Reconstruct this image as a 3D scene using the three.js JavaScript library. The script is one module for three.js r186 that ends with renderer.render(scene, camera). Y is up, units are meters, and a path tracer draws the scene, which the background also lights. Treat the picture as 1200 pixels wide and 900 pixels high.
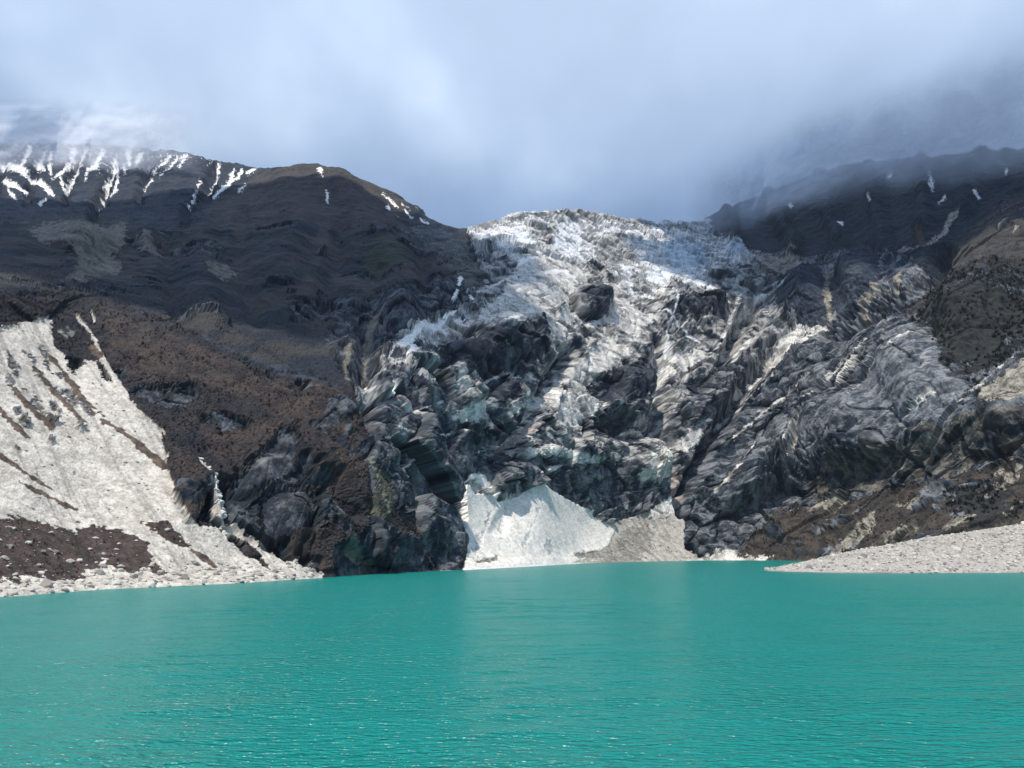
import * as THREE from 'three';
import { mergeGeometries } from 'three/addons/utils/BufferGeometryUtils.js';

// ---------------------------------------------------------------- camera, sky, sun, exposure
const scene = new THREE.Scene();
const camera = new THREE.PerspectiveCamera(53.08, 4 / 3, 0.5, 9000);
camera.position.set(0, 8, 0);
camera.rotation.set(THREE.MathUtils.degToRad(12.2), 0, 0);
const renderer = new THREE.WebGLRenderer({ antialias: true });
renderer.toneMapping = THREE.LinearToneMapping;
renderer.toneMappingExposure = 1.0;
renderer.shadowMap.enabled = true;

const SUN = new THREE.Vector3(-0.20, 0.87, 0.42).normalize();

// ---------------------------------------------------------------- noise
function rng(seed) { let a = seed >>> 0; return () => { a = (a + 0x6d2b79f5) | 0; let t = Math.imul(a ^ (a >>> 15), 1 | a); t = (t + Math.imul(t ^ (t >>> 7), 61 | t)) ^ t; return ((t ^ (t >>> 14)) >>> 0) / 4294967296; }; }
const PERM = new Uint8Array(512);
{ const r = rng(77), p = [...Array(256).keys()]; for (let i = 255; i > 0; i--) { const j = (r() * (i + 1)) | 0; [p[i], p[j]] = [p[j], p[i]]; } for (let i = 0; i < 512; i++) PERM[i] = p[i & 255]; }
const GX = [1, -1, 1, -1, 1, -1, 1, -1, 0, 0, 0, 0, 1, -1, 0, 0], GY = [1, 1, -1, -1, 0, 0, 0, 0, 1, -1, 1, -1, 1, 1, -1, -1], GZ = [0, 0, 0, 0, 1, 1, -1, -1, 1, 1, -1, -1, 0, 0, 1, -1];
function noise(x, y, z) {
  const X = Math.floor(x), Y = Math.floor(y), Z = Math.floor(z), i = X & 255, j = Y & 255, k = Z & 255;
  x -= X; y -= Y; z -= Z;
  const u = x * x * x * (x * (x * 6 - 15) + 10), v = y * y * y * (y * (y * 6 - 15) + 10), w = z * z * z * (z * (z * 6 - 15) + 10);
  const A = PERM[i] + j, B = PERM[i + 1] + j, AA = PERM[A] + k, AB = PERM[A + 1] + k, BA = PERM[B] + k, BB = PERM[B + 1] + k;
  const g = (h, a, b, c) => { h &= 15; return GX[h] * a + GY[h] * b + GZ[h] * c; };
  const l = (a, b, t) => a + t * (b - a);
  return l(l(l(g(PERM[AA], x, y, z), g(PERM[BA], x - 1, y, z), u), l(g(PERM[AB], x, y - 1, z), g(PERM[BB], x - 1, y - 1, z), u), v),
    l(l(g(PERM[AA + 1], x, y, z - 1), g(PERM[BA + 1], x - 1, y, z - 1), u), l(g(PERM[AB + 1], x, y - 1, z - 1), g(PERM[BB + 1], x - 1, y - 1, z - 1), u), v), w);
}
function fbm(x, y, z, o = 4) { let s = 0, a = 0.5; for (let i = 0; i < o; i++) { s += a * noise(x, y, z); x = x * 2.03 + 17.1; y = y * 2.03 + 3.7; z = z * 2.03 + 9.2; a *= 0.5; } return s; }
function ridged(x, y, z, o = 4) { let s = 0, a = 0.5; for (let i = 0; i < o; i++) { s += a * (1 - 2 * Math.abs(noise(x, y, z))); x = x * 2.07 + 11.3; y = y * 2.07 + 5.1; z = z * 2.07 + 7.9; a *= 0.5; } return s; }
function hash3(i, j, k) { let h = Math.imul(i, 374761393) ^ Math.imul(j, 668265263) ^ Math.imul(k, 2147483647 - 58437); h = Math.imul(h ^ (h >>> 13), 1274126177); return ((h ^ (h >>> 16)) >>> 0) / 4294967296; }
const VO = [0, 0, 0, 0, 0, 0];
function voronoi(x, y, z) { // VO = [nearest, second nearest, random of the nearest cell]
  const X = Math.floor(x), Y = Math.floor(y), Z = Math.floor(z);
  let a = 9, b = 9, id = 0, ex = 0, ey = 0, ez = 0;
  for (let i = -1; i < 2; i++) for (let j = -1; j < 2; j++) for (let k = -1; k < 2; k++) {
    const h = hash3(X + i, Y + j, Z + k), dx = X + i + h - x, dy = Y + j + ((h * 57.31) % 1) - y, dz = Z + k + ((h * 913.7) % 1) - z, d = dx * dx + dy * dy + dz * dz;
    if (d < a) { b = a; a = d; id = h; ex = dx; ey = dy; ez = dz; } else if (d < b) b = d;
  }
  VO[0] = Math.sqrt(a); VO[1] = Math.sqrt(b); VO[2] = (id * 7919) % 1; VO[3] = ex; VO[4] = ey; VO[5] = ez; return VO;
}
// broken rock: every cell is a block with a face of its own tilt
const block = (x, y, z) => { const q = voronoi(x, y, z), r = q[2]; return (r - 0.5) + 1.0 * (((r * 31.7) % 1) - 0.5) * q[3] + 1.5 * (((r * 87.3) % 1) - 0.62) * q[4] + 0.8 * (((r * 143.9) % 1) - 0.5) * q[5] - 0.25 * sstep(0.10, 0, q[1] - q[0]); };
const clamp = (x, a = 0, b = 1) => Math.min(b, Math.max(a, x));
const sstep = (a, b, x) => { const t = clamp((x - a) / (b - a)); return t * t * (3 - 2 * t); };
const mix = (a, b, t) => a + (b - a) * t;

// ---------------------------------------------------------------- sky: a thick, slowly rolling overcast
{
  const W = 1024, H = 512, data = new Float32Array(W * H * 4);
  for (let j = 0; j < H; j++) for (let i = 0; i < W; i++) {
    const el = ((j + 0.5) / H - 0.5) * Math.PI, az = ((i + 0.5) / W - 0.5) * 2 * Math.PI;
    const x = Math.cos(el) * Math.cos(az), y = Math.sin(el), z = Math.cos(el) * Math.sin(az);
    const k = Math.max(y, 0.0);
    // clouds are looked up on a layer overhead, so that they flatten towards the horizon
    const s = 1 / (k + 0.35), cx = x * s, cz = z * s;
    const thick = fbm(cx * 1.1 + 3.1, 2.2, cz * 1.1 + 0.6, 5), wisps = fbm(cx * 3.2 + 8, 5.2, cz * 2.2, 5);
    const up = sstep(0.36, 0.60, y + 0.12 * thick + 0.05 * wisps);
    const sunward = Math.max(0, x * SUN.x + y * SUN.y + z * SUN.z), glow = 0.22 * sunward ** 3;
    const open = sstep(0.12, 0.5, thick + 0.5 * wisps) * up;
    const t = clamp(up * 0.9 + glow * 0.5);
    const b = 1 + 0.16 * thick + 0.24 * wisps;
    const o = (j * W + i) * 4;
    data[o] = (mix(0.215, 0.60, t) + glow * 0.45 + open * 0.18) * b;
    data[o + 1] = (mix(0.335, 0.75, t) + glow * 0.45 + open * 0.18) * b;
    data[o + 2] = (mix(0.56, 0.99, t) + glow * 0.40 + open * 0.10) * b;
    data[o + 3] = 1;
  }
  const sky = new THREE.DataTexture(data, W, H, THREE.RGBAFormat, THREE.FloatType);
  sky.mapping = THREE.EquirectangularReflectionMapping; sky.magFilter = THREE.LinearFilter; sky.needsUpdate = true;
  scene.background = sky; scene.environment = sky;
}
const sun = new THREE.DirectionalLight(new THREE.Color(1, 0.93, 0.82), 4.0);
sun.position.copy(SUN).multiplyScalar(2500).add(new THREE.Vector3(0, 0, -700));
sun.target.position.set(0, 0, -700); scene.add(sun, sun.target);
sun.castShadow = true; sun.shadow.radius = 2; sun.shadow.mapSize.set(4096, 4096);
Object.assign(sun.shadow.camera, { left: -1600, right: 1600, top: 1600, bottom: -1600, near: 10, far: 6000 });

scene.fog = new THREE.FogExp2(new THREE.Color().setRGB(0.62, 0.78, 1.0), 0.000035);

// ---------------------------------------------------------------- helpers for the scene graph
const used = new Map();
function numbered(name) { const n = used.get(name) ?? 0; used.set(name, n + 1); return n ? `${name}_${String(n).padStart(3, '0')}` : name; }
function tag(o, label, category, extra = {}) { Object.assign(o.userData, { label, category }, extra); return o; }
function put(name, geometry, material, label, category, extra) {
  const o = new THREE.Mesh(geometry, material); o.name = numbered(name); o.castShadow = o.receiveShadow = true; scene.add(o);
  return tag(o, label, category, extra);
}

// ---------------------------------------------------------------- the valley sides: a control net in metres (x, y, z), one line per profile from below the waterline over the crest
const NC = 67, NR = 44;
const NET = [
  -81.2,-9,-90.5,-101.3,0.3,-112.8,-106.2,1.7,-117.9,-109.7,3.3,-121.4,-113.1,5.1,-124.8,-116.4,6.9,-127.9,-119.5,8.9,-130.9,-122.4,11,-133.7,-125.2,13.1,-136.3,-127.8,15.4,-138.7,-130.4,17.7,-141,-132.8,20.1,-143.1,-135.2,22.6,-145.2,-137.5,25.1,-147.2,-139.9,27.7,-149.2,-142.2,30.5,-151.2,-144.7,33.2,-153.3,-147.2,36.1,-155.5,-149.9,39.2,-157.7,-152.7,42.3,-160.2,-155.8,45.6,-162.8,-159.1,49.1,-165.8,-162.8,52.7,-169,-166.4,56.5,-172.2,-169.4,60.2,-174.6,-172.8,64.1,-177.5,-178.7,69,-183,-199.4,79.4,-203.3,-262.7,106.5,-267,-333.4,138.5,-337.6,-369.2,158.7,-372.5,-413.5,183.7,-415.7,-583.7,265.8,-584.8,-795.9,372.8,-794.5,-904.8,437.8,-900,-981,490.4,-972.3,-1038.1,535.7,-1025.1,-1087.1,578.8,-1069.6,-1143.9,627.8,-1121.4,-1225.7,692.5,-1197.1,-1327.1,771.3,-1291.4,-1353.8,777.3,-1321.1,-1434,721.3,-1410.4,-1607.7,471.3,-1603.9,
  -80.2,-9,-92.1,-99.9,0.2,-114.7,-105,1.6,-120.2,-108.7,3.2,-124,-112.2,5,-127.6,-115.6,6.9,-131,-118.7,8.9,-134.1,-121.8,11,-137.1,-124.6,13.2,-139.8,-127.3,15.6,-142.4,-130,17.9,-144.9,-132.5,20.4,-147.2,-134.9,23,-149.4,-137.4,25.6,-151.6,-139.8,28.3,-153.7,-142.2,31.1,-155.9,-144.7,34,-158,-147.3,37,-160.3,-150,40.1,-162.7,-152.9,43.3,-165.3,-156,46.7,-168.1,-159.4,50.3,-171.1,-163.1,54.1,-174.5,-166.8,58,-177.9,-170,61.9,-180.6,-173.5,66,-183.7,-179.2,71,-189.1,-198.1,81.1,-208.3,-257.6,107.4,-269.9,-326.5,139.6,-340.9,-361.8,160,-376.4,-402.2,183.9,-417,-560.6,262.9,-579.1,-776.4,374.3,-799.1,-888.3,442.4,-911,-965.1,496.6,-986.2,-1022.7,543.3,-1041.2,-1072.8,587.9,-1088.2,-1131.4,639.1,-1143.4,-1214.4,706.2,-1222.8,-1316.9,787.8,-1321.2,-1343.2,793.8,-1351.4,-1422,737.8,-1441.9,-1592.8,487.8,-1637.9,
  -79.1,-9,-93.7,-98.5,0.1,-116.7,-103.7,1.5,-122.5,-107.7,3.1,-126.7,-111.3,4.9,-130.6,-114.7,6.9,-134.2,-118,8.9,-137.5,-121.1,11.1,-140.7,-124,13.4,-143.6,-126.9,15.7,-146.4,-129.5,18.2,-149,-132.1,20.7,-151.5,-134.7,23.4,-153.9,-137.2,26.1,-156.2,-139.6,28.9,-158.5,-142.1,31.8,-160.8,-144.7,34.8,-163.1,-147.3,37.9,-165.5,-150.1,41.1,-168,-153,44.5,-170.7,-156.2,48,-173.7,-159.6,51.7,-176.9,-163.4,55.6,-180.4,-167.2,59.7,-184,-170.6,63.7,-187.1,-174.2,68,-190.3,-179.7,73.1,-195.7,-197,82.8,-213.8,-252.5,108.4,-273.1,-319.5,140.7,-344.2,-354.2,161.4,-380.3,-391.3,184.4,-418.6,-537.6,259.9,-573.1,-756.1,375.6,-803.1,-871.2,447,-922,-948.7,502.9,-1000.4,-1006.7,551,-1057.7,-1057.7,597.2,-1107.3,-1118.1,650.7,-1166.2,-1202.6,720.6,-1249.7,-1306.3,805.2,-1352.5,-1332.1,811.2,-1383.1,-1409.5,755.2,-1474.8,-1577.2,505.2,-1673.5,
  -78.3,-9,-95.8,-97.3,-0,-119,-102.6,1.4,-125.1,-106.7,3.1,-129.7,-110.4,5,-133.7,-113.9,6.9,-137.5,-117.2,9,-141.1,-120.4,11.3,-144.4,-123.4,13.6,-147.6,-126.3,16,-150.5,-129.1,18.5,-153.3,-131.7,21.2,-156,-134.3,23.9,-158.5,-136.9,26.7,-161,-139.4,29.5,-163.5,-142,32.5,-165.9,-144.6,35.6,-168.4,-147.3,38.8,-170.9,-150,42.1,-173.5,-153,45.6,-176.4,-156.2,49.2,-179.4,-159.6,53,-182.8,-163.4,57.1,-186.4,-167.3,61.3,-190.2,-170.9,65.5,-193.6,-174.5,69.9,-197,-179.8,75.1,-202.3,-194.8,84.2,-218.4,-244.7,108.2,-273.4,-310.3,140.7,-345.4,-345.3,162,-383,-377.4,183.1,-417.1,-503.4,250.8,-554.4,-724.9,370.9,-795.6,-847.9,447.8,-927.2,-927.3,505.9,-1010.4,-986.3,555.6,-1070.8,-1037.8,603.1,-1122.7,-1098.4,657.9,-1183.9,-1182.2,728.9,-1269.5,-1285.6,815.4,-1375.5,-1310.9,821.4,-1406.5,-1386.8,765.4,-1499.4,-1551.4,515.4,-1700.7,
  -77.6,-9,-98.2,-96.2,-0,-121.7,-101.5,1.5,-128,-105.7,3.2,-132.8,-109.4,5,-137,-113,7.1,-141,-116.3,9.2,-144.8,-119.6,11.5,-148.3,-122.6,13.8,-151.6,-125.6,16.3,-154.8,-128.4,18.9,-157.8,-131.2,21.6,-160.6,-133.9,24.4,-163.4,-136.5,27.3,-166,-139.1,30.2,-168.6,-141.7,33.3,-171.2,-144.4,36.5,-173.8,-147.1,39.8,-176.5,-149.9,43.2,-179.2,-152.8,46.7,-182.2,-156,50.4,-185.3,-159.4,54.4,-188.7,-163.2,58.5,-192.5,-167.1,62.8,-196.5,-170.8,67.2,-200.1,-174.5,71.8,-203.8,-179.4,76.9,-208.7,-191.8,85.3,-222.4,-235.5,107.3,-272.1,-299.3,139.8,-344.7,-335.4,162,-384.9,-363,181.4,-415.1,-464.9,238.8,-529.7,-685.4,361.1,-778.1,-820,445.8,-927.7,-902.3,506.6,-1017.2,-962.9,558.1,-1081.5,-1014.5,606.5,-1135.4,-1074.3,661.9,-1198,-1156.2,733.4,-1284.6,-1258.1,820.8,-1392.7,-1282.9,826.8,-1424.1,-1357.3,770.8,-1518.2,-1518.6,520.8,-1722.2,
  -76.8,-9,-100.6,-95.1,-0,-124.4,-100.3,1.5,-130.9,-104.5,3.2,-136,-108.3,5.1,-140.4,-111.9,7.2,-144.6,-115.3,9.4,-148.5,-118.6,11.7,-152.2,-121.7,14.1,-155.8,-124.8,16.7,-159.1,-127.7,19.3,-162.3,-130.5,22.1,-165.4,-133.3,25,-168.3,-136,27.9,-171.2,-138.6,31,-174,-141.3,34.1,-176.7,-144,37.4,-179.5,-146.7,40.8,-182.2,-149.5,44.3,-185.1,-152.4,47.9,-188.1,-155.6,51.7,-191.4,-159,55.7,-194.9,-162.7,60,-198.8,-166.6,64.4,-202.9,-170.4,69,-206.8,-174.2,73.7,-210.6,-178.7,78.8,-215.3,-189.1,86.6,-227.1,-226.7,106.6,-271.3,-288.1,138.8,-343.6,-325.4,162,-386.7,-349.7,180.2,-414.1,-430.4,228.2,-507.9,-642.6,349.1,-755.6,-790.7,443,-926.5,-876.3,506.9,-1023.1,-938.5,560.3,-1091.8,-990.1,609.7,-1147.7,-1048.8,665.5,-1211.4,-1128.9,737.5,-1299.3,-1229.1,825.9,-1409.5,-1253.4,831.9,-1441.3,-1326.3,775.9,-1536.7,-1484.1,525.9,-1743.3,
  -76,-9,-103.1,-93.8,-0,-127.2,-99.1,1.5,-134,-103.3,3.3,-139.2,-107.1,5.2,-143.8,-110.7,7.3,-148.2,-114.1,9.6,-152.4,-117.5,11.9,-156.3,-120.7,14.4,-160,-123.8,17,-163.6,-126.7,19.7,-167,-129.6,22.6,-170.3,-132.5,25.5,-173.4,-135.3,28.6,-176.5,-138,31.7,-179.5,-140.7,35,-182.4,-143.4,38.3,-185.3,-146.1,41.8,-188.2,-148.9,45.4,-191.1,-151.8,49.1,-194.2,-155,53,-197.6,-158.4,57.1,-201.2,-162,61.5,-205.2,-166,66.1,-209.4,-169.9,70.8,-213.7,-173.7,75.6,-217.7,-177.9,80.8,-222.2,-186.6,88,-232.3,-218.5,106.1,-271.1,-276.8,137.7,-342.3,-315.3,162,-388.5,-337.3,179.4,-414.2,-400.1,219.2,-489.5,-597.3,335.1,-728.3,-759.7,439.1,-923.1,-849,506.6,-1028,-913,562.2,-1101.5,-964.6,612.5,-1159.6,-1021.8,668.6,-1224,-1100.1,741,-1313.1,-1198.5,830.3,-1425.5,-1222.3,836.3,-1457.7,-1293.5,780.3,-1554.3,-1447.8,530.3,-1763.5,
  -75.1,-9,-105.7,-92.5,0,-130.1,-97.8,1.5,-137.2,-102,3.3,-142.7,-105.8,5.3,-147.5,-109.4,7.5,-152,-112.9,9.7,-156.4,-116.3,12.2,-160.5,-119.5,14.7,-164.5,-122.6,17.4,-168.2,-125.7,20.2,-171.9,-128.6,23.1,-175.3,-131.5,26.1,-178.7,-134.3,29.2,-181.9,-137.1,32.5,-185.1,-139.8,35.8,-188.2,-142.6,39.3,-191.2,-145.3,42.8,-194.2,-148.1,46.5,-197.3,-151,50.3,-200.5,-154.2,54.4,-204,-157.5,58.6,-207.8,-161.2,63.1,-211.9,-165.1,67.7,-216.3,-169.1,72.6,-220.8,-173,77.7,-225.2,-177.1,82.9,-229.6,-184.5,89.8,-238.4,-211.1,105.9,-271.9,-265.5,136.6,-340.8,-305.1,162,-390.3,-325.7,179,-415.2,-374,211.9,-475.1,-550.5,319.4,-696.9,-726.7,433.9,-916.8,-820.4,505.5,-1031.4,-886.2,563.5,-1110.3,-937.9,615.1,-1171,-993.4,671.2,-1235.9,-1069.2,743.6,-1325.5,-1165.8,833.9,-1440.1,-1189,839.9,-1472.7,-1258.5,783.9,-1570.5,-1409.1,533.9,-1782.4,
  -74.2,-9,-108.5,-91.1,0,-133.2,-96.5,1.6,-140.6,-100.7,3.4,-146.3,-104.5,5.4,-151.4,-108.1,7.6,-156.2,-111.7,9.9,-160.7,-115,12.4,-165,-118.3,15,-169.2,-121.4,17.8,-173.1,-124.5,20.6,-176.9,-127.4,23.6,-180.5,-130.3,26.7,-184,-133.1,29.9,-187.4,-135.9,33.2,-190.7,-138.7,36.7,-193.9,-141.4,40.2,-197.2,-144.2,43.9,-200.3,-147,47.7,-203.6,-150,51.6,-207,-153.1,55.8,-210.7,-156.5,60.1,-214.6,-160.2,64.7,-218.9,-164.1,69.5,-223.5,-168.2,74.6,-228.4,-172.3,79.9,-233.1,-176.4,85.2,-237.8,-182.8,91.9,-245.7,-204.7,106.3,-274.2,-254.3,135.4,-339.4,-294.7,161.9,-392,-314.6,178.9,-417.1,-351.8,206.5,-464.8,-503.7,302.8,-663.2,-691,427,-906.7,-790.3,503.7,-1033.3,-858,564.3,-1117.9,-910.2,617.2,-1181.7,-963.7,673.3,-1246.9,-1036.4,745.3,-1336.1,-1130.7,836.2,-1452.6,-1153.3,842.2,-1485.6,-1221,786.2,-1584.7,-1367.8,536.2,-1799.3,
  -73.3,-9,-111.5,-89.8,-0,-136.6,-95.2,1.6,-144.5,-99.5,3.5,-150.4,-103.3,5.5,-155.7,-106.9,7.8,-160.7,-110.4,10.2,-165.4,-113.8,12.7,-169.9,-117,15.4,-174.2,-120.2,18.2,-178.3,-123.2,21.1,-182.2,-126.1,24.2,-185.9,-128.9,27.3,-189.5,-131.7,30.6,-193,-134.5,34,-196.4,-137.2,37.5,-199.7,-140,41.2,-203.1,-142.8,44.9,-206.5,-145.7,48.8,-210,-148.7,52.9,-213.6,-151.9,57.2,-217.5,-155.3,61.7,-221.7,-159,66.4,-226.2,-163,71.4,-231.2,-167.3,76.7,-236.5,-171.7,82.2,-241.8,-175.9,87.9,-247,-181.9,94.6,-254.5,-199.8,107.4,-278.7,-244,134.7,-339.2,-284.4,161.9,-394,-304.3,179.3,-420.1,-333.5,202.9,-458.8,-458.8,286.2,-629,-652.1,417.5,-891,-758.7,501,-1033.1,-828.2,564.1,-1123.9,-881.1,618.8,-1191.6,-933,675.1,-1257.3,-1001.7,746,-1345.2,-1093,837,-1462.7,-1115,843,-1496.1,-1180.9,787,-1596.4,-1323.7,537,-1813.7,
  -72.8,-9,-115.4,-88.8,-0,-140.8,-94.3,1.6,-149.1,-98.6,3.6,-155.4,-102.4,5.7,-160.9,-106.1,8,-166.1,-109.6,10.5,-171.1,-112.9,13.1,-175.8,-116.1,15.9,-180.1,-119.1,18.7,-184.2,-121.9,21.8,-188,-124.7,24.9,-191.7,-127.4,28.1,-195.3,-130.1,31.5,-198.7,-132.8,35,-202.2,-135.5,38.6,-205.6,-138.3,42.3,-209.2,-141.2,46.2,-212.9,-144.2,50.3,-216.7,-147.4,54.5,-220.8,-150.7,59,-225.1,-154.3,63.7,-229.7,-158.2,68.6,-234.6,-162.4,73.9,-240.1,-166.9,79.5,-246,-171.7,85.4,-252.2,-176.4,91.5,-258.3,-183,98.8,-267,-200.3,111.9,-291.3,-241.1,138.5,-349.4,-278.4,164.9,-402.1,-296.9,182.1,-427.5,-322.7,204.5,-463.1,-433.6,281.8,-620,-623.3,415.6,-888.3,-733.4,504.1,-1041.5,-802.9,569.2,-1136.3,-856,625.7,-1207.3,-907.4,683.3,-1275.4,-974.4,755,-1364.8,-1064.2,847.9,-1485.3,-1085.5,853.9,-1519.2,-1149.5,797.9,-1620.7,-1288.2,547.9,-1840.6,
  -72.7,-9,-120.3,-88.2,0,-146,-93.9,1.7,-155,-98.2,3.7,-161.6,-102,5.9,-167.4,-105.7,8.4,-172.9,-109.2,10.9,-178,-112.4,13.7,-182.7,-115.4,16.5,-187,-118.2,19.5,-191,-120.8,22.6,-194.6,-123.4,25.8,-198,-125.9,29.1,-201.4,-128.4,32.6,-204.7,-130.9,36.1,-208.1,-133.6,39.8,-211.7,-136.4,43.7,-215.5,-139.4,47.8,-219.6,-142.7,52.1,-224,-146.2,56.6,-228.7,-149.8,61.3,-233.6,-153.6,66.3,-238.8,-157.8,71.6,-244.5,-162.4,77.2,-250.7,-167.4,83.3,-257.7,-172.7,89.7,-264.9,-178.4,96.6,-272.8,-187.1,105.4,-285.1,-207.9,121.1,-315.8,-247.6,148.5,-374.8,-278.3,172.4,-419.8,-293.7,188.4,-441.6,-319,211.5,-478.1,-426.3,290,-636.7,-608.4,424.7,-905.4,-715.3,514.7,-1060.9,-783,581.1,-1157.4,-835.8,639.4,-1231.2,-887.9,699.6,-1303.4,-955.8,775,-1398.3,-1046.4,872.3,-1525.5,-1067.1,878.3,-1559.7,-1129.1,822.3,-1662.4,-1263.5,572.3,-1885,
  -72.7,-9,-126,-87.7,-0,-152,-93.6,1.8,-161.7,-97.9,3.9,-168.6,-101.7,6.2,-174.6,-105.3,8.7,-180.2,-108.6,11.4,-185.3,-111.7,14.3,-190,-114.5,17.2,-194.2,-117,20.3,-197.8,-119.4,23.5,-201.2,-121.7,26.8,-204.3,-123.9,30.1,-207.5,-126.3,33.7,-210.7,-128.7,37.3,-214.1,-131.3,41.1,-217.7,-134.2,45.1,-221.8,-137.4,49.4,-226.4,-140.9,53.9,-231.4,-144.6,58.7,-236.7,-148.4,63.7,-242.2,-152.6,68.9,-248.1,-157,74.6,-254.6,-162.1,80.7,-261.9,-167.6,87.3,-270,-173.7,94.4,-278.8,-181,102.5,-289.6,-192.8,113.4,-307.5,-218.3,132.7,-346.9,-255.9,160.5,-405.3,-279.7,181.5,-441.5,-292.2,196.4,-459.7,-315.4,219.2,-494.6,-414.9,295.9,-648.4,-588.3,430.8,-916.3,-693.8,523.6,-1076.9,-760.9,592.1,-1177,-813.7,652.6,-1254.4,-866.2,715.4,-1330.7,-934.3,794,-1430.4,-1024.8,895.3,-1563.5,-1044.8,901.3,-1598.2,-1104.8,845.3,-1702.1,-1234.8,595.3,-1927.3,
  -72.5,-9,-131.8,-87,0,-158.1,-93,1.8,-168.4,-97.2,4,-175.5,-100.8,6.5,-181.5,-104.2,9.1,-186.9,-107.2,11.9,-191.9,-110,14.8,-196.3,-112.6,17.8,-200.2,-114.9,21,-203.7,-117.1,24.2,-207,-119.3,27.6,-210.1,-121.4,31,-213.2,-123.6,34.6,-216.4,-126,38.3,-219.8,-128.6,42.2,-223.6,-131.4,46.4,-227.8,-134.7,50.7,-232.7,-138.3,55.4,-238.2,-142,60.4,-243.9,-146,65.5,-249.8,-150.1,71,-256.1,-154.8,76.9,-263.2,-160,83.3,-271.2,-166,90.4,-280.5,-173.1,98.3,-291.4,-182.2,107.8,-305.8,-196.4,120.6,-328.5,-223.7,141.9,-372.9,-258.4,169.4,-429.4,-278.9,189.3,-461.9,-290.1,204,-478.9,-308.7,224.5,-507.9,-387.6,289.7,-635.6,-550.4,422.1,-899.4,-659,520.6,-1073.2,-728.2,593.1,-1181.9,-782,656.3,-1264.9,-833.3,720.2,-1343.4,-898,798.5,-1442.7,-984.6,899.9,-1576.3,-1003.9,905.9,-1611.4,-1061.8,849.9,-1716.5,-1187.2,599.9,-1944.3,
  -71.7,-9,-136.9,-85.6,0,-163.4,-91.6,1.9,-174.4,-95.6,4.2,-181.4,-98.9,6.7,-187.2,-101.9,9.4,-192.2,-104.6,12.2,-196.7,-107.1,15.2,-200.8,-109.5,18.3,-204.6,-111.7,21.5,-208.2,-113.9,24.8,-211.7,-116.1,28.2,-215,-118.3,31.7,-218.4,-120.5,35.4,-221.8,-122.9,39.2,-225.4,-125.4,43.2,-229.3,-128.2,47.4,-233.7,-131.3,51.9,-238.6,-134.8,56.7,-244.2,-138.4,61.7,-250,-142.2,67,-256,-146.2,72.5,-262.4,-150.7,78.6,-269.6,-156,85.2,-278,-162.3,92.6,-288.3,-170.4,101.4,-301.8,-181.3,112.3,-320.1,-197,126.6,-346.6,-223.5,148.5,-391.9,-255.4,175.4,-446.5,-275.9,196.2,-480.7,-288.9,212.8,-501.7,-305.9,233,-529.3,-366.8,287.5,-632.5,-507.7,408.5,-872.7,-614,508.8,-1051.9,-684.2,584.3,-1168.2,-739.7,650.8,-1258.6,-791.2,716.8,-1341.8,-853.1,795.1,-1441.8,-934.9,895.5,-1574.6,-953.5,901.5,-1610.1,-1009.2,845.5,-1716.4,-1129.8,595.5,-1946.7,
  -70.2,-9,-141.2,-83.5,0,-168.1,-89.4,1.9,-179.4,-93.2,4.3,-186.4,-96.1,6.9,-191.8,-98.7,9.6,-196.3,-101,12.5,-200.3,-103.3,15.5,-204.1,-105.5,18.6,-207.9,-107.8,21.8,-211.7,-110.1,25.2,-215.5,-112.3,28.7,-219.3,-114.6,32.3,-223.1,-117,36.1,-226.9,-119.4,40,-230.9,-121.9,44.1,-235,-124.5,48.4,-239.3,-127.4,52.9,-244.1,-130.6,57.7,-249.4,-134,62.7,-255,-137.5,68,-260.9,-141.2,73.6,-267.2,-145.5,79.6,-274.3,-150.5,86.3,-282.9,-156.8,94,-293.9,-165.8,103.6,-309.7,-178.4,115.8,-332.1,-195,131.3,-361.7,-219,152.7,-405.1,-248,178.7,-457.1,-270.6,201.9,-497.1,-288.6,222.9,-528.5,-308.6,246.4,-563.3,-355.1,292.2,-645.9,-463.1,391.7,-839.6,-556.2,484.4,-1005,-623.4,559.4,-1122.6,-680.6,629.1,-1221.5,-734.8,699.2,-1314.4,-796.4,779.4,-1419.7,-873.8,878.9,-1552.5,-891.6,884.9,-1588.3,-945,828.9,-1695.8,-1060.7,578.9,-1928.6,
  -68.4,-9,-145.5,-81.1,0,-172.6,-86.9,2,-184.3,-90.3,4.4,-191.1,-92.9,7.1,-196,-95.1,9.8,-200,-97.1,12.7,-203.5,-99.1,15.7,-207.1,-101.2,18.9,-210.9,-103.5,22.2,-215,-105.8,25.6,-219.2,-108.2,29.2,-223.4,-110.6,32.9,-227.7,-113.1,36.8,-232,-115.5,40.8,-236.3,-118,45,-240.5,-120.4,49.3,-244.8,-123,53.8,-249.3,-125.9,58.6,-254.3,-129,63.6,-259.7,-132.3,68.9,-265.4,-135.7,74.5,-271.6,-139.7,80.6,-278.6,-144.4,87.3,-287.2,-150.7,95.2,-298.6,-160.3,105.4,-316.6,-174.2,119,-342.9,-191.4,135.6,-375.6,-213.1,156.4,-416.9,-238.8,181.2,-465.5,-262.9,206.5,-510.9,-286.4,232.7,-554.8,-312,262,-602.5,-350.6,303.6,-674.6,-423.9,377.9,-812.9,-495.7,455.2,-947.5,-555.3,525.3,-1058,-612,596.1,-1162,-669,670.6,-1266.2,-731.9,754.4,-1380.4,-806,853.7,-1515.1,-823,859.7,-1551.3,-874.1,803.7,-1659.9,-984.6,553.7,-1895.3,
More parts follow.
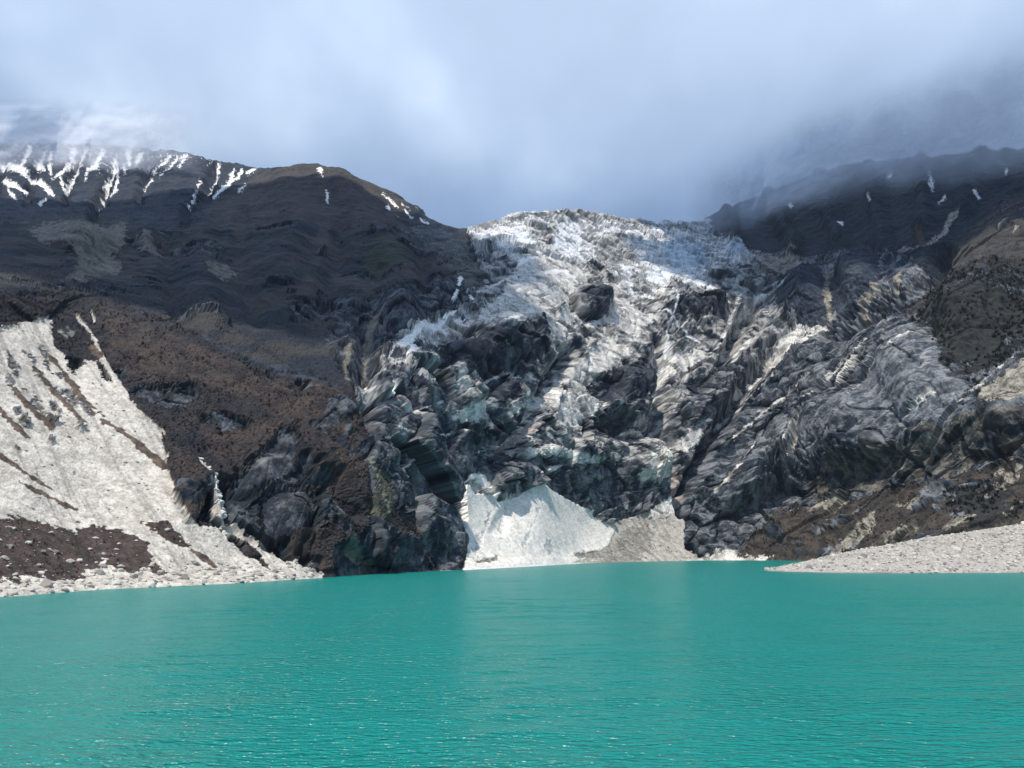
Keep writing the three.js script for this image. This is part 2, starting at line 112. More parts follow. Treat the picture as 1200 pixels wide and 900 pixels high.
  -66.4,-9,-149.9,-78.6,0,-177.3,-84.1,2.1,-189.4,-87.3,4.6,-195.9,-89.6,7.2,-200.4,-91.4,10.1,-203.9,-93.1,13,-207,-94.9,16,-210.3,-96.9,19.2,-214.2,-99.2,22.5,-218.5,-101.5,26,-223,-103.9,29.7,-227.6,-106.4,33.5,-232.3,-108.8,37.5,-236.9,-111.3,41.6,-241.5,-113.6,45.8,-245.8,-115.9,50.2,-250,-118.3,54.7,-254.3,-120.9,59.5,-259.1,-123.7,64.5,-264.3,-126.8,69.8,-270,-130,75.4,-276,-133.7,81.5,-283,-138.3,88.3,-291.8,-144.5,96.4,-303.9,-154.4,107.3,-323.7,-169.1,122,-353.4,-186.6,139.5,-388.6,-206.2,159.7,-428.1,-228.6,183.2,-473,-252.4,209.4,-520.6,-278.4,238.7,-572.3,-307.5,272.4,-630.1,-342.3,313,-699.2,-390.3,367.7,-794.5,-442.1,429.2,-897.1,-492.8,492.8,-996.7,-545.9,562,-1100.3,-602.7,638.3,-1210.8,-665.2,724.3,-1332,-735.8,823.2,-1468.4,-752,829.2,-1504.9,-800.6,773.2,-1614.7,-905.9,523.2,-1852.4,
  -64.4,-9,-154.6,-75.9,0,-182.3,-81.4,2.1,-195,-84.4,4.7,-201.5,-86.3,7.4,-205.6,-87.9,10.3,-208.7,-89.3,13.2,-211.5,-90.9,16.3,-214.6,-92.9,19.5,-218.5,-95,22.9,-223,-97.3,26.5,-227.7,-99.7,30.2,-232.4,-102,34,-237.2,-104.3,38,-241.8,-106.6,42.2,-246.4,-108.8,46.4,-250.7,-111,50.8,-254.9,-113.2,55.4,-259.2,-115.6,60.2,-263.8,-118.2,65.2,-268.9,-121,70.5,-274.5,-124.1,76.2,-280.6,-127.7,82.4,-288,-132.4,89.4,-297.6,-138.7,97.8,-310.7,-148.6,109.1,-331.8,-163.1,124.3,-363.1,-179.9,142.2,-399.2,-197.6,161.8,-437,-216.9,184,-478.2,-238.5,209.4,-524.3,-263,238.6,-576.1,-290.8,272.5,-634.9,-322.2,311.6,-701.3,-357.1,356.2,-774.8,-395.6,406.7,-855.5,-438.4,464.1,-944.9,-485.9,529.5,-1043.9,-538.6,603.7,-1153.3,-597.1,687.9,-1274.3,-662.1,783.6,-1408.4,-677.5,789.6,-1445.3,-723.6,733.6,-1556.1,-823.5,483.6,-1796.1,
  -62.2,-9,-159.7,-73,0.1,-187.7,-78.6,2.2,-201.4,-81.4,4.7,-208,-83.2,7.5,-211.8,-84.6,10.4,-214.8,-86,13.4,-217.7,-87.5,16.5,-220.8,-89.2,19.8,-224.5,-91.2,23.2,-228.8,-93.2,26.7,-233.2,-95.3,30.4,-237.7,-97.3,34.3,-242.1,-99.4,38.2,-246.5,-101.4,42.3,-250.8,-103.4,46.6,-254.9,-105.4,50.9,-259,-107.5,55.5,-263.4,-109.7,60.2,-268,-112.1,65.2,-273,-114.7,70.5,-278.5,-117.6,76.2,-284.7,-121.3,82.4,-292.6,-126.1,89.8,-303.4,-132.6,98.6,-318.1,-141.8,109.7,-338.9,-154.6,124.2,-368.3,-169.6,141.3,-402.9,-185.2,159.9,-438.6,-201.5,180.3,-475.8,-219.7,203.4,-517.1,-240.4,230,-563.9,-263.6,260.5,-616.3,-289.7,295.5,-675.2,-317.9,334.4,-738.7,-347.8,377.1,-805.6,-382.6,427.2,-883.2,-422.7,485.7,-972.7,-468,553,-1073.5,-518.4,629.6,-1185.4,-574.3,716.3,-1308.7,-588.8,722.3,-1346,-632.3,666.3,-1457.8,-726.6,416.3,-1700.1,
  -59.9,-9,-165.4,-70.1,0.1,-193.6,-75.7,2.2,-208.3,-78.3,4.9,-215,-79.9,7.7,-218.6,-81.3,10.7,-221.8,-82.7,13.7,-224.9,-84.1,16.9,-228.1,-85.6,20.2,-231.6,-87.3,23.6,-235.3,-89,27.2,-239.2,-90.7,30.9,-243.2,-92.5,34.7,-247.2,-94.2,38.7,-251.2,-96,42.7,-255.1,-97.8,47,-259,-99.6,51.3,-263.2,-101.6,55.9,-267.6,-103.7,60.7,-272.4,-106,65.7,-277.4,-108.5,71,-283.1,-111.4,76.8,-289.8,-115.2,83.3,-298.7,-120.5,91.3,-311.7,-127.8,100.9,-329.4,-137,112.7,-352.2,-148.5,126.9,-380.5,-161.5,143.2,-412.5,-175,160.9,-445.8,-189.3,180.3,-480.6,-204.8,201.9,-518.4,-222.3,226.6,-560.9,-241.8,254.6,-608.1,-263.2,286,-659.8,-286.5,321.1,-716,-311.6,359.9,-776.3,-340.7,405.2,-846,-374.7,458.6,-927.6,-413.6,520.5,-1020.6,-456.9,590.9,-1124,-504.5,670.1,-1237.1,-518.2,676.1,-1274.7,-559,620.1,-1387.5,-647.6,370.1,-1632,
  -57.7,-9,-171.9,-67.2,0,-200.4,-72.4,2.3,-215.2,-74.7,5,-221.4,-76.1,7.9,-224.9,-77.4,10.9,-228.1,-78.7,14.1,-231.3,-80,17.3,-234.5,-81.3,20.6,-237.6,-82.7,24.1,-240.9,-84.1,27.6,-244.3,-85.5,31.3,-247.8,-87,35.2,-251.4,-88.6,39.1,-255.1,-90.1,43.2,-258.8,-91.7,47.4,-262.6,-93.4,51.8,-266.8,-95.3,56.4,-271.4,-97.4,61.2,-276.3,-99.5,66.3,-281.6,-102,71.7,-287.7,-105,77.7,-295.4,-109.1,84.7,-305.9,-115,93.4,-321.5,-122.9,104,-342.5,-132.3,116.5,-367.6,-142.7,130.7,-395.4,-153.8,146.3,-424.8,-165.5,163.2,-455.7,-178,181.9,-488.5,-191.5,202.6,-524,-206.4,225.9,-563.2,-222.9,252,-606.2,-240.8,281,-652.8,-260.2,313.2,-703.3,-281.5,349.2,-758.5,-305.7,390.4,-821,-333.7,438.5,-893.3,-365.9,494.4,-976.6,-402,558.1,-1069.5,-441.4,629.3,-1170.6,-454.1,635.3,-1208.5,-492.3,579.3,-1322.3,-574.9,329.3,-1568.8,
  -55.6,-9,-180.3,-64.4,0,-209,-68.5,2.4,-221.4,-70.3,5.2,-226.6,-71.5,8.2,-229.8,-72.6,11.2,-232.9,-73.8,14.4,-235.9,-74.9,17.7,-238.8,-76,21,-241.6,-77.1,24.4,-244.5,-78.3,28,-247.5,-79.6,31.7,-250.8,-80.9,35.5,-254.2,-82.3,39.4,-257.8,-83.7,43.5,-261.5,-85.2,47.7,-265.4,-86.8,52.1,-269.7,-88.6,56.7,-274.3,-90.5,61.6,-279.4,-92.6,66.8,-285,-95.1,72.4,-291.9,-98.4,78.7,-301.2,-102.9,86.3,-314.1,-109.3,95.8,-332.5,-117.4,107.2,-355.9,-126.4,120.2,-382.2,-135.8,134.2,-409.4,-145.4,149.3,-437,-155.5,165.7,-466,-166.4,183.8,-497.2,-178.4,203.9,-531.2,-191.4,226.3,-568.3,-205.6,251.1,-608.6,-220.9,278.5,-651.9,-237.4,308.7,-698.4,-255.2,342,-748.4,-274.4,378.7,-802.2,-295.7,420,-861.9,-320.1,467.4,-930,-347.4,521.3,-1006.2,-377.2,581.2,-1089,-389,587.2,-1127.3,-424.4,531.2,-1241.9,-501,281.2,-1490.4,
  -53.5,-9,-190.1,-61.6,-0,-219,-64.1,2.6,-227,-65.4,5.5,-231,-66.4,8.6,-233.9,-67.4,11.7,-236.7,-68.3,14.9,-239.4,-69.3,18.2,-242,-70.2,21.6,-244.6,-71.2,25.1,-247.3,-72.2,28.7,-250.2,-73.4,32.4,-253.4,-74.6,36.2,-256.8,-75.9,40.2,-260.4,-77.2,44.4,-264.3,-78.7,48.7,-268.5,-80.2,53.2,-273,-81.8,57.9,-277.7,-83.7,62.9,-283,-85.8,68.2,-289.4,-88.6,74.3,-298,-92.6,81.6,-310.5,-98.2,90.6,-328.1,-105.3,101.4,-350.9,-113.4,113.8,-376.8,-121.7,127.3,-403.3,-130.1,141.5,-429.8,-138.7,156.7,-456.8,-147.9,173.4,-485.4,-157.8,191.9,-516.7,-168.9,212.6,-551.2,-181.2,235.8,-589.3,-194.3,261.3,-630.2,-208.1,288.9,-672.8,-222.5,318.6,-717,-237.3,350.3,-762.5,-252.6,383.9,-808.9,-268.8,420.5,-858.2,-286.7,461.2,-912.4,-306.2,506.3,-971.6,-327.3,555.7,-1035.2,-338.1,561.7,-1073.7,-370.6,505.7,-1189.2,-441.1,255.7,-1439.5,
  -50.8,-9,-199.8,-58.2,-0,-228.9,-59.5,2.9,-233.1,-60.4,5.9,-236.2,-61.3,9,-238.8,-62.1,12.2,-241.2,-62.9,15.5,-243.6,-63.6,18.8,-245.9,-64.4,22.3,-248.2,-65.3,25.8,-250.8,-66.2,29.5,-253.6,-67.2,33.2,-256.7,-68.3,37.2,-260.2,-69.5,41.2,-263.9,-70.8,45.5,-267.9,-72.1,49.9,-272.3,-73.6,54.5,-276.9,-75.1,59.3,-281.8,-76.9,64.5,-287.5,-79.1,70.2,-295.1,-82.4,77,-306.3,-87.1,85.4,-323,-93.3,95.7,-344.8,-100.4,107.6,-370.2,-108,120.6,-396.8,-115.5,134.3,-423,-123.1,148.9,-449.5,-131,164.8,-477.1,-139.5,182.1,-506.5,-148.9,201.4,-538.7,-159.3,223.1,-574.8,-170.9,247.5,-614.5,-183,274,-656.3,-195.3,301.8,-698.2,-207.4,330.7,-739.2,-219.5,360.8,-779.8,-231.8,392.3,-820.7,-244.5,426,-863.1,-258,462.3,-907.8,-272.4,501.6,-955.6,-287.9,544.5,-1006.8,-297.8,550.5,-1045.5,-327.3,494.5,-1161.8,-391.5,244.5,-1413.8,
  -47.8,-9,-210.1,-54.4,0,-239.3,-55.1,3,-241.7,-55.8,6.1,-244.1,-56.5,9.3,-246.4,-57.1,12.6,-248.4,-57.8,15.9,-250.4,-58.4,19.3,-252.5,-59.1,22.8,-254.7,-59.8,26.4,-257.1,-60.6,30,-259.8,-61.5,33.9,-262.8,-62.4,37.8,-266.1,-63.5,41.9,-269.7,-64.6,46.1,-273.5,-65.7,50.5,-277.6,-67,55.1,-282,-68.3,60,-286.8,-69.9,65.2,-292.8,-72.1,71.1,-301.2,-75.4,78.2,-313.8,-79.9,87,-331.8,-85.5,97.3,-353.8,-91.7,108.9,-378.2,-98.2,121.7,-404,-104.9,135.4,-430.3,-111.8,150.2,-457.4,-119.2,166.3,-485.9,-126.9,183.8,-516,-135.3,203,-548.3,-144.5,224.5,-583.8,-154.6,248.4,-622.7,-165.2,274.3,-663.5,-175.9,301.5,-704.2,-186.2,329.2,-743.1,-196.2,357.7,-780.8,-206.4,387.5,-818.8,-217,419.3,-858,-228,453.1,-898.8,-239.6,489.4,-941.8,-252.1,528.8,-987.7,-261,534.8,-1026.7,-287.6,478.8,-1143.7,-345.3,228.8,-1397.2,
  -44.6,-9,-222.4,-50.5,-0,-251.8,-51,3.1,-253.5,-51.5,6.3,-255.4,-52,9.6,-257.2,-52.5,12.9,-259,-53,16.3,-260.9,-53.6,19.7,-262.9,-54.2,23.3,-265,-54.8,26.9,-267.3,-55.5,30.6,-269.9,-56.2,34.4,-272.7,-57,38.4,-275.8,-57.8,42.5,-279,-58.7,46.7,-282.3,-59.6,51,-285.8,-60.5,55.5,-289.7,-61.7,60.3,-294.2,-63,65.4,-299.8,-65,71.3,-308.2,-67.8,78.3,-320.7,-71.6,86.7,-337.5,-76,96.4,-357.4,-80.8,107.1,-379.1,-86.1,119,-402.7,-91.8,132.1,-428,-97.9,146.4,-455,-104.4,162.2,-483.8,-111.3,179.3,-514.2,-118.5,198,-546,-126.3,218.3,-580.1,-134.7,240.8,-616.9,-143.6,265.3,-655.9,-152.8,291.3,-695.6,-161.8,318.3,-734.7,-170.7,346,-772.5,-179.5,374.7,-809.8,-188.5,404.9,-847.8,-197.8,437,-887.1,-207.6,471.4,-928.3,-218,508.4,-972,-225.9,514.4,-1011.3,-249.5,458.4,-1128.9,-300.6,208.4,-1383.9,
  -41.1,-9,-237.2,-46.3,-0,-266.8,-46.6,3.2,-267.9,-46.9,6.5,-269.2,-47.3,9.8,-270.7,-47.7,13.2,-272.3,-48.2,16.7,-274,-48.6,20.2,-275.9,-49.1,23.8,-278,-49.7,27.5,-280.3,-50.2,31.3,-282.7,-50.8,35.2,-285.4,-51.5,39.2,-288.2,-52.2,43.3,-291.2,-52.8,47.5,-294.1,-53.5,51.8,-297.2,-54.3,56.3,-300.7,-55.2,61,-304.8,-56.3,66.1,-309.9,-57.8,71.7,-317.4,-60,78.4,-328.5,-62.8,86.2,-343.2,-66.2,95.1,-360.5,-69.9,104.9,-379.7,-74,115.8,-400.7,-78.5,127.9,-423.8,-83.4,141.4,-449.2,-88.8,156.2,-476.7,-94.5,172.5,-506,-100.6,190.2,-536.9,-107,209.3,-569.4,-113.9,230.3,-604.2,-121.2,253.3,-641.4,-129,278.1,-680.4,-136.9,304.5,-720.4,-145,332.2,-760.4,-153,361,-800.3,-161.2,391.3,-840.6,-169.6,423.4,-881.9,-178.4,457.6,-924.9,-187.7,494.3,-970.3,-194.6,500.3,-1009.7,-215.1,444.3,-1127.9,-259.5,194.3,-1384.1,
  -37.2,-9,-253.9,-41.5,-0,-283.6,-41.7,3.3,-284.3,-42,6.7,-285.5,-42.3,10.1,-286.9,-42.7,13.6,-288.4,-43,17.2,-290,-43.4,20.8,-291.9,-43.8,24.5,-293.9,-44.2,28.3,-296.1,-44.7,32.1,-298.4,-45.2,36.1,-300.9,-45.7,40.1,-303.6,-46.3,44.3,-306.5,-46.9,48.6,-309.4,-47.5,52.9,-312.5,-48.1,57.5,-315.9,-48.8,62.2,-319.8,-49.7,67.2,-324.5,-50.7,72.6,-330.5,-52.2,78.6,-338.8,-54,85.5,-349.9,-56.2,93.4,-363.5,-58.9,102.2,-379.8,-62,112.2,-398.5,-65.4,123.2,-419.1,-69.1,135.4,-441.6,-73.1,148.8,-466.2,-77.5,163.6,-492.9,-82.3,179.8,-521.5,-87.3,197.4,-551.9,-92.7,216.6,-584.1,-98.4,237.6,-618.7,-104.6,260.6,-655.8,-111.2,285.6,-695.3,-118.2,312.5,-736.5,-125.4,341.3,-779.2,-132.9,372.1,-823.6,-140.7,405.1,-869.8,-149,440.4,-917.9,-157.6,478.4,-968.5,-163.4,484.4,-1008.1,-180.8,428.4,-1126.9,-218.4,178.4,-1384.1,
  -32.1,-9,-269.2,-35.7,0,-299,-36.1,3.4,-301.7,-36.4,6.8,-304,-36.8,10.3,-306.1,-37.1,13.9,-308.2,-37.5,17.5,-310.2,-37.8,21.2,-312.3,-38.2,25,-314.5,-38.5,28.8,-316.7,-38.9,32.7,-319,-39.3,36.7,-321.4,-39.7,40.8,-323.9,-40.1,45,-326.5,-40.6,49.2,-329.4,-41.1,53.6,-332.4,-41.6,58.2,-335.8,-42.2,62.9,-339.5,-42.8,67.8,-343.6,-43.5,72.9,-348.4,-44.3,78.4,-354.1,-45.3,84.2,-361,-46.5,90.7,-369.5,-48,97.9,-380.3,-49.9,106.2,-394.4,-52.1,115.6,-411.2,-54.6,126,-429.8,-57.3,137.3,-449.8,-60.3,149.7,-471.7,-63.5,163.4,-495.8,-67,178.4,-522,-70.8,194.8,-550,-74.9,212.6,-580,-79.3,232.1,-612.2,-84,253.5,-647.1,-89.1,277,-684.8,-94.6,302.6,-724.9,-100.4,330.2,-767.4,-106.6,360.2,-812.4,-113.1,392.6,-859.9,-120,427.5,-909.8,-124.8,433.5,-949.5,-139,377.5,-1068.7,-169.8,127.5,-1326.9,
  -26,-9,-281.7,-28.7,0,-311.6,-29.5,3.3,-319,-30,6.8,-324.3,-30.5,10.4,-328.5,-30.9,14.1,-332.3,-31.3,17.9,-335.7,-31.7,21.8,-338.8,-32,25.7,-341.7,-32.4,29.7,-344.5,-32.7,33.8,-347.1,-33,38,-349.7,-33.3,42.3,-352.2,-33.7,46.6,-354.7,-34,51,-357.2,-34.3,55.5,-359.9,-34.7,60.1,-363,-35.1,64.9,-366.4,-35.6,69.9,-370.1,-36,75,-374.3,-36.6,80.3,-379,-37.2,85.9,-384.3,-37.9,91.8,-390.2,-38.6,98.2,-397.3,-39.6,105.2,-406.5,-40.9,113.1,-418.5,-42.4,122,-432.7,-44,131.7,-448.4,-45.9,142.2,-465.7,-47.9,153.9,-485.2,-50.2,166.8,-507.1,-52.7,181.1,-531.2,-55.5,196.6,-557.4,-58.4,213.6,-585.6,-61.6,232.1,-615.8,-65,252.4,-648.8,-68.8,274.9,-684.9,-72.9,299.4,-723.7,-77.3,325.9,-764.9,-81.9,354.6,-808.3,-86.7,385.3,-853.8,-90.4,391.3,-893.6,-101.4,335.3,-1013.1,-125.3,85.3,-1272,
  -19.2,-9,-294.7,-21.1,-0,-324.6,-22,3.3,-337.3,-22.6,6.9,-346.2,-23.1,10.7,-353,-23.6,14.7,-358.9,-24,18.8,-364.1,-24.3,23,-368.7,-24.7,27.3,-372.8,-25,31.6,-376.4,-25.2,36.1,-379.7,-25.5,40.6,-382.7,-25.7,45.2,-385.4,-26,49.8,-387.8,-26.2,54.5,-390,-26.4,59.2,-392.4,-26.6,64.1,-395.2,-26.9,69.2,-398.4,-27.2,74.4,-401.9,-27.6,79.8,-405.8,-27.9,85.3,-410.1,-28.3,91.1,-415,-28.8,97.2,-420.4,-29.3,103.6,-426.6,-29.8,110.4,-434.1,-30.5,117.9,-443.2,-31.4,126,-453.8,-32.3,134.8,-465.8,-33.3,144.4,-479.7,-34.5,155.1,-496,-35.9,167.1,-515.1,-37.5,180.4,-536.6,-39.3,195,-560.4,-41.2,210.9,-586.1,-43.3,228.1,-613.7,-45.5,247.1,-643.8,-48,268.1,-677.2,-50.7,291.2,-713.8,-53.6,316.4,-753,-56.7,343.5,-794.2,-59.9,372.5,-837.2,-62.5,378.5,-877.1,-70.3,322.5,-996.9,-87.2,72.5,-1256.3,
  -11.8,-9,-312.1,-13,0,-342.1,-13.6,3.5,-357.9,-14.1,7.4,-369.1,-14.4,11.5,-377.6,-14.7,15.8,-384.9,-15,20.3,-391.3,-15.3,24.9,-396.9,-15.5,29.6,-401.7,-15.7,34.3,-405.9,-15.9,39.2,-409.7,-16,44.1,-413.1,-16.2,49.1,-416,-16.3,54.1,-418.4,-16.5,59.2,-420.6,-16.6,64.4,-423.1,-16.8,69.7,-426,-16.9,75.2,-429.2,-17.1,80.8,-432.8,-17.3,86.7,-436.8,-17.5,92.7,-441.3,-17.8,99,-446.3,-18,105.5,-452,-18.3,112.4,-458.5,-18.7,119.7,-465.8,-19.1,127.4,-474.1,-19.5,135.7,-483.3,-20,144.5,-493.9,-20.5,154.2,-506.6,-21.2,165.1,-521.9,-22,177.2,-539.8,-22.9,190.6,-560.1,-23.8,205.2,-582.5,-24.9,221.1,-606.7,-26,238.4,-633.1,-27.3,257.5,-662.5,-28.8,278.8,-695.4,-30.3,302.3,-731.4,-32,327.7,-769.8,-33.8,355,-810.2,-35.6,384.3,-852.5,-37.1,390.3,-892.5,-41.7,334.3,-1012.4,-51.5,84.3,-1272.2,
  -3.6,-9,-334.2,-3.9,0,-364.2,-4.1,3.8,-380.9,-4.3,8.1,-392.8,-4.4,12.5,-402.1,-4.5,17.2,-410,-4.6,22,-416.9,-4.6,27,-422.8,-4.7,32.1,-428,-4.8,37.3,-432.6,-4.8,42.5,-436.7,-4.9,47.9,-440.2,-4.9,53.3,-443.1,-5,58.7,-445.7,-5,64.2,-448.2,-5,69.9,-451,-5.1,75.7,-454.3,-5.1,81.6,-457.8,-5.2,87.7,-461.7,-5.3,94.1,-466,-5.3,100.6,-470.8,-5.4,107.4,-476.3,-5.5,114.6,-482.5,-5.6,122.1,-489.4,-5.7,130,-497,-5.8,138.2,-505.3,-5.9,147,-514.4,-6,156.3,-524.9,-6.2,166.5,-537.2,-6.4,177.7,-551.6,-6.6,190,-568.1,-6.8,203.3,-586.5,-7.1,217.9,-606.9,-7.4,233.7,-629.4,-7.7,251.3,-654.8,-8,271,-683.9,-8.4,292.7,-716,-8.9,316.3,-750.6,-9.3,341.8,-787.5,-9.8,369.4,-826.8,-10.3,399.1,-868.3,-10.8,405.1,-908.3,-12.1,349.1,-1028.3,-14.9,99.1,-1288.3,
  5.9,-9,-360.6,6.4,-0,-390.6,6.7,4.2,-407.4,6.9,8.8,-419.7,7.1,13.6,-429.4,7.2,18.7,-437.6,7.4,23.9,-444.8,7.5,29.2,-450.9,7.6,34.7,-456.3,7.7,40.3,-461,7.8,46,-465.1,7.9,51.7,-468.7,7.9,57.5,-471.7,8,63.4,-474.5,8.1,69.4,-477.4,8.1,75.5,-480.7,8.2,81.8,-484.3,8.3,88.2,-488.2,8.4,94.9,-492.4,8.5,101.7,-497.1,8.6,108.8,-502.5,8.7,116.3,-508.5,8.9,124,-515.2,9,132.1,-522.5,9.2,140.6,-530.5,9.4,149.5,-539.2,9.6,158.9,-548.6,9.8,168.8,-558.9,10,179.3,-570.5,10.2,190.6,-583.3,10.5,202.8,-597.7,10.8,215.9,-613.6,11.2,230.1,-631.4,11.6,245.8,-651.9,12,263.5,-676.2,12.6,283.4,-704.3,13.1,305.2,-735.4,13.8,329,-768.9,14.5,355,-805.4,15.2,383.2,-844.5,16,413.4,-885.5,16.7,419.4,-925.5,18.6,363.4,-1045.5,22.9,113.4,-1305.5,
  17.1,-9,-392.8,18.4,-0.1,-422.7,19.2,4.5,-440.2,19.8,9.5,-453.2,20.3,14.8,-463.3,20.7,20.3,-471.8,21.1,26,-479.1,21.4,31.8,-485.2,21.7,37.7,-490.5,22,43.7,-495,22.2,49.8,-499,22.4,56,-502.4,22.6,62.2,-505.6,22.8,68.6,-508.8,23,75.1,-512.2,23.3,81.7,-515.9,23.5,88.5,-519.9,23.7,95.5,-524.2,24,102.7,-528.8,24.3,110.1,-534,24.6,117.9,-539.8,25,125.9,-546.4,25.4,134.3,-553.6,25.8,143.1,-561.5,26.3,152.3,-570.1,26.8,161.9,-579.3,27.3,171.9,-589,27.9,182.4,-599.4,28.4,193.5,-610.6,29.1,205.1,-622.7,29.8,217.6,-636,30.6,230.8,-650.7,31.4,245.3,-667.4,32.4,261.3,-687.3,33.7,279.7,-711.6,35.1,300.5,-740.4,36.8,323.4,-772.5,38.5,348.4,-807.3,40.4,375.9,-845.5,42.5,405.6,-886.3,44.7,437.4,-928.9,46.4,443.4,-968.9,51.6,387.4,-1088.8,62.9,137.4,-1348.5,
  30.4,-9,-429.9,32.5,-0.1,-459.9,33.9,5,-478.2,35,10.4,-491.9,35.8,16.2,-502.5,36.5,22.1,-511.3,37.1,28.2,-518.5,37.6,34.5,-524.4,38.1,40.8,-529.3,38.5,47.3,-533.5,38.8,53.8,-537.1,39.2,60.4,-540.4,39.5,67.1,-543.7,39.9,74,-547.3,40.3,81,-551.2,40.7,88.2,-555.3,41.1,95.5,-559.7,41.5,103,-564.4,42,110.8,-569.5,42.5,118.8,-575.1,43.1,127.2,-581.5,43.8,135.9,-588.6,44.5,145,-596.5,45.2,154.5,-605,46,164.4,-614.3,46.9,174.7,-624.2,47.8,185.5,-634.7,48.8,196.9,-645.9,49.8,208.8,-657.9,50.9,221.4,-670.9,52.1,234.7,-685.2,53.5,249.1,-701.2,55,264.7,-719.3,56.8,282.1,-741,59,302.1,-767.5,61.6,324.5,-798.6,64.4,349.2,-833,67.5,376.2,-870.5,70.8,405.8,-911.5,74.4,437.9,-955.3,78.2,472.1,-1001,81,478.1,-1040.9,89.5,422.1,-1160.6,107.8,172.1,-1420,
  45.7,-9,-466.4,48.6,0,-496.3,50.6,5.5,-515.1,52.1,11.3,-529.4,53.3,17.4,-540.4,54.3,23.8,-549.5,55.2,30.3,-556.8,55.9,37,-562.6,56.5,43.7,-567.2,57,50.5,-571,57.5,57.4,-574.4,58,64.4,-577.7,58.5,71.5,-581.3,59,78.8,-585.2,59.6,86.3,-589.4,60.2,93.9,-593.7,60.8,101.7,-598.3,61.5,109.7,-603.3,62.2,117.9,-608.6,62.9,126.4,-614.6,63.8,135.3,-621.3,64.7,144.5,-628.8,65.7,154.1,-637.1,66.8,164.2,-646.2,68,174.7,-656.1,69.3,185.7,-666.6,70.7,197.2,-677.9,72.1,209.2,-689.9,73.6,221.9,-703,75.3,235.4,-717.3,77.2,249.8,-733,79.2,265.2,-750.6,81.5,281.9,-770.5,84.3,300.6,-794,87.5,321.8,-822.4,91.2,345.6,-855.3,95.3,371.6,-891.3,99.8,399.8,-930.2,104.6,430.7,-972.8,109.8,464.2,-1018.5,115.3,500,-1066.3,119.2,506,-1106.1,130.9,450,-1225.5,156.2,200,-1484.3,
  62.2,-9,-496.9,65.9,-0,-526.6,68.5,5.6,-545.8,70.5,11.8,-560.7,72.2,18.2,-572.5,73.6,24.8,-582.1,74.7,31.7,-589.8,75.7,38.6,-595.9,76.4,45.6,-600.6,77.1,52.7,-604.4,77.7,59.9,-607.9,78.4,67.2,-611.5,79.1,74.7,-615.3,79.8,82.3,-619.3,80.5,90,-623.5,81.3,97.9,-627.8,82.1,106,-632.4,82.9,114.3,-637.3,83.8,122.8,-642.6,84.8,131.6,-648.5,85.9,140.7,-655.2,87.1,150.2,-662.8,88.4,160.1,-671.2,89.9,170.5,-680.5,91.4,181.4,-690.6,93.1,192.7,-701.4,94.9,204.5,-712.9,96.7,216.9,-725.3,98.8,230,-738.6,101,243.8,-753.1,103.4,258.5,-769.2,106.1,274.3,-787.1,109,291.3,-807.1,112.5,310.1,-830.4,116.6,331.3,-858.4,121.3,355.2,-891.1,126.5,381.2,-926.9,132.1,409.1,-965.1,138.1,439.6,-1006.7,144.7,472.7,-1051.6,151.6,508.2,-1098.9,156.5,514.2,-1138.6,171.4,458.2,-1257.7,203.7,208.2,-1515.6,
  79.8,-9,-524,84.4,-0,-553.6,87.5,5.9,-572.7,90,12.2,-587.7,92,18.9,-599.7,93.8,25.8,-609.5,95.2,32.8,-617.6,96.4,40,-623.9,97.4,47.3,-628.7,98.2,54.6,-632.6,99.1,62.1,-636.3,99.9,69.6,-640.2,100.8,77.4,-644.3,101.7,85.2,-648.4,102.6,93.2,-652.6,103.5,101.3,-656.9,104.5,109.7,-661.4,105.5,118.2,-666.3,106.6,126.9,-671.6,107.8,135.9,-677.4,109.1,145.3,-684.1,110.6,155,-691.7,112.2,165.2,-700.2,114,175.8,-709.6,115.9,186.9,-719.8,118,198.5,-730.8,120.2,210.6,-742.5,122.5,223.2,-754.9,125,236.5,-768.3,127.7,250.5,-782.9,130.6,265.4,-799,133.9,281.3,-816.8,137.5,298.5,-836.7,141.6,317.2,-859.4,146.4,338.2,-886.4,152.1,361.8,-918.5,158.4,387.8,-954,165.1,415.7,-992.1,172.4,445.9,-1033,180.2,478.7,-1077.4,188.6,513.9,-1124.3,194.6,519.9,-1163.8,212.7,463.9,-1282.4,251.8,213.9,-1539.5,
  98.7,-9,-549.8,104,-0,-579.3,107.5,6.2,-597.4,110.3,12.8,-611.3,112.5,19.6,-622.1,114.4,26.7,-630.9,116,33.9,-638.2,117.3,41.2,-644.2,118.5,48.7,-649,119.5,56.2,-653.1,120.5,63.9,-657,121.6,71.6,-661,122.6,79.6,-665.2,123.7,87.6,-669.5,124.8,95.8,-673.8,126,104.2,-678.4,127.2,112.8,-683.2,128.4,121.5,-688.4,129.8,130.5,-694,131.3,139.8,-700.2,132.9,149.4,-707.1,134.7,159.4,-714.9,136.6,169.8,-723.5,138.8,180.7,-733,141.1,192,-743.3,143.5,203.8,-754.5,146.2,216.2,-766.4,149,229.2,-779.2,152,242.7,-792.9,155.2,257.1,-807.8,158.8,272.3,-824.2,162.6,288.5,-842.2,166.9,305.9,-862.2,171.8,324.9,-885,177.4,345.9,-911.7,184,369.4,-943,191.4,395.5,-978.5,199.6,424.2,-1018.1,208.7,455.8,-1061.9,218.6,490.1,-1109.3,229,526.7,-1158.9,236,532.7,-1198.3,257.3,476.7,-1316.4,303.2,226.7,-1572.3,
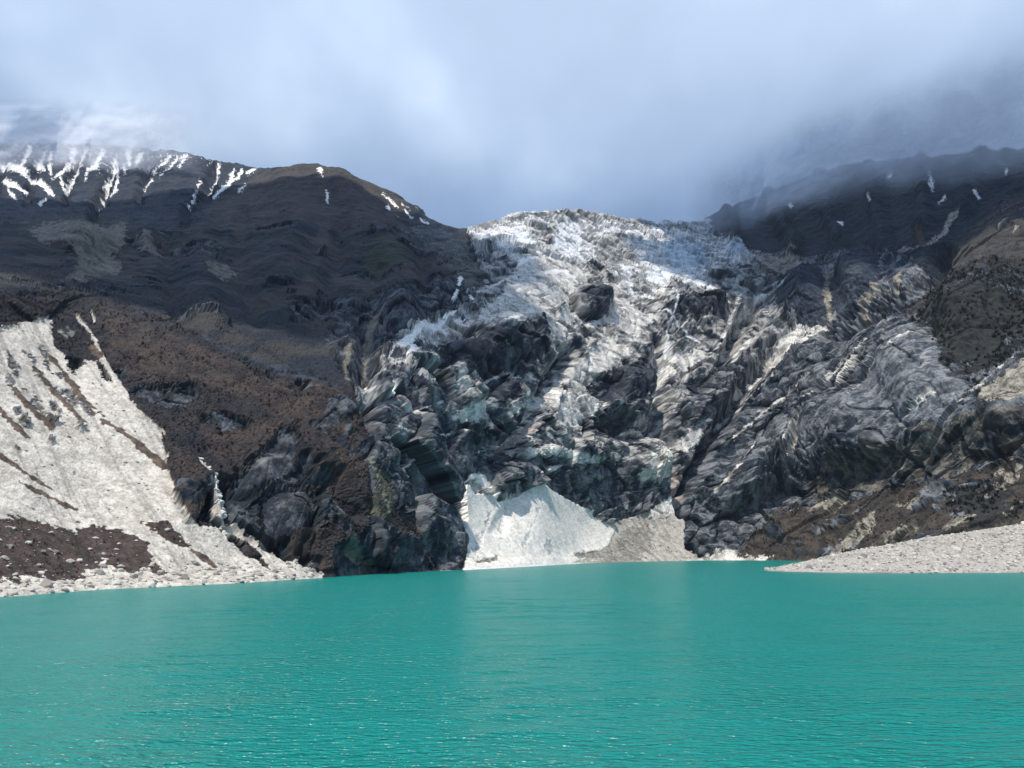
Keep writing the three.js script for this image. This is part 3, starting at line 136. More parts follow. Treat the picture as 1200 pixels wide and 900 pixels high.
  118.7,-9,-573.8,124.8,-0,-603.2,128.4,6.4,-619.4,131.1,13.2,-631.1,133.2,20.1,-639.6,135,27.3,-646.4,136.5,34.6,-652.3,137.9,42,-657.5,139.2,49.5,-662.2,140.4,57.2,-666.4,141.6,64.9,-670.5,142.8,72.8,-674.5,144.1,80.8,-678.7,145.3,89,-683.1,146.7,97.4,-687.7,148.1,105.9,-692.7,149.6,114.7,-698.1,151.2,123.6,-703.9,152.9,132.9,-710.2,154.7,142.4,-716.9,156.7,152.2,-724.3,158.8,162.4,-732.3,161.1,172.9,-741,163.6,183.9,-750.5,166.2,195.4,-760.8,169.1,207.4,-772.1,172.2,220,-784.2,175.5,233.1,-797.3,179,246.9,-811.3,182.8,261.4,-826.4,186.8,276.7,-842.6,191.2,293,-860.3,196.1,310.4,-880,201.5,329.2,-902.1,207.7,349.9,-927.6,215,372.9,-957.4,223.5,399,-992.9,233.7,428.9,-1035.5,245.3,462.6,-1084.4,257.9,499.3,-1137.2,271,538.2,-1191.8,279.1,544.2,-1231,303.4,488.2,-1348.5,356.1,238.2,-1603.1,
  139,-9,-594,145.9,-0,-623.2,149.5,6.6,-637.4,152.2,13.6,-647.4,154.2,20.7,-654.2,155.8,27.9,-659.5,157.3,35.3,-664.2,158.8,42.8,-668.9,160.3,50.5,-673.6,161.7,58.3,-678.1,163.1,66.2,-682.4,164.5,74.2,-686.7,166,82.4,-691.1,167.5,90.7,-695.7,169.1,99.2,-700.8,170.9,108,-706.3,172.7,117,-712.4,174.7,126.2,-718.9,176.9,135.7,-725.9,179.1,145.6,-733.4,181.5,155.7,-741.4,184.1,166.2,-750,186.8,177,-759.1,189.6,188.3,-768.9,192.8,200.1,-779.7,196.1,212.4,-791.4,199.8,225.3,-804.1,203.6,238.8,-817.6,207.7,252.9,-831.8,211.9,267.6,-846.5,216.2,282.7,-861.6,220.7,298.6,-877.5,225.6,315.4,-894.8,231.2,333.5,-914.5,237.6,353.4,-937.6,245.5,376.1,-966.3,256.3,404.1,-1006.5,270.4,438.2,-1059.2,285.8,475.8,-1116.7,301.4,515,-1174.6,317,555.7,-1232,326.1,561.7,-1271,353.4,505.7,-1387.8,412.7,255.7,-1641,
  159,-9,-608.6,166.6,-0,-637.7,170.4,6.9,-650.5,173.3,14.2,-660,175.4,21.7,-666.7,177.2,29.3,-671.7,178.8,37,-676.3,180.5,44.9,-681.1,182.3,52.9,-686.2,184.1,61.1,-691.2,185.8,69.4,-696.1,187.6,77.9,-701,189.4,86.5,-706,191.3,95.4,-711.4,193.4,104.5,-717.4,195.7,113.8,-723.9,198.1,123.4,-731,200.6,133.4,-738.6,203.3,143.6,-746.8,206.2,154.2,-755.6,209.3,165.2,-764.8,212.5,176.6,-774.6,215.9,188.3,-785,219.6,200.7,-796.5,223.6,213.6,-809,227.9,227.2,-822.6,232.4,241.3,-836.7,237,255.9,-851,241.5,270.7,-865,245.7,285.7,-877.9,249.8,300.8,-890.3,254.2,316.6,-903.4,259.1,333.5,-918.7,265.2,352.3,-937.7,273.7,374.8,-965.2,288.2,406.3,-1013.7,308.9,448.1,-1084,329.6,491.3,-1153.4,348,532.9,-1214.6,365.2,574.3,-1271.5,382.3,616.9,-1327.5,392.4,622.9,-1366.2,422.7,566.9,-1482.3,488.5,316.9,-1733.8,
  177.4,-9,-614.8,185.7,0,-643.6,189.7,7.3,-655.8,192.9,14.8,-665.5,195.5,22.5,-672.8,197.8,30.4,-678.9,200,38.5,-684.7,202.2,46.8,-690.5,204.3,55.2,-696,206.3,63.7,-701.3,208.4,72.4,-706.5,210.5,81.3,-711.8,212.7,90.4,-717.5,215.1,99.7,-723.8,217.7,109.3,-730.6,220.5,119.3,-738.2,223.5,129.5,-746.3,226.7,140.1,-755,230,151.1,-764.2,233.6,162.4,-774,237.3,174.1,-784.3,241.2,186.3,-795.1,245.4,199,-806.9,249.9,212.3,-819.8,254.8,226.3,-833.7,259.9,240.8,-848.2,265,255.8,-862.6,269.9,270.9,-876.1,274.3,285.9,-888.1,278.2,300.8,-898.5,282.2,316,-908.9,286.6,332,-920.8,292.3,349.8,-936.4,300.8,371.6,-961.2,317.7,404.4,-1012.4,343.9,450.6,-1093.1,369.1,497.5,-1170.1,389.6,539.9,-1231.9,407.9,580.8,-1286.3,425.8,622.5,-1338.9,444.6,667.1,-1394.4,455.7,673.1,-1432.8,488.9,617.1,-1548.1,561,367.1,-1797.9,
  193,-9,-611.2,202,-0,-639.8,206.4,7.4,-652.1,210.3,15.1,-662.6,213.5,23,-671.3,216.8,31.2,-679.7,219.9,39.6,-687.9,222.8,48.2,-695,225.2,56.9,-700.7,227.3,65.8,-705.7,229.5,74.7,-710.6,231.9,83.9,-716,234.5,93.4,-722.3,237.4,103.2,-729.4,240.6,113.3,-737.2,244,123.8,-745.8,247.6,134.6,-754.8,251.4,145.7,-764.3,255.3,157.2,-774.2,259.4,169.2,-784.6,263.7,181.5,-795.6,268.3,194.4,-807.1,273.1,207.8,-819.6,278.4,221.8,-833.1,283.8,236.4,-847.2,289.3,251.5,-861.4,294.7,266.8,-875,299.7,282.3,-887.6,304.5,297.8,-899.1,309.2,313.6,-910.5,314.3,330.2,-923.2,320.5,348.3,-938.9,329.6,370.1,-962.8,346.7,401.6,-1010,373.4,445.6,-1084.8,399.7,491.2,-1158.2,421.2,532.6,-1217,440.2,572.5,-1268.5,458.7,613,-1318.2,478.1,656.2,-1370.3,499.4,703.3,-1427.1,511.4,709.3,-1465.2,547.5,653.3,-1579.6,625.8,403.3,-1827.6,
  206.4,-9,-602,216.2,-0,-630.4,221.1,7.4,-643.2,225.8,15.2,-655,230.1,23.3,-665.8,234.5,31.7,-676.8,238.7,40.4,-687.1,242.1,49.2,-695.1,244.7,58.2,-700.8,246.9,67.1,-705.2,249.1,76.3,-709.7,251.7,85.7,-715.2,254.7,95.4,-721.9,258.2,105.5,-729.7,261.9,116,-738.3,265.9,126.9,-747.6,270.1,138.1,-757.3,274.3,149.6,-767.2,278.8,161.5,-777.5,283.4,173.9,-788.2,288.2,186.6,-799.4,293.2,199.9,-811.3,298.6,213.8,-823.9,304.2,228.2,-837.2,310.1,243.1,-851,315.9,258.5,-864.6,321.6,274.1,-877.8,327.3,290.1,-890.8,333.2,306.7,-904.4,339.7,324.3,-919.5,347.3,343.4,-937.4,357.2,365.3,-961.6,373,394,-1001.2,395.8,431.2,-1059.4,419.7,471.4,-1120.5,440.8,509.9,-1173.3,459.9,547.5,-1220.7,478.4,585.8,-1266.3,497.4,626,-1313,517.7,669.1,-1362.6,539.2,715.2,-1415.3,552.2,721.2,-1453.1,591.1,665.2,-1566.6,675.5,415.2,-1812.6,
  217.8,-9,-588.5,228.2,0,-616.6,233.7,7.5,-629.7,239.1,15.3,-642.8,244.6,23.4,-655.6,250,31.9,-668.4,254.9,40.7,-679.9,258.8,49.6,-688.4,261.6,58.6,-694,263.9,67.7,-698.2,266.2,76.9,-702.4,269,86.4,-707.9,272.3,96.3,-714.6,276.1,106.5,-722.5,280.2,117.1,-731.4,284.6,128.1,-740.9,289.2,139.5,-750.8,293.9,151.3,-761,298.8,163.4,-771.5,303.8,175.9,-782.4,309.1,188.9,-793.7,314.6,202.4,-805.6,320.3,216.4,-818.1,326.4,231,-831.1,332.5,246.1,-844.5,338.7,261.6,-857.9,345,277.5,-871.3,351.6,294.2,-885.6,359,311.9,-901.6,367.5,331.1,-920.3,377.9,352.5,-943.6,392.3,378.5,-976.9,411.9,410.5,-1022.8,432.5,444.8,-1071,452,479.2,-1116.1,470.8,514.1,-1159.1,489.3,550,-1201.2,508,587.4,-1243.6,527.4,626.6,-1287.2,547.7,668.3,-1332.9,569.1,712.7,-1381,583,718.7,-1418.6,624.6,662.7,-1531.1,714.9,412.7,-1774.9,
  225.8,-9,-568.3,236.8,-0.1,-596.2,242.6,7.3,-609,248.5,14.9,-622.1,254.5,23,-635.5,260.5,31.4,-648.7,266,40.1,-660.7,270.5,49,-669.9,273.7,58,-676.1,276.1,67,-680.3,278.5,76.1,-684.3,281.2,85.5,-689.1,284.4,95.2,-694.9,288.1,105.2,-702,292.3,115.7,-710.3,296.9,126.6,-719.5,301.8,137.9,-729.4,306.9,149.6,-739.7,312.2,161.7,-750.4,317.7,174.2,-761.4,323.3,187.2,-772.6,329,200.6,-784.1,335,214.4,-796.1,341.2,228.8,-808.7,347.7,243.8,-821.8,354.4,259.3,-835.2,361.5,275.5,-849.4,369.1,292.6,-865,377.8,311,-882.7,387.9,331.1,-903.6,400.4,354,-930.3,417.3,381.4,-966.6,436.4,412.1,-1008,455.4,443.8,-1048.8,474.6,476.8,-1089.8,493.8,511.1,-1130.7,513.3,546.8,-1171.7,533,584,-1213.2,553.3,623.1,-1255.8,574.7,664.6,-1300.4,597.2,708.8,-1347.3,611.9,714.8,-1384.5,656.3,658.8,-1496,752.2,408.8,-1737.7,
  230.6,-9,-543.3,242.3,-0,-570.9,248,7.1,-582.7,253.8,14.5,-594.9,259.9,22.3,-607.3,266,30.5,-620.1,272,39,-632.3,277.1,47.8,-642.4,281,56.6,-649.5,283.7,65.4,-654,286,74.3,-657.5,288.3,83.3,-661.1,291.1,92.6,-665.4,294.4,102.2,-671.1,298.4,112.3,-678.4,303,122.9,-687,308.2,133.9,-696.7,313.6,145.3,-707.1,319.3,157.2,-717.8,325.1,169.5,-728.7,330.8,182.1,-739.5,336.6,195.1,-750.4,342.7,208.5,-761.6,349.1,222.5,-773.6,355.9,237.2,-786.5,363.2,252.6,-800.3,371.1,268.9,-815.4,379.8,286.1,-832,389.4,304.7,-850.7,400.6,324.9,-872.4,414,347.8,-899.1,430.4,373.9,-932,449.2,403.1,-969.7,469.6,434.9,-1010.8,490.2,468.1,-1052.1,510.9,502.5,-1093.2,531.8,538.4,-1134.6,553.2,576,-1176.7,575.4,615.8,-1220.3,598.7,658,-1265.8,623.2,703,-1313.8,638.9,709,-1350.6,685.7,653,-1461,787.3,403,-1700.4,
  233.6,-9,-517.3,246,-0,-544.7,251.5,6.9,-555.5,257.3,14,-566.6,263.1,21.5,-578,269.3,29.4,-589.9,275.7,37.6,-602.1,281.4,46.1,-613,285.8,54.7,-620.8,288.8,63.3,-625.7,291.1,71.8,-628.8,293.1,80.5,-631.5,295.4,89.3,-634.6,298.3,98.5,-639,302.1,108.1,-645.3,306.7,118.2,-653.2,311.9,128.8,-662.5,317.6,139.9,-672.7,323.5,151.4,-683.2,329.5,163.2,-693.8,335.3,175.4,-704.1,341.2,187.9,-714.4,347.4,200.8,-725.2,354,214.4,-736.8,361.2,228.7,-749.6,369,243.9,-763.7,377.6,259.9,-779,386.8,276.9,-795.8,397,295.1,-814.4,408.4,314.7,-835.3,421.4,336.3,-859.2,436.7,360.4,-887.9,455.7,388.5,-923.8,476.8,419.4,-963.5,497.8,451.5,-1003.1,519.3,485.2,-1043.2,541.6,520.9,-1084.7,565,558.8,-1128.1,589.6,599.3,-1173.7,615.6,642.6,-1221.8,643,688.8,-1272.2,659.4,694.8,-1308.7,708.8,638.8,-1418,815.8,388.8,-1655,
  235.4,-9,-491.8,248.4,-0,-518.9,253.9,6.6,-528.9,259.5,13.4,-539.1,265.2,20.6,-549.6,271.4,28.1,-560.7,277.9,35.9,-572.5,284,44.1,-583.6,289,52.4,-592.1,292.5,60.7,-597.6,294.8,68.9,-600.7,296.7,77.2,-602.9,298.7,85.6,-605.2,301.3,94.2,-608.7,304.7,103.3,-613.9,309.1,112.9,-621,314.3,123,-629.6,320,133.6,-639.2,326.1,144.6,-649.3,332.1,156,-659.6,338.1,167.6,-669.5,344.2,179.6,-679.6,350.6,192.1,-690.1,357.4,205.2,-701.5,364.9,219,-714.1,373,233.6,-727.9,381.7,249,-742.7,391.1,265.3,-758.8,401.3,282.6,-776.2,412.3,301.1,-795.1,424.3,320.9,-815.9,438.4,342.9,-840.3,455.8,368.3,-871.2,475.1,396.2,-905.4,495.2,425.7,-940.7,516.6,457.5,-978.4,539.8,492.1,-1019.3,565.3,529.9,-1064.2,593.1,571.3,-1113.2,622.8,616,-1165.2,653.8,663.6,-1219.5,671,669.6,-1255.5,722.8,613.6,-1363.8,835.1,363.6,-1598.3,
  236.6,-9,-467.8,250.1,0,-494.5,255.6,6.3,-504,261.2,12.9,-513.6,267,19.7,-523.5,273.1,26.9,-533.9,279.6,34.4,-545.2,286.1,42.3,-556.2,291.5,50.3,-565.2,295.5,58.3,-571.2,298.1,66.3,-574.6,300,74.3,-576.8,301.9,82.4,-578.8,304.3,90.6,-581.6,307.4,99.3,-585.9,311.6,108.4,-592.1,316.6,118,-600,322.3,128.1,-609,328.4,138.7,-618.8,334.6,149.7,-628.7,340.9,160.9,-638.5,347.2,172.6,-648.5,353.9,184.7,-659.1,361.1,197.4,-670.5,368.9,210.8,-682.9,377.2,224.9,-696.2,386.1,239.8,-710.5,395.5,255.5,-725.6,405.5,272,-741.8,416.1,289.4,-759,427.6,308,-777.5,440.6,328.3,-798.8,456,351,-824.3,473.1,375.8,-852.5,491.8,402.8,-883.5,512.9,432.8,-918.8,537.2,466.4,-959.3,565.1,504.6,-1006,596.5,547.2,-1058.6,630.2,593.6,-1114.9,665.1,642.9,-1173.2,683.2,648.9,-1208.9,737.3,592.9,-1315.9,854.7,342.9,-1548,
  238.4,-9,-447.4,252.5,-0,-473.8,258.2,6.1,-483.1,263.9,12.4,-492.5,269.8,19,-502.1,276,26,-512.2,282.6,33.2,-523,289.3,40.8,-533.8,295.2,48.6,-543.1,299.6,56.5,-549.7,302.6,64.3,-553.6,304.8,72.1,-555.9,306.7,79.9,-557.9,308.9,87.9,-560.3,311.8,96.2,-563.9,315.7,104.9,-569.3,320.6,114.2,-576.5,326.3,124,-585,332.5,134.2,-594.4,339,144.9,-604.2,345.5,155.9,-614,352.2,167.3,-624.1,359.3,179.1,-634.7,366.8,191.6,-646.1,374.8,204.7,-658.3,383.3,218.4,-671.2,392.4,232.9,-685,401.9,248.1,-699.5,411.9,264,-714.8,422.5,280.8,-731,433.9,298.7,-748.4,446.5,317.9,-767.8,460.7,338.9,-789.7,476.4,361.7,-814.2,494.3,387,-842.3,515.4,415.6,-875.5,540.2,448.3,-914.8,569.6,486,-961.6,603,528.7,-1014.8,639.2,575.4,-1072.4,676.8,625.1,-1131.9,695.6,631.1,-1167.2,752,575.1,-1273.1,874.3,325.1,-1502.6,
  241.5,-9,-431.3,256.2,-0,-457.5,262.2,5.9,-466.9,268.3,12,-476.5,274.5,18.5,-486.1,280.9,25.2,-496.1,287.7,32.3,-506.6,294.6,39.7,-517.2,300.8,47.4,-526.6,305.8,55.1,-533.8,309.3,62.8,-538.3,311.7,70.5,-541,313.7,78.1,-543,315.9,85.9,-545.1,318.6,94,-548.2,322.3,102.4,-552.9,327.1,111.4,-559.5,332.8,120.9,-567.6,339.1,130.9,-576.7,345.9,141.4,-586.4,352.7,152.2,-596.3,359.8,163.4,-606.4,367.1,175.1,-617,374.9,187.3,-628.2,383.2,200.1,-640.2,392,213.6,-652.9,401.3,227.8,-666.3,411,242.6,-680.5,421.3,258.3,-695.4,432.3,274.8,-711.4,444.1,292.4,-728.5,456.9,311.1,-747.2,470.9,331.3,-767.8,486.4,353.3,-790.6,504.1,377.5,-816.9,524.7,404.7,-847.6,548.9,435.8,-884.1,577.6,471.5,-927.3,610.5,512,-977,646.5,556.7,-1031.4,684.4,604.7,-1088.4,703.9,610.7,-1123.3,762.5,554.7,-1228,889.6,304.7,-1454.9,
  245.5,-9,-418.1,260.7,-0,-444,267.1,5.7,-453.7,273.7,11.8,-463.6,280.4,18.1,-473.5,287.1,24.7,-483.4,294,31.6,-493.7,301.1,38.9,-504.1,307.7,46.4,-513.7,313.2,54,-521.4,317.1,61.6,-526.5,319.9,69.2,-529.5,322.1,76.8,-531.5,324.2,84.4,-533.4,326.7,92.3,-536.1,330.2,100.5,-540.3,334.9,109.2,-546.3,340.6,118.6,-554,347.2,128.4,-563.1,354.3,138.7,-572.8,361.5,149.4,-582.7,368.8,160.4,-592.7,376.4,172,-603.2,384.5,184,-614.3,393,196.6,-626.1,402.1,209.9,-638.5,411.7,223.9,-651.8,421.8,238.6,-665.9,432.6,254.1,-680.8,444.1,270.5,-696.8,456.5,287.9,-714,469.9,306.5,-732.6,484.3,326.5,-752.8,500.1,348,-775,517.8,371.5,-799.9,537.7,397.4,-828.1,560.7,426.5,-860.8,587.4,459.5,-899,617.9,496.7,-942.8,651.9,538,-991.5,688.3,582.8,-1043.4,708.5,588.8,-1077.9,769.3,532.8,-1181.4,900.9,282.8,-1405.6,
  249.4,-9,-406.1,265.1,-0,-431.7,272,5.6,-441.6,279.1,11.5,-451.8,286.2,17.7,-462,293.2,24.2,-472,300.3,31,-482,307.6,38.1,-492.3,314.5,45.5,-501.9,320.5,53,-509.9,325,60.6,-515.6,328,68.1,-518.9,330.3,75.5,-521,332.4,83,-522.8,334.8,90.7,-525.1,338.1,98.8,-528.7,342.7,107.3,-534.3,348.5,116.4,-541.7,355.3,126.1,-550.6,362.7,136.3,-560.4,370.2,146.9,-570.3,377.8,157.8,-580.3,385.7,169.1,-590.6,394,181,-601.5,402.8,193.5,-613.1,412.2,206.6,-625.4,422.1,220.3,-638.5,432.6,234.9,-652.5,443.9,250.3,-667.4,456,266.6,-683.6,469.1,284,-700.9,483.1,302.5,-719.6,498,322.3,-739.7,514.2,343.5,-761.3,531.7,366.2,-784.8,550.9,390.9,-810.6,572.4,418.1,-839.6,596.8,448.3,-872.6,624.6,482.1,-910.3,656,519.9,-953.1,690,561.1,-999.2,710.9,567.1,-1033.3,773.7,511.1,-1135.5,909.8,261.1,-1357.1,
  252.7,-9,-394.1,268.9,-0,-419.3,276.1,5.5,-429.4,283.6,11.2,-439.7,291.1,17.3,-450.1,298.5,23.6,-460.1,305.7,30.3,-469.9,313.1,37.3,-479.9,320.4,44.5,-489.6,326.7,52,-497.9,331.7,59.4,-504,335.1,66.8,-507.7,337.6,74.2,-509.9,339.6,81.6,-511.5,341.9,89.1,-513.4,345,96.9,-516.6,349.5,105.2,-521.7,355.4,114.2,-528.9,362.3,123.7,-537.6,369.9,133.7,-547.2,377.7,144.1,-557.1,385.6,154.9,-567,393.7,166,-577.1,402.2,177.7,-587.8,411.2,190,-599.2,420.8,202.8,-611.3,431,216.4,-624.2,441.9,230.7,-638,453.6,246,-652.9,466.3,262.2,-669.2,480,279.5,-686.6,494.6,297.9,-705.3,510.1,317.5,-725.1,526.4,338.2,-746.1,543.7,360.2,-768.1,562.1,383.7,-791.6,582,409,-817.1,604.3,436.7,-845.7,629.8,467.8,-878.6,659.3,502.8,-916.8,691.1,540.9,-958,712.7,546.9,-991.6,777.5,490.9,-1092.6,917.8,240.9,-1311.5,
  255,-9,-381.5,271.7,-0,-406.5,279.2,5.3,-416.5,287,10.9,-426.9,294.8,16.9,-437.3,302.4,23.1,-447.2,309.8,29.7,-456.8,317.3,36.5,-466.6,324.8,43.6,-476.1,331.5,51,-484.6,336.9,58.4,-491.1,340.7,65.7,-495,343.2,73,-497.2,345.3,80.2,-498.8,347.5,87.6,-500.5,350.5,95.3,-503.3,355,103.4,-508.2,360.9,112.2,-515.1,368,121.6,-523.7,375.8,131.5,-533.2,383.9,141.8,-542.9,391.9,152.4,-552.6,400.2,163.4,-562.6,408.9,174.9,-573.1,418.1,187,-584.2,428,199.7,-596.1,438.4,213.1,-608.8,449.7,227.4,-622.6,462,242.6,-637.6,475.4,258.8,-654,489.8,276.2,-671.7,505.1,294.6,-690.6,521.3,314.1,-710.3,537.9,334.6,-730.7,555,356,-751.6,572.8,378.6,-773.2,592,402.8,-796.6,613.4,429.3,-822.8,638.5,459.2,-853.7,667.6,493,-889.6,698.5,529.4,-927.8,720.7,535.4,-961.1,787.4,479.4,-1060.9,931.9,229.4,-1277,
  256.5,-9,-368.8,273.6,-0.1,-393.4,281.2,5.2,-403.2,289.2,10.7,-413.4,297.2,16.5,-423.7,305,22.6,-433.4,312.5,29,-442.8,320.1,35.7,-452.2,327.7,42.7,-461.6,334.7,49.9,-470.1,340.4,57.2,-476.7,344.4,64.5,-480.8,347.1,71.6,-483.1,349.2,78.8,-484.7,351.4,86,-486.2,354.4,93.5,-488.9,358.9,101.5,-493.5,364.9,110.2,-500.2,372.1,119.4,-508.5,380,129.1,-517.8,388.1,139.2,-527.2,396.3,149.6,-536.7,404.7,160.5,-546.4,413.5,171.8,-556.5,422.8,183.7,-567.3,432.8,196.2,-578.9,443.5,209.4,-591.3,455.1,223.5,-604.9,467.8,238.5,-619.8,481.8,254.7,-636.4,496.9,272.1,-654.3,513,290.6,-673.3,529.8,310.1,-693.1,546.8,330.3,-713.1,563.9,351.3,-733,581.6,373.3,-753.5,600.6,396.9,-775.7,622.3,423,-801.1,648.1,452.7,-831.6,677.3,485.9,-866.2,708,521.3,-902.6,730.9,527.3,-935.4,799.4,471.3,-1033.9,947.8,221.3,-1247.4,
  257.3,-9,-356.1,274.8,-0.1,-380.4,282.5,5,-389.9,290.6,10.4,-399.8,298.7,16.1,-409.7,306.5,22.1,-419.2,314,28.3,-428.2,321.7,34.9,-437.4,329.3,41.7,-446.4,336.5,48.8,-454.8,342.4,56,-461.4,346.6,63.1,-465.6,349.5,70.1,-468,351.7,77.1,-469.6,354,84.2,-471.2,356.9,91.6,-473.7,361.4,99.5,-478.1,367.3,107.9,-484.5,374.5,116.9,-492.4,382.4,126.4,-501.2,390.5,136.2,-510.3,398.7,146.4,-519.4,407.1,157,-528.7,416,168.1,-538.5,425.3,179.7,-548.8,435.2,191.9,-559.8,446,204.8,-571.8,457.7,218.7,-585.1,470.8,233.5,-599.9,485.3,249.6,-616.4,501.2,267,-634.5,518.1,285.5,-653.8,535.5,304.9,-673.6,552.9,324.9,-693.3,570.3,345.7,-712.7,588.3,367.4,-732.8,607.9,390.8,-754.7,630.4,416.9,-780.2,657.1,446.5,-810.4,686.5,479.1,-844,717.5,513.8,-879.1,740.9,519.8,-911.5,811.2,463.8,-1008.8,963.4,213.8,-1219.5,
  257.6,-9,-343.7,275.6,-0.1,-367.7,283.2,4.9,-376.7,291.2,10.2,-386.2,299.3,15.7,-395.7,307.1,21.5,-404.9,314.7,27.7,-413.6,322.3,34.1,-422.3,330,40.7,-431,337.2,47.6,-439.1,343.2,54.6,-445.6,347.6,61.6,-449.9,350.7,68.5,-452.5,353,75.4,-454.2,355.4,82.4,-455.8,358.4,89.6,-458.2,362.8,97.3,-462.4,368.6,105.5,-468.4,375.7,114.2,-475.8,383.4,123.5,-484.2,391.5,133.1,-492.8,399.6,143,-501.5,408,153.3,-510.3,416.7,164.1,-519.6,425.9,175.3,-529.3,435.7,187.2,-539.8,446.5,199.8,-551.3,458.3,213.3,-564.2,471.6,227.9,-578.7,486.7,243.9,-595.3,503.4,261.2,-613.7,521.1,279.7,-633.2,539.3,299.1,-653.1,557.3,319,-672.7,575.2,339.6,-692.1,593.9,361.2,-712.2,614.4,384.7,-734.3,638.1,410.9,-760.1,665.5,440.5,-790.1,695.3,472.6,-822.8,726.6,506.8,-856.9,750.6,512.8,-888.9,822.5,456.8,-984.9,978.5,206.8,-1193,
  257.5,-9,-331.5,275.9,-0.1,-355.2,283.4,4.8,-363.9,291.3,9.9,-372.9,299.3,15.3,-382,307.1,21,-390.7,314.7,27,-399.1,322.2,33.2,-407.4,329.8,39.7,-415.8,337,46.4,-423.6,343.2,53.3,-429.9,347.8,60.1,-434.3,351,66.9,-437.1,353.6,73.7,-438.9,356,80.5,-440.5,359.1,87.6,-442.9,363.3,95,-446.8,369,103,-452.3,375.9,111.5,-459.3,383.5,120.4,-467.1,391.4,129.8,-475.2,399.5,139.5,-483.5,407.7,149.5,-491.9,416.3,159.9,-500.5,425.3,170.8,-509.7,435,182.3,-519.7,445.6,194.5,-530.6,457.5,207.7,-543,471.1,222.1,-557.4,486.9,238,-574.2,504.4,255.3,-592.8,523,273.8,-612.7,541.9,293.1,-632.7,560.6,312.9,-652.3,579.2,333.5,-671.8,598.8,355.2,-692.2,620.3,378.8,-714.7,645,405.1,-740.7,673.1,434.5,-770.3,703.4,466.3,-802.3,735,500,-835.5,759.6,506,-867.1,833.2,450,-961.8,992.6,200,-1167.2,
  257,-9,-319.8,275.8,-0,-343.2,283.3,4.7,-351.4,291.1,9.7,-360,299,15,-368.7,306.7,20.5,-377.1,314.2,26.3,-385.1,321.7,32.4,-393,329.3,38.7,-401,336.4,45.3,-408.5,342.7,52,-414.8,347.5,58.7,-419.3,351,65.3,-422.1,353.6,72,-424,356.2,78.6,-425.7,359.2,85.5,-428,363.3,92.8,-431.5,368.8,100.5,-436.6,375.5,108.8,-443.1,383,117.5,-450.5,390.8,126.6,-458.2,398.8,135.9,-466,406.8,145.6,-473.9,415.1,155.7,-482,423.9,166.3,-490.6,433.5,177.4,-500,444,189.3,-510.5,456,202.2,-522.6,470.1,216.4,-537,486.6,232.3,-554,505,249.6,-573,524.5,268.1,-593.1,544.1,287.3,-613.3,563.4,307.1,-632.9,582.8,327.6,-652.4,603.1,349.3,-673,625.6,372.9,-695.6,651.1,399.2,-721.6,679.8,428.4,-750.8,710.5,459.8,-782,742.3,493,-814.2,767.4,499,-845.4,842.6,443,-938.9,1005.4,193,-1141.6,
  256.3,-9,-308.6,275.5,-0,-331.6,282.9,4.6,-339.5,290.6,9.5,-347.7,298.4,14.6,-355.9,306.1,20.1,-364,313.6,25.7,-371.7,321,31.6,-379.3,328.5,37.8,-387,335.7,44.2,-394.2,342.1,50.7,-400.4,347.1,57.3,-405,350.7,63.8,-408,353.5,70.3,-409.9,356.1,76.9,-411.6,359.1,83.6,-413.7,363,90.6,-416.9,368.4,98.2,-421.7,374.9,106.2,-427.7,382.2,114.6,-434.7,390,123.5,-442.1,397.8,132.6,-449.5,405.7,142,-456.9,413.8,151.8,-464.5,422.4,162,-472.6,431.8,172.8,-481.5,442.3,184.4,-491.6,454.5,197,-503.5,469.3,211.2,-518.1,486.7,227.1,-535.5,506,244.4,-554.9,526.2,262.9,-575.1,546.4,282,-595.1,566.1,301.6,-614.5,585.9,321.9,-633.9,606.9,343.5,-654.3,629.9,367,-676.8,656,393.1,-702.4,685.2,422,-731.1,716.1,452.9,-761.4,748,485.5,-792.6,773.6,491.5,-823.4,850.2,435.5,-915.7,1016.4,185.5,-1115.7,
  255.6,-9,-298,275.1,0.2,-320.7,282.4,4.7,-328.2,290,9.4,-336,297.7,14.4,-343.9,305.4,19.6,-351.7,312.8,25.1,-359.1,320.1,30.9,-366.3,327.6,36.9,-373.6,334.8,43.1,-380.7,341.3,49.5,-386.9,346.6,55.9,-391.6,350.4,62.2,-394.6,353.2,68.6,-396.6,355.8,74.9,-398.1,358.6,81.4,-400,362.3,88.2,-402.8,367.4,95.5,-407.2,373.7,103.2,-412.8,380.9,111.4,-419.4,388.5,120,-426.4,396.2,128.8,-433.4,403.8,137.8,-440.3,411.7,147.2,-447.4,420.1,157,-454.9,429.3,167.5,-463.4,439.6,178.7,-473,451.9,190.9,-484.5,467,204.8,-499,485,220.5,-516.5,504.9,237.7,-535.9,525.6,255.8,-556,546,274.6,-575.6,565.8,293.6,-594.4,585.7,313.4,-613.2,606.6,334.4,-632.9,629.3,357.2,-654.4,655.2,382.5,-679,684.3,410.5,-706.6,714.7,440.3,-735.4,746.2,471.8,-765.1,772.3,477.8,-795.5,850.4,421.8,-886.6,1019.6,171.8,-1083.9,
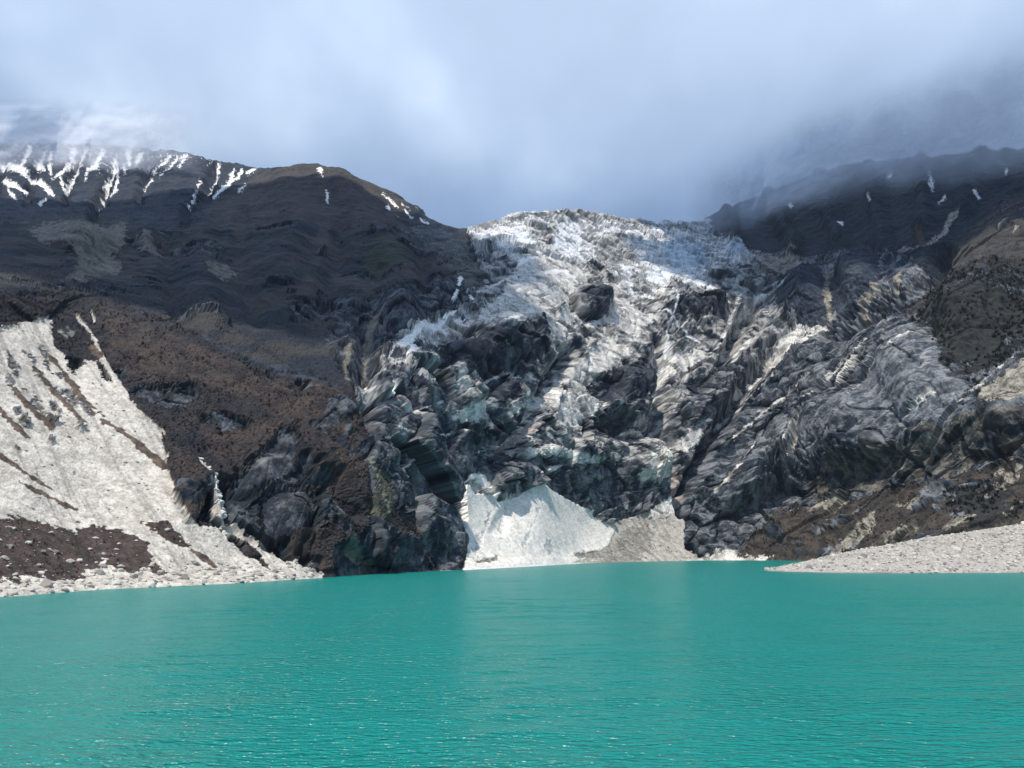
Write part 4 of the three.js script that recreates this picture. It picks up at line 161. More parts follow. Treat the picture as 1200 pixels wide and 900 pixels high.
  254.7,-9,-287.9,274.6,0.4,-310.3,281.8,4.8,-317.5,289.3,9.4,-324.9,296.9,14.2,-332.5,304.5,19.3,-339.9,311.8,24.6,-346.9,319,30.2,-353.8,326.4,36,-360.8,333.6,42,-367.7,340.3,48.2,-373.9,345.8,54.4,-378.7,349.7,60.6,-381.8,352.7,66.8,-383.7,355.1,72.9,-385.2,357.7,79.2,-386.8,361.2,85.7,-389.2,366,92.7,-393.1,372,100.1,-398.3,379,108,-404.5,386.5,116.2,-411.1,394,124.7,-417.7,401.4,133.3,-424.1,408.9,142.3,-430.6,417,151.7,-437.7,425.9,161.7,-445.5,436,172.4,-454.6,448.1,184.2,-465.7,463.4,197.7,-479.9,481.7,213,-497.2,502.1,229.8,-516.4,523.1,247.6,-536.2,543.5,265.7,-555.3,563.2,284.2,-573.5,582.9,303.3,-591.4,603.3,323.4,-610,625.3,345,-630.1,650.5,369.1,-653.2,678.9,395.9,-679.4,708.6,424.3,-706.6,739.4,454.3,-734.7,765.9,460.3,-764.6,845.4,404.3,-854.5,1017.7,154.3,-1049.2,
];
// outlines on that net: material, thing it belongs to, raggedness, 0 = area / 1 = band, then (profile, row) or (profile, row, half width)
const ZONES = [
  ['dusk', "mountain_peak", 3, 0, [-0.8,46.27,22.66,47.97,22.66,39.47,21.47,35.76,19.08,34.23,17.49,32.63,15.51,33.34,11.93,33.34,-0.8,32.2]],
  ['heath', "mountain_dome", 4, 0, [-0.8,32.48,11.93,33.49,15.51,33.49,17.49,32.78,19.08,34.54,21.47,36.08,22.19,39.98,23.06,43.78,31.81,51.34,31.49,36.99,31.81,33.33,30.81,32.6,27.04,28.74,26.24,24.06,26.44,19.93,25.05,19.09,21.47,21.68,17.49,24.72,13.52,26.4,-0.8,27.12]],
  ['scrub', "brush_slope", 4, 0, [-0.8,27.46,13.52,26.55,17.49,24.95,21.47,21.84,25.05,19.33,26.44,20.18,27.04,15.87,28.23,10.02,30.22,2.83,31.81,-1.22,-0.8,-2.48]],
  ['rockC', "rock_wall", 4, 0, [26.16,19.67,26.4,24.3,27.12,28.97,30.81,32.79,31.89,33.76,31.53,38.43,31.21,42.91,42.54,41.66,42.74,36.56,45.52,33.1,47.11,29.56,47.71,25.66,46.52,22.8,44.13,18.42,42.74,14.26,41.55,10.62,41.35,5.67,41.55,-3.25,30.22,-2.01,28.23,7.35,26.96,15.42]],
  ['rockR', "mountain_flank", 4, 0, [45.52,33.28,47.71,31.88,49.7,31.87,51.69,30.79,53.28,28.06,55.66,26.61,69.18,25.73,69.18,-2.8,41.51,-5.23,41.35,5.67,41.55,10.62,42.74,14.26,44.13,18.42,46.52,22.8,47.71,25.66,47.11,29.56]],
  ['duskR', "mountain_ridge", 3, 0, [41.67,51.26,69.18,41.1,69.18,35.24,57.25,35.52,53.28,30.52,51.29,30.86,49.3,31.86,47.31,31.91,45.52,33.1,43.73,35.95,42.38,38.68]],
  ['heathbrown', null, 6, 0, [18.93,35.09,21.47,39.38,22.66,40.11,24.25,40.38,27.04,40.41,28.55,39.67,28.23,37.42,26.64,34.83,24.65,34.18,22.66,34.85,20.67,33.58]],
  ['green', null, 4, 0, [26.44,32.58,27.23,34.49,28.43,34.79,28.71,33.4,27.83,31.06,26.64,30.59]],
  ['heathbrown', null, 3, 0, [26.64,29.74,27.83,31.5,29.42,34.1,29.62,33.64,28.63,31.2,27.23,29.31]],
  ['heathbrown', null, 3, 0, [25.25,31.04,26.24,29.94,26.96,28.86,26.64,28.3,25.76,29.26,24.97,30.23]],
  ['heathbrown', null, 3, 0, [22.86,28.08,23.86,29.08,24.65,28.75,23.86,27.47]],
  ['tan', null, 3, 0, [10.66,32.55,11.93,33.12,13.52,32.83,14.63,32.8,15.39,33.33,15.35,31.36,14.83,30.56,15.19,29.53,15.11,28.77,14,28.08,12.17,27.87,13.2,28.93,12.8,30.12,11.33,31.39]],
  ['tan', null, 2.5, 0, [15.67,31.39,16.22,32.44,16.7,31.81,17.14,30.88,16.78,30.52,15.9,31.04]],
  ['tan', null, 3, 0, [19.08,29.67,20.08,30.52,20.67,30.15,19.96,28.92,19.28,28.96]],
  ['heathbrown', null, 3, 0, [24.33,33.54,25.53,33.84,24.85,32.44,24.05,32.43]],
  ['rockL', null, 4, 0, [24.85,24.72,26.64,28.3,28.43,30.92,30.02,34.46,31.01,34.28,31.65,31.5,31.01,30.66,30.02,29.35,28.63,26.29,27.51,23.68,27.04,21.02,25.84,19.9,25.17,21.17,24.81,22.84]],
  ['rockL', null, 4, 0, [22.86,26.87,25.05,27.66,26.64,28.3,25.45,25.8,23.46,25.28]],
  ['greyheath', null, 4, 0, [28.63,38.09,30.22,39.81,31.41,38.53,32.2,33.53,31.73,31.73,31.01,34.08,29.82,36.45,29.02,37.21]],
  ['brown', null, 6, 0, [14,25.68,17.49,23.95,21.47,21.12,25.25,18.9,26.72,15.35,26.44,10.65,25.25,7.9,23.54,15.42,21.47,18.06,19.08,19.62,15.51,19.42,14.79,21.97]],
  ['brown', null, 5, 0, [18.49,17.77,22.66,16.8,23.26,15.47,21.47,14.04,20.08,11.78,19,13.95]],
  ['brown', null, 5, 0, [22.27,10.8,23.26,11.43,24.65,7.25,25.64,3.94,26.04,1.24,24.85,1.06,23.86,2.88,22.66,4.25,21.47,5.59,21.87,8.38]],
  ['rockL', null, 3, 0, [15.19,18.74,16.5,19.37,18.77,19.62,19,18.81,18.37,17.28,17.49,16.89,16.62,17.62,15.9,18.22]],
  ['rockL', null, 4, 0, [23.54,16.07,22.66,16.23,21.55,13.23,20.2,10.99,19.96,9.24,20.36,7.48,21.07,8.42,22.19,10.31,23.26,11.83,23.7,14.19]],
  ['rockL', null, 3, 0, [18.49,16.84,19.96,17.33,21.47,16.77,21.07,15.79,19.96,15.19,19,15.83]],
  ['rockL', null, 4, 0, [21.67,9.6,22.66,10.73,24.33,9.53,24.73,7.25,24.45,5.64,23.46,5.59,22.46,5.25,21.79,6.61]],
  ['rockL', null, 4, 0, [26.04,13.95,27.04,15.87,28.23,14.46,30.22,11.54,31.49,3.7,31.65,0.55,26.64,0.49,25.92,3.09,26.72,6.85,26.44,10.65]],
  ['rockL', null, 3, 0, [25.13,3.97,25.92,4.59,26.88,3.02,26.96,0.44,25.25,0.68]],
  ['brown', null, 4, 0, [27.04,8.15,28.23,7.35,29.42,6.2,30.22,7.67,30.61,5.74,29.42,4.58,28.23,4.86,27.35,6.01]],
  ['greentan', null, 4, 0, [26.84,11.12,27.51,10.79,27.83,7.33,27.04,6.61,26.64,8.12]],
  ['tan', null, 2, 1, [26.16,19.42,4,26.4,17.39,3,26.96,15.59,3.5,27.83,14.36,3,29.42,15.06,2.5]],
  ['tan', null, 2, 1, [26.04,24.15,4,25.64,22.16,3,25.76,20.13,4]],
  ['tan', null, 2, 1, [27.04,26.34,4,26.64,24.65,5,26.64,22.11,2]],
  ['tan', null, 2, 1, [25.92,5.18,3,26.44,3.05,4,27.04,1.46,5]],
  ['tan', null, 1.5, 1, [26.56,12.35,2,27.04,9.87,2,27.51,7.31,2]],
  ['tan', null, 1.5, 1, [28.31,12.27,1.5,28.83,9.74,2,29.42,7.63,2]],
  ['scree', "scree_slope", 3.5, 0, [-0.8,23.15,7.16,23.8,9.54,24.25,10.34,24.62,11.33,25.04,12.01,24.76,12.09,22.47,12.56,21.49,12.96,19.85,13.44,21.02,14,21.04,14.35,19.85,15.03,19.11,15.98,16.85,17.1,14.73,17.33,12.9,18.49,10.77,19.32,9.26,20.36,7.48,21.47,5.83,22.98,3.56,24.57,1.26,24.81,-0.07,21.47,-0.45,13.52,-1.09,-0.8,-2.48]],
  ['scree', null, 1.5, 1, [13.04,24.91,2,13.52,24.01,2.5,14,22.84,3,14.39,21.2,3.5,14.95,19.41,4,15.35,18.21,5]],
  ['scree', null, 1, 1, [13.76,25.22,1.5,13.92,24.48,2]],
  ['brown', null, 3, 0, [17.22,14.35,18.29,12.46,19.32,10.52,19.32,8.31,20.28,6.21,21.67,3.39,22.5,1.68,21.95,1.75,20.67,3.95,19.56,5.93,18.37,7.04,17.69,9.21,17.49,10.75,17.33,12.28]],
  ['rockL', null, 2, 0, [18.89,10.41,19.4,10.83,19.56,9.25,19.64,7.27,19.08,7.68]],
  ['turf', null, 1.5, 1, [14.31,15.94,2,15.11,14.96,4,16.1,13.51,5,16.9,12.28,4,17.33,11.67,1.5]],
  ['turf', null, 1.5, 1, [7.16,15.34,4,9.54,13.07,4,10.34,11.94,3,11.21,10.87,2,11.93,9.89,1]],
  ['turf', null, 2, 1, [10.34,10.76,2,11.53,9.57,3,13.12,8.07,1.5]],
  ['brownred', null, 6, 0, [-0.8,8.66,9.54,7.92,10.54,7.93,11.93,7.15,12.92,6.6,14.23,6.86,15.19,6.58,15.9,5.63,16.62,4.06,17.18,2.18,16.3,2.1,15.11,2.66,14.23,3.33,13.12,2.25,11.13,2.54,-0.8,2.39]],
  ['brownred', null, 4, 0, [16.1,6.83,17.3,6.54,18.37,4.56,18.09,4.18,17.1,5.4]],
  ['turf', null, 1.5, 1, [18.49,4.17,2,19.08,3.36,4,19.56,2.61,2]],
  ['screerock', null, 2.2, 1, [10.02,21.17,4.8,10.34,20.43,3.6]],
  ['screerock', null, 2.2, 1, [9.92,19.94,3,10.12,19.48,2.25]],
  ['screerock', null, 2.2, 1, [12.38,23.74,4.2,12.66,23.11,3.15]],
  ['screerock', null, 2.2, 1, [12.68,23.99,3.6,12.92,23.45,2.7]],
  ['screerock', null, 2.2, 1, [11.41,17.39,3.6,11.65,16.83,2.7]],
  ['screerock', null, 2.2, 1, [11.85,16.37,2.4,12.01,16,1.8]],
  ['screerock', null, 2.2, 1, [11.13,17.93,2.4,11.29,17.55,1.8]],
  ['screerock', null, 2.2, 1, [12.74,18.4,5.4,13.1,17.58,4.05]],
  ['screerock', null, 2.2, 1, [13.22,17.54,4.2,13.5,16.9,3.15]],
  ['screerock', null, 2.2, 1, [13.6,16.65,2.4,13.76,16.29,1.8]],
  ['screerock', null, 2.2, 1, [10.24,17.33,3,10.44,16.87,2.25]],
  ['screerock', null, 2.2, 1, [10.66,16.36,2.4,10.81,15.98,1.8]],
  ['screerock', null, 2.2, 1, [12.17,18.72,2.4,12.33,18.35,1.8]],
  ['screerock', null, 2.2, 1, [12.25,20.05,2.4,12.4,19.69,1.8]],
  ['screerock', null, 2.2, 1, [11.63,20.87,3,11.83,20.41,2.25]],
  ['screerock', null, 2.2, 1, [10.6,22.22,1.8,10.72,21.94,1.35]],
  ['screerock', null, 2.2, 1, [10.97,21.63,2.4,11.13,21.26,1.8]],
  ['screerock', null, 2.2, 1, [10.28,14.07,1.8,10.4,13.79,1.35]],
  ['screerock', null, 2.2, 1, [11.87,14.47,1.8,11.99,14.19,1.35]],
  ['screerock', null, 2.2, 1, [13.27,15.62,1.5,13.37,15.39,1.12]],
  ['screerock', null, 2.2, 1, [10.66,16.5,2.4,10.81,16.13,1.8]],
  ['screerock', null, 2.2, 1, [9.86,22.12,2.4,10.02,21.75,1.8]],
  ['screerock', null, 2.2, 1, [11.49,22.26,3.6,11.73,21.7,2.7]],
  ['screerock', null, 2.2, 1, [11.35,20.16,3,11.55,19.7,2.25]],
  ['screerock', null, 2.2, 1, [12.07,17.43,3,12.27,16.98,2.25]],
  ['turf', null, 2, 1, [10.26,18.95,2,11.13,17.01,3,12.01,15.44,1.5]],
  ['turf', null, 2, 1, [11.93,21.36,2,12.92,19.1,3,13.92,16.47,2]],
  ['turf', null, 2, 1, [13.44,22.97,2,14.23,21.72,3]],
  ['turf', null, 2, 1, [9.54,17.19,3,10.34,15.62,2,10.93,14.67,1]],
  ['turf', null, 2, 1, [11.13,20.7,1.5,12.52,17.63,2,13.52,15.72,1]],
  ['turf', null, 2, 1, [13.52,17.59,2,14.39,16.24,1.5]],
  ['snowdirty', "frozen_stream", 1.2, 1, [18.33,13.4,1.2,19.08,12,2,19.48,11.15,3,19.72,10.04,5,19.96,8.85,7,20.12,7.65,5]],
  ['rockdark', null, 4, 0, [29.42,24.29,30.22,26.84,31.81,26.81,33.4,28.11,34.75,27.67,35.03,25.26,34.51,22.44,33.72,21.36,33.4,19.36,32.28,20.16,31.21,21.86,30.22,23.16]],
  ['rockdark', null, 4, 0, [36.98,20.74,38.17,22.61,39.44,23.78,39.76,21.85,39.68,19.59,38.57,18.52,37.57,18.95]],
  ['rockdark', null, 4, 0, [41.95,22.47,43.14,22.71,44.05,23.14,44.13,19.82,43.34,17.82,42.86,16.91,42.14,17.93,41.55,19.53,41.35,21.49]],
  ['rockdark', null, 4, 0, [30.22,17.35,31.81,18.05,32.6,16.49,33.4,18.13,34.99,18.4,35.39,17.21,33.99,14.65,31.81,14.55,30.61,15.5]],
  ['rockdark', null, 4, 0, [36.26,30.79,37.85,31.87,37.93,29.58,37.53,27.74,36.98,28.04]],
  ['rockdark', null, 4, 0, [33,13.01,34.99,13.03,36.98,11.91,37.37,10.04,36.26,7.88,34.99,9.27,33.4,9.85,32.4,11.25]],
  ['rockdark', null, 4, 0, [37.17,10.5,38.96,11.08,40.16,9.12,39.16,7.48,37.57,7.08]],
  ['rockdark', null, 4, 0, [40.16,29.43,41.75,31.25,43.34,30,42.86,28.89,41.35,28.61,40.47,28.29]],
  ['rockdark', null, 4, 0, [31.81,16.79,33.4,16.7,33.4,10.99,32.2,11.79]],
  ['rockdark', null, 4, 0, [36.98,17.61,38.77,18.36,38.96,16.44,37.97,14.4,36.98,15.23]],
  ['rockdark', null, 2, 1, [36.1,24.49,3,35.58,21.9,4,34.99,19.91,3,33.8,16.12,3]],
  ['rockdark', null, 1.5, 1, [40.16,19.62,3,40.24,17.47,4,40.4,15.31,2]],
  ['rockmid', null, 6, 0, [26.4,18.23,27.04,21.02,28.63,22.3,30.22,22,31.21,17.45,33.4,14.8,34.99,12.56,33.4,10.99,31.81,12.21,31.21,10.6,31.21,3.74,31.01,0.63,30.22,0.7,28.23,8.24,26.96,15.42]],
  ['rockmid', null, 5, 0, [31.81,11.43,33.4,13.85,35.78,14.35,38.17,12.49,40.16,10.59,41.15,7.65,40.16,5.49,38.17,5.16,36.58,6.9,34.59,9.61,33,8.61]],
  ['rockmid', null, 5, 0, [41.35,19.51,43.34,22.58,45.52,22.76,44.13,18.89,42.86,14.69,41.59,10.62,40.95,12.58,40.75,16.51]],
  ['silt', null, 5, 0, [33.4,35.72,34.99,35.53,36.98,34.4,37.37,32.46,36.42,31.43,36.1,30.14,34.99,28.94,33.4,27.73,31.81,28.56,30.61,27.99,29.42,26.48,28.83,25.79,30.22,28.48,31.81,30.12,33,31.65,33.64,33.24]],
  ['silt', null, 5, 0, [34.99,28.56,36.1,30.14,36.42,28.23,35.78,25.65,34.99,25.93]],
  ['silt', null, 5, 0, [37.37,32.46,38.25,32.76,39.16,30.87,40.16,29.04,39.16,26.68,37.97,27.86,37.45,29.43]],
  ['silt', null, 5, 0, [36.98,26.15,38.17,26.76,38.77,24.18,37.37,21.97,36.1,20.43,35.39,20.79,36.26,23.25]],
  ['silt', null, 5, 0, [30.69,18.43,31.09,20.19,32.05,20.27,32.2,18.07,31.65,17.34]],
  ['silt', null, 5, 0, [40.24,23.16,40.95,24.91,42.14,25.81,42.38,24.19,41.35,22.88,40.55,22.4]],
  ['silt', null, 5, 0, [35.31,20.8,36.98,20.45,37.37,18.63,36.58,16.14,35.58,16.72,34.99,18.21]],
  ['silt', null, 5, 0, [39.16,12.55,40.16,14.03,40.75,13.75,40.95,11.1,39.96,10.1,39.04,10.6]],
  ['silt', null, 5, 0, [41.55,16.06,42.14,16.45,42.34,15.2,41.35,13.58,40.95,13.76]],
  ['silt', null, 5, 0, [33.8,18.49,34.99,20.56,35.58,20.02,34.51,17.54]],
  ['silt', null, 3, 1, [35.78,28,4,34.99,25.74,5,35.58,23.97,3]],
  ['silt', null, 3, 1, [39.76,31.63,6,40.95,31.81,4,40.36,30.04,3]],
  ['silt', null, 3, 1, [44.05,30.15,3,43.66,27.89,4,43.26,25.97,3]],
  ['silt', null, 3, 1, [46.32,30.68,4,45.52,29.5,4,44.53,29.18,4,43.81,27.78,2]],
  ['silt', null, 3, 1, [35.58,19.07,2,34.59,16.4,4,33.48,14.4,4]],
  ['silt', null, 3, 1, [47.71,24.54,4,46.52,23.51,4,45.33,21.93,3,44.13,20.29,3]],
  ['silt', null, 3, 1, [47.51,27.47,2,47.11,25.9,4,46.52,24.13,5,45.52,23.03,6]],
  ['silt', null, 3, 1, [44.53,25.2,3,43.73,23.31,3]],
  ['silt', null, 3, 1, [34.19,13.65,4,35.39,13.64,5,36.98,11.91,3]],
  ['silt', null, 3, 1, [31.81,32.36,2,33,33.08,4,33.99,33.76,3]],
  ['silt', null, 3, 1, [36.98,27.57,4,38.17,28.69,3,39.16,28.14,4,39.96,26.76,2]],
  ['pink', null, 2, 1, [35.58,18.6,1.5,34.51,16.22,3,33.56,14.38,3]],
  ['pink', null, 2, 1, [40.95,12.58,2,41.23,10.61,5,41.35,8.14,4]],
  ['ice', "glacier", 4, 0, [31.33,40.19,31.81,42.58,37.37,42.48,42.54,40.68,42.78,37.97,43.81,36.07,44.77,34.03,44.45,33.31,43.34,33.81,42.38,33.49,43.42,30.61,43.02,30.48,41.95,32.86,41.03,33.11,40.08,31.68,39.04,30.86,38.33,32.79,37.53,34.82,36.58,34.06,35.78,34.78,34.99,35.15,34.11,36.35,33.4,36.1,32.4,37.27,31.65,37.65]],
  ['icewhite', null, 3, 0, [35.47,38.66,36.42,38.79,36.7,36.94,36.5,35.01,35.58,35.08,35.23,36.52]],
  ['icewhite', null, 3, 0, [33.4,38.38,34.11,38.24,34.27,36.75,33.64,36.56]],
  ['iceblue', null, 4, 0, [40.36,37.61,41.35,38.5,42.46,37.34,42.62,35.23,41.83,34.64,40.75,35.02]],
  ['iceblue', null, 2, 0, [43.18,35.89,44.05,35.49,44.37,34.11,43.66,34.22]],
  ['icewhite', null, 3, 0, [39.16,33.99,40.55,34.98,41.35,34.55,40.55,33.21,39.56,32.58]],
  ['icewhite', null, 2, 0, [41.55,34.59,42.34,33.23,43.26,31.03,42.74,31.23,41.83,33.05]],
  ['icedirty', null, 3, 0, [34.19,38.96,35.31,38.11,35.19,36.05,34.39,36.7]],
  ['icedirty', null, 4, 0, [36.98,37.53,38.57,38.48,39.36,35.97,38.17,33.7,37.37,35.32]],
  ['icedirty', null, 3, 0, [38.96,33.77,39.56,34.25,40.36,32.2,39.16,31.56]],
  ['icedirty', null, 3, 1, [31.61,40.22,3,33.4,39.81,4,34.99,39.76,5,36.58,39.72,6,38.96,39.71,5,41.35,39.69,4,42.54,38.34,3]],
  ['talus', "talus_fan", 1.5, 0, [35.58,-1.64,35.78,3.04,37.37,5.55,38.17,5.55,39.76,6.68,41.35,9.03,41.59,-2.26]],
  ['talus', "talus_fan", 3, 0, [37.85,0.17,38.01,2.85,38.49,4.77,39.56,6.19,40.36,7.65,41.35,9.03,41.35,6.66,41.27,2.7,42.14,1.88,42.14,-0.29]],
  ['talusdark', null, 4, 0, [37.85,2.86,38.88,4.95,39.76,5.5,39.96,2.75,38.96,0.37,37.37,0.21]],
  ['silt', null, 2, 0, [39.6,6.68,40.55,8.14,41.35,8.93,41.35,7.84,40.63,6.17,39.96,5.5]],
  ['conesnow', "snow_cone", 1.2, 0, [31.13,1.01,31.33,3.73,31.21,7.66,31.13,10.11,31.41,11.96,32.13,11.72,32.36,10.11,32.92,8.92,33.4,8.71,34.03,9.34,34.67,9.98,35.23,9.33,36.1,8.09,36.9,6.89,37.37,5.74,38.25,4.97,37.85,2.86,36.98,1.57,35.78,0.78,34.19,0.62,32.6,0.05,31.01,-0.16]],
  ['rockC', null, 2, 1, [31.53,10.94,5,31.81,10.07,5,32.28,9.55,3]],
  ['rockC', null, 1, 1, [32.72,9.25,4,32.88,8.83,4]],
  ['snowdirty', null, 2.5, 1, [32.4,7.4,2,32.01,5.07,3,31.61,2.71,4]],
  ['snowdirty', null, 2, 1, [34.91,3.16,5,35.11,2.38,5]],
  ['talusdark', null, 2, 1, [31.81,1.7,3,32.6,2.07,3]],
  ['talusdark', null, 2, 1, [36.26,1.85,3,37.37,1.93,5,38.17,1.4,4]],
  ['snowdirty', null, 2, 1, [33,6.32,1,32.8,3.48,1.5]],
  ['snowdirty', null, 2, 1, [34.39,7.01,0.8,33.87,3.31,1.2]],
  ['snow', "ice_shelf", 0.3, 1, [28.63,0.79,1,30.22,0.85,1.5,31.81,0.92,2,33.4,0.91,2,34.99,0.94,1.8,36.58,0.96,1]],
  ['scrubR', null, 5, 0, [41.35,-2.24,42.74,1.66,43.93,3.3,45.33,5.4,47.31,6.5,48.7,6.94,49.7,7.58,51.69,8.69,53.28,9.09,55.27,9.9,57.25,11.09,69.18,13.29,69.18,-2.8]],
  ['rockR', null, 6, 0, [42.86,1.65,43.73,3.98,45.33,7.93,45.52,6.11,44.53,2.53,43.73,1.15]],
  ['silt', null, 6, 0, [41.35,0.23,42.38,1.67,43.34,2.4,44.53,1.61,45.52,0.71,45.52,-1.09,41.35,-1.25]],
  ['tanR', null, 6, 0, [48.31,1.49,48.9,2.95,49.7,4.64,50.49,5.51,50.1,3.82,49.3,2.12]],
  ['tanR', null, 6, 1, [47.31,5.98,1.5,48.31,6.36,1.5,48.9,7.61,1.5]],
  ['tanR', null, 6, 1, [50.41,2.59,3,51.69,3.89,3,52.48,4.49,2]],
  ['tanR', null, 6, 1, [51.49,6.78,2,52.48,6.63,3]],
  ['tanR', null, 6, 0, [53.28,4.19,54.47,5.6,55.66,6.18,55.86,5.22,54.47,4.22]],
  ['tanR', null, 6, 1, [55.46,6.83,4,55.86,8.04,3,56.38,9.25,3]],
  ['tanR', null, 6, 1, [56.38,5.23,4,56.93,5.88,4]],
  ['tanR', null, 1.5, 1, [56.86,9.25,2,57.09,10.45,4]],
  ['bandrock', null, 3, 0, [47.23,9.29,48.7,11.02,50.49,12.1,51.69,12.75,52.8,13.69,54.47,14.29,57.25,15.41,69.18,15.49,69.18,13.29,57.25,11.41,55.27,10.14,53.28,9.42,51.69,9.1,49.3,7.93,47.31,6.67]],
  ['crag', null, 3, 0, [45.8,31.33,46.72,31.35,47.63,30.62,48.11,28.68,48.35,26.26,47.79,25.11,46.92,24.93,46.04,25.67,45.64,27.65,45.64,29.89]],
  ['crag', null, 3, 0, [48.43,28.96,49.3,32.03,49.9,32.27,50.57,30.94,50.69,28.43,50.1,26.81,48.9,25.23,48.35,26.44]],
  ['browngrey', null, 4, 0, [69.18,35.98,57.25,35.52,55.27,33.69,53.6,31.13,52.56,28.83,51.69,26.65,51.09,24.9,52.28,24.76,53.28,26.26,55.27,26.65,69.18,25.73]],
  ['forest', null, 16, 0, [52.4,26.55,53.67,26.88,55.66,26.53,58.84,26.48,58.84,22.16,56.86,21.29,56.14,19.72,55.27,17.51,54.39,19.01,53.67,18.64,53.08,20.31,52.68,22.82]],
  ['forest', null, 12, 0, [50.49,19.27,51.69,20.03,52.48,19.14,52.88,17.63,54.07,16.58,52.48,16.01,51.29,17.41]],
  ['forest', null, 12, 0, [54.07,6.81,55.27,8.28,56.46,7.64,57.05,6.04,56.06,4.01,54.47,4.79]],
  ['slabR', null, 4, 0, [50.49,21.36,52.28,23.44,53.2,22.35,53.67,19.05,54.67,17.78,54.07,15.77,52.88,14.18,50.89,13.43,49.7,14.7,50.1,17.62]],
  ['tanR', null, 4, 0, [54.87,16.55,55.86,18.93,57.25,20.86,59.64,21.62,59.64,16.16,57.25,15.82,55.66,15.23]],
  ['tanR', null, 1.5, 1, [51.53,29.33,2,51.29,28.37,4,51.05,27.73,3]],
  ['tanR', null, 1.5, 1, [53.28,29.86,1.5,52.68,28.57,2.5,51.89,27.45,2.5,51.61,26.67,3]],
  ['tanR', null, 1.5, 1, [54.15,34.65,2,53.67,33.57,4,53.52,32.77,3]],
  ['tanR', null, 1.5, 1, [53.52,32.77,2,52.88,31.73,2,51.69,31.29,2,51.21,30.87,1.5]],
  ['tanR', null, 1.5, 1, [50.49,27.95,1.5,49.9,26.83,3,49.3,25.29,3,48.9,23.88,3]],
  ['tanR', null, 1.5, 1, [48.23,29.05,2,48.31,27.31,2,48.19,25.21,2]],
  ['tanR', null, 1.5, 1, [57.25,30.07,1,57.05,29.69,1]],
  ['silt', null, 1.8, 1, [47.95,17.82,2,47.71,16.16,3,47.11,14.28,4,46.52,12.38,3,46.2,10.94,2]],
  ['tanR', null, 2, 1, [48.7,31.41,2,49.3,30.34,2,48.51,29.35,3]],
  ['tanR', null, 4, 0, [45.13,33.41,46.32,32.99,47.11,31.75,46.92,30.71,45.92,30.9,45.13,32.05]],
  ['brownred', null, 2, 1, [52.28,33.16,4,52.48,31.89,4]],
  ['fall', "waterfall", 0.6, 1, [40.79,31.98,1.2,40.83,30.31,1.2,40.71,28.32,1.2,40.63,26.83,1.4,40.71,24.88,1.4,40.55,22.4,1.5,40.4,20.42,1.5,40.24,19.04,1.2]],
  ['fall', "cascade", 0.6, 1, [40.16,29.43,0.7,40.75,28.72,0.9,41.35,27.92,0.8,42.22,26.35,0.8,42.62,25.21,0.7]],
  ['fall', "water_thread", 0.6, 1, [44.05,29.5,1.2,43.81,27.97,1.4,43.34,26.2,1.4,43.26,25.3,1]],
  ['snow', "snow_streak", 1.5, 1, [7.95,39.13,2.4,9.54,38.53,2.4,10.42,37.88,3.2,11.13,36.95,3.2,11.73,36.02,3.2,12.01,35.42,2]],
  ['snow', "snow_streak", 1.5, 1, [9.7,36.9,2.4,10.14,36.43,3.6,10.73,35.79,1.6]],
  ['snow', "snow_streak", 1.5, 1, [9.94,36,1.6,10.34,35.09,0.8]],
  ['snow', "snow_streak", 1.5, 1, [11.41,34.71,2,11.65,34.99,1.6]],
  ['snow', "snow_streak", 1.5, 1, [10.93,39.47,2.4,10.66,38.46,2.4,10.5,37.88,2.4]],
  ['snow', "snow_streak", 1.5, 1, [11.61,39.28,2.4,11.33,38.41,3.2,11.61,37.65,1.6]],
  ['snow', "snow_streak", 1.5, 1, [11.93,39.11,1.6,11.85,38.01,2.4,11.93,37.26,1.2]],
  ['snow', "snow_streak", 1.5, 1, [13.04,39.58,2.4,12.72,38.07,2.4,12.01,36.75,1.6]],
  ['snow', "snow_streak", 1.5, 1, [13.52,39.4,2.4,13.2,38.11,2,12.72,36.58,2,12.56,35.9,1.6]],
  ['snow', "snow_streak", 1.5, 1, [12.33,37.22,1.2,12.48,36.19,2]],
  ['snow', "snow_streak", 1.5, 1, [13.6,37.92,1.2,13.52,36.86,0.8]],
  ['snow', "snow_streak", 1.5, 1, [14.31,39.37,2.4,14,38.12,2.4,13.68,37.93,1.6]],
  ['snow', "snow_streak", 1.5, 1, [14.87,39.07,3.2,14.79,37.93,2.4,14.51,36.77,2.4,14.31,35.61,2,14.11,34.54,1.6,13.92,33.92,0.8]],
  ['snow', "snow_streak", 1.5, 1, [14.95,38.71,2.4,15.03,37.21,1.6,14.95,36.15,2,14.71,35.51,1.2]],
  ['snow', "snow_streak", 1.5, 1, [15.51,39.39,3.2,15.59,38.65,2.4]],
  ['snow', "snow_streak", 1.5, 1, [16.1,39.34,3.2,15.9,38.85,2.4]],
  ['snow', "snow_streak", 1.5, 1, [15.31,38.38,1.2,15.39,37.64,0.8]],
  ['snow', "snow_streak", 1.5, 1, [17.49,39.46,1.2,16.7,37.98,1.2]],
  ['snow', "snow_streak", 1.5, 1, [17.81,39.39,1.6,17.41,38.37,1.6,17.02,37.81,0.96]],
  ['snow', "snow_streak", 1.5, 1, [18.29,39.96,2,17.89,38.72,1.2]],
  ['snow', "snow_streak", 1.5, 1, [16.62,37.29,1.2,16.22,36.85,0.96]],
  ['snow', "snow_streak", 1.5, 1, [19.72,39.64,2.4,19.64,38.83,2,19.4,37.98,2,19.2,37.51,1.2]],
  ['snow', "snow_streak", 1.5, 1, [20.44,39.51,1.6,20.28,38.36,2.4,19.88,37.62,2,19.48,36.89,1.2]],
  ['snow', "snow_streak", 1.5, 1, [20.83,39.46,1.6,20.6,38.83,1.6]],
  ['snow', "snow_streak", 1.5, 1, [21.39,39.76,1.6,21.07,39.36,1.2]],
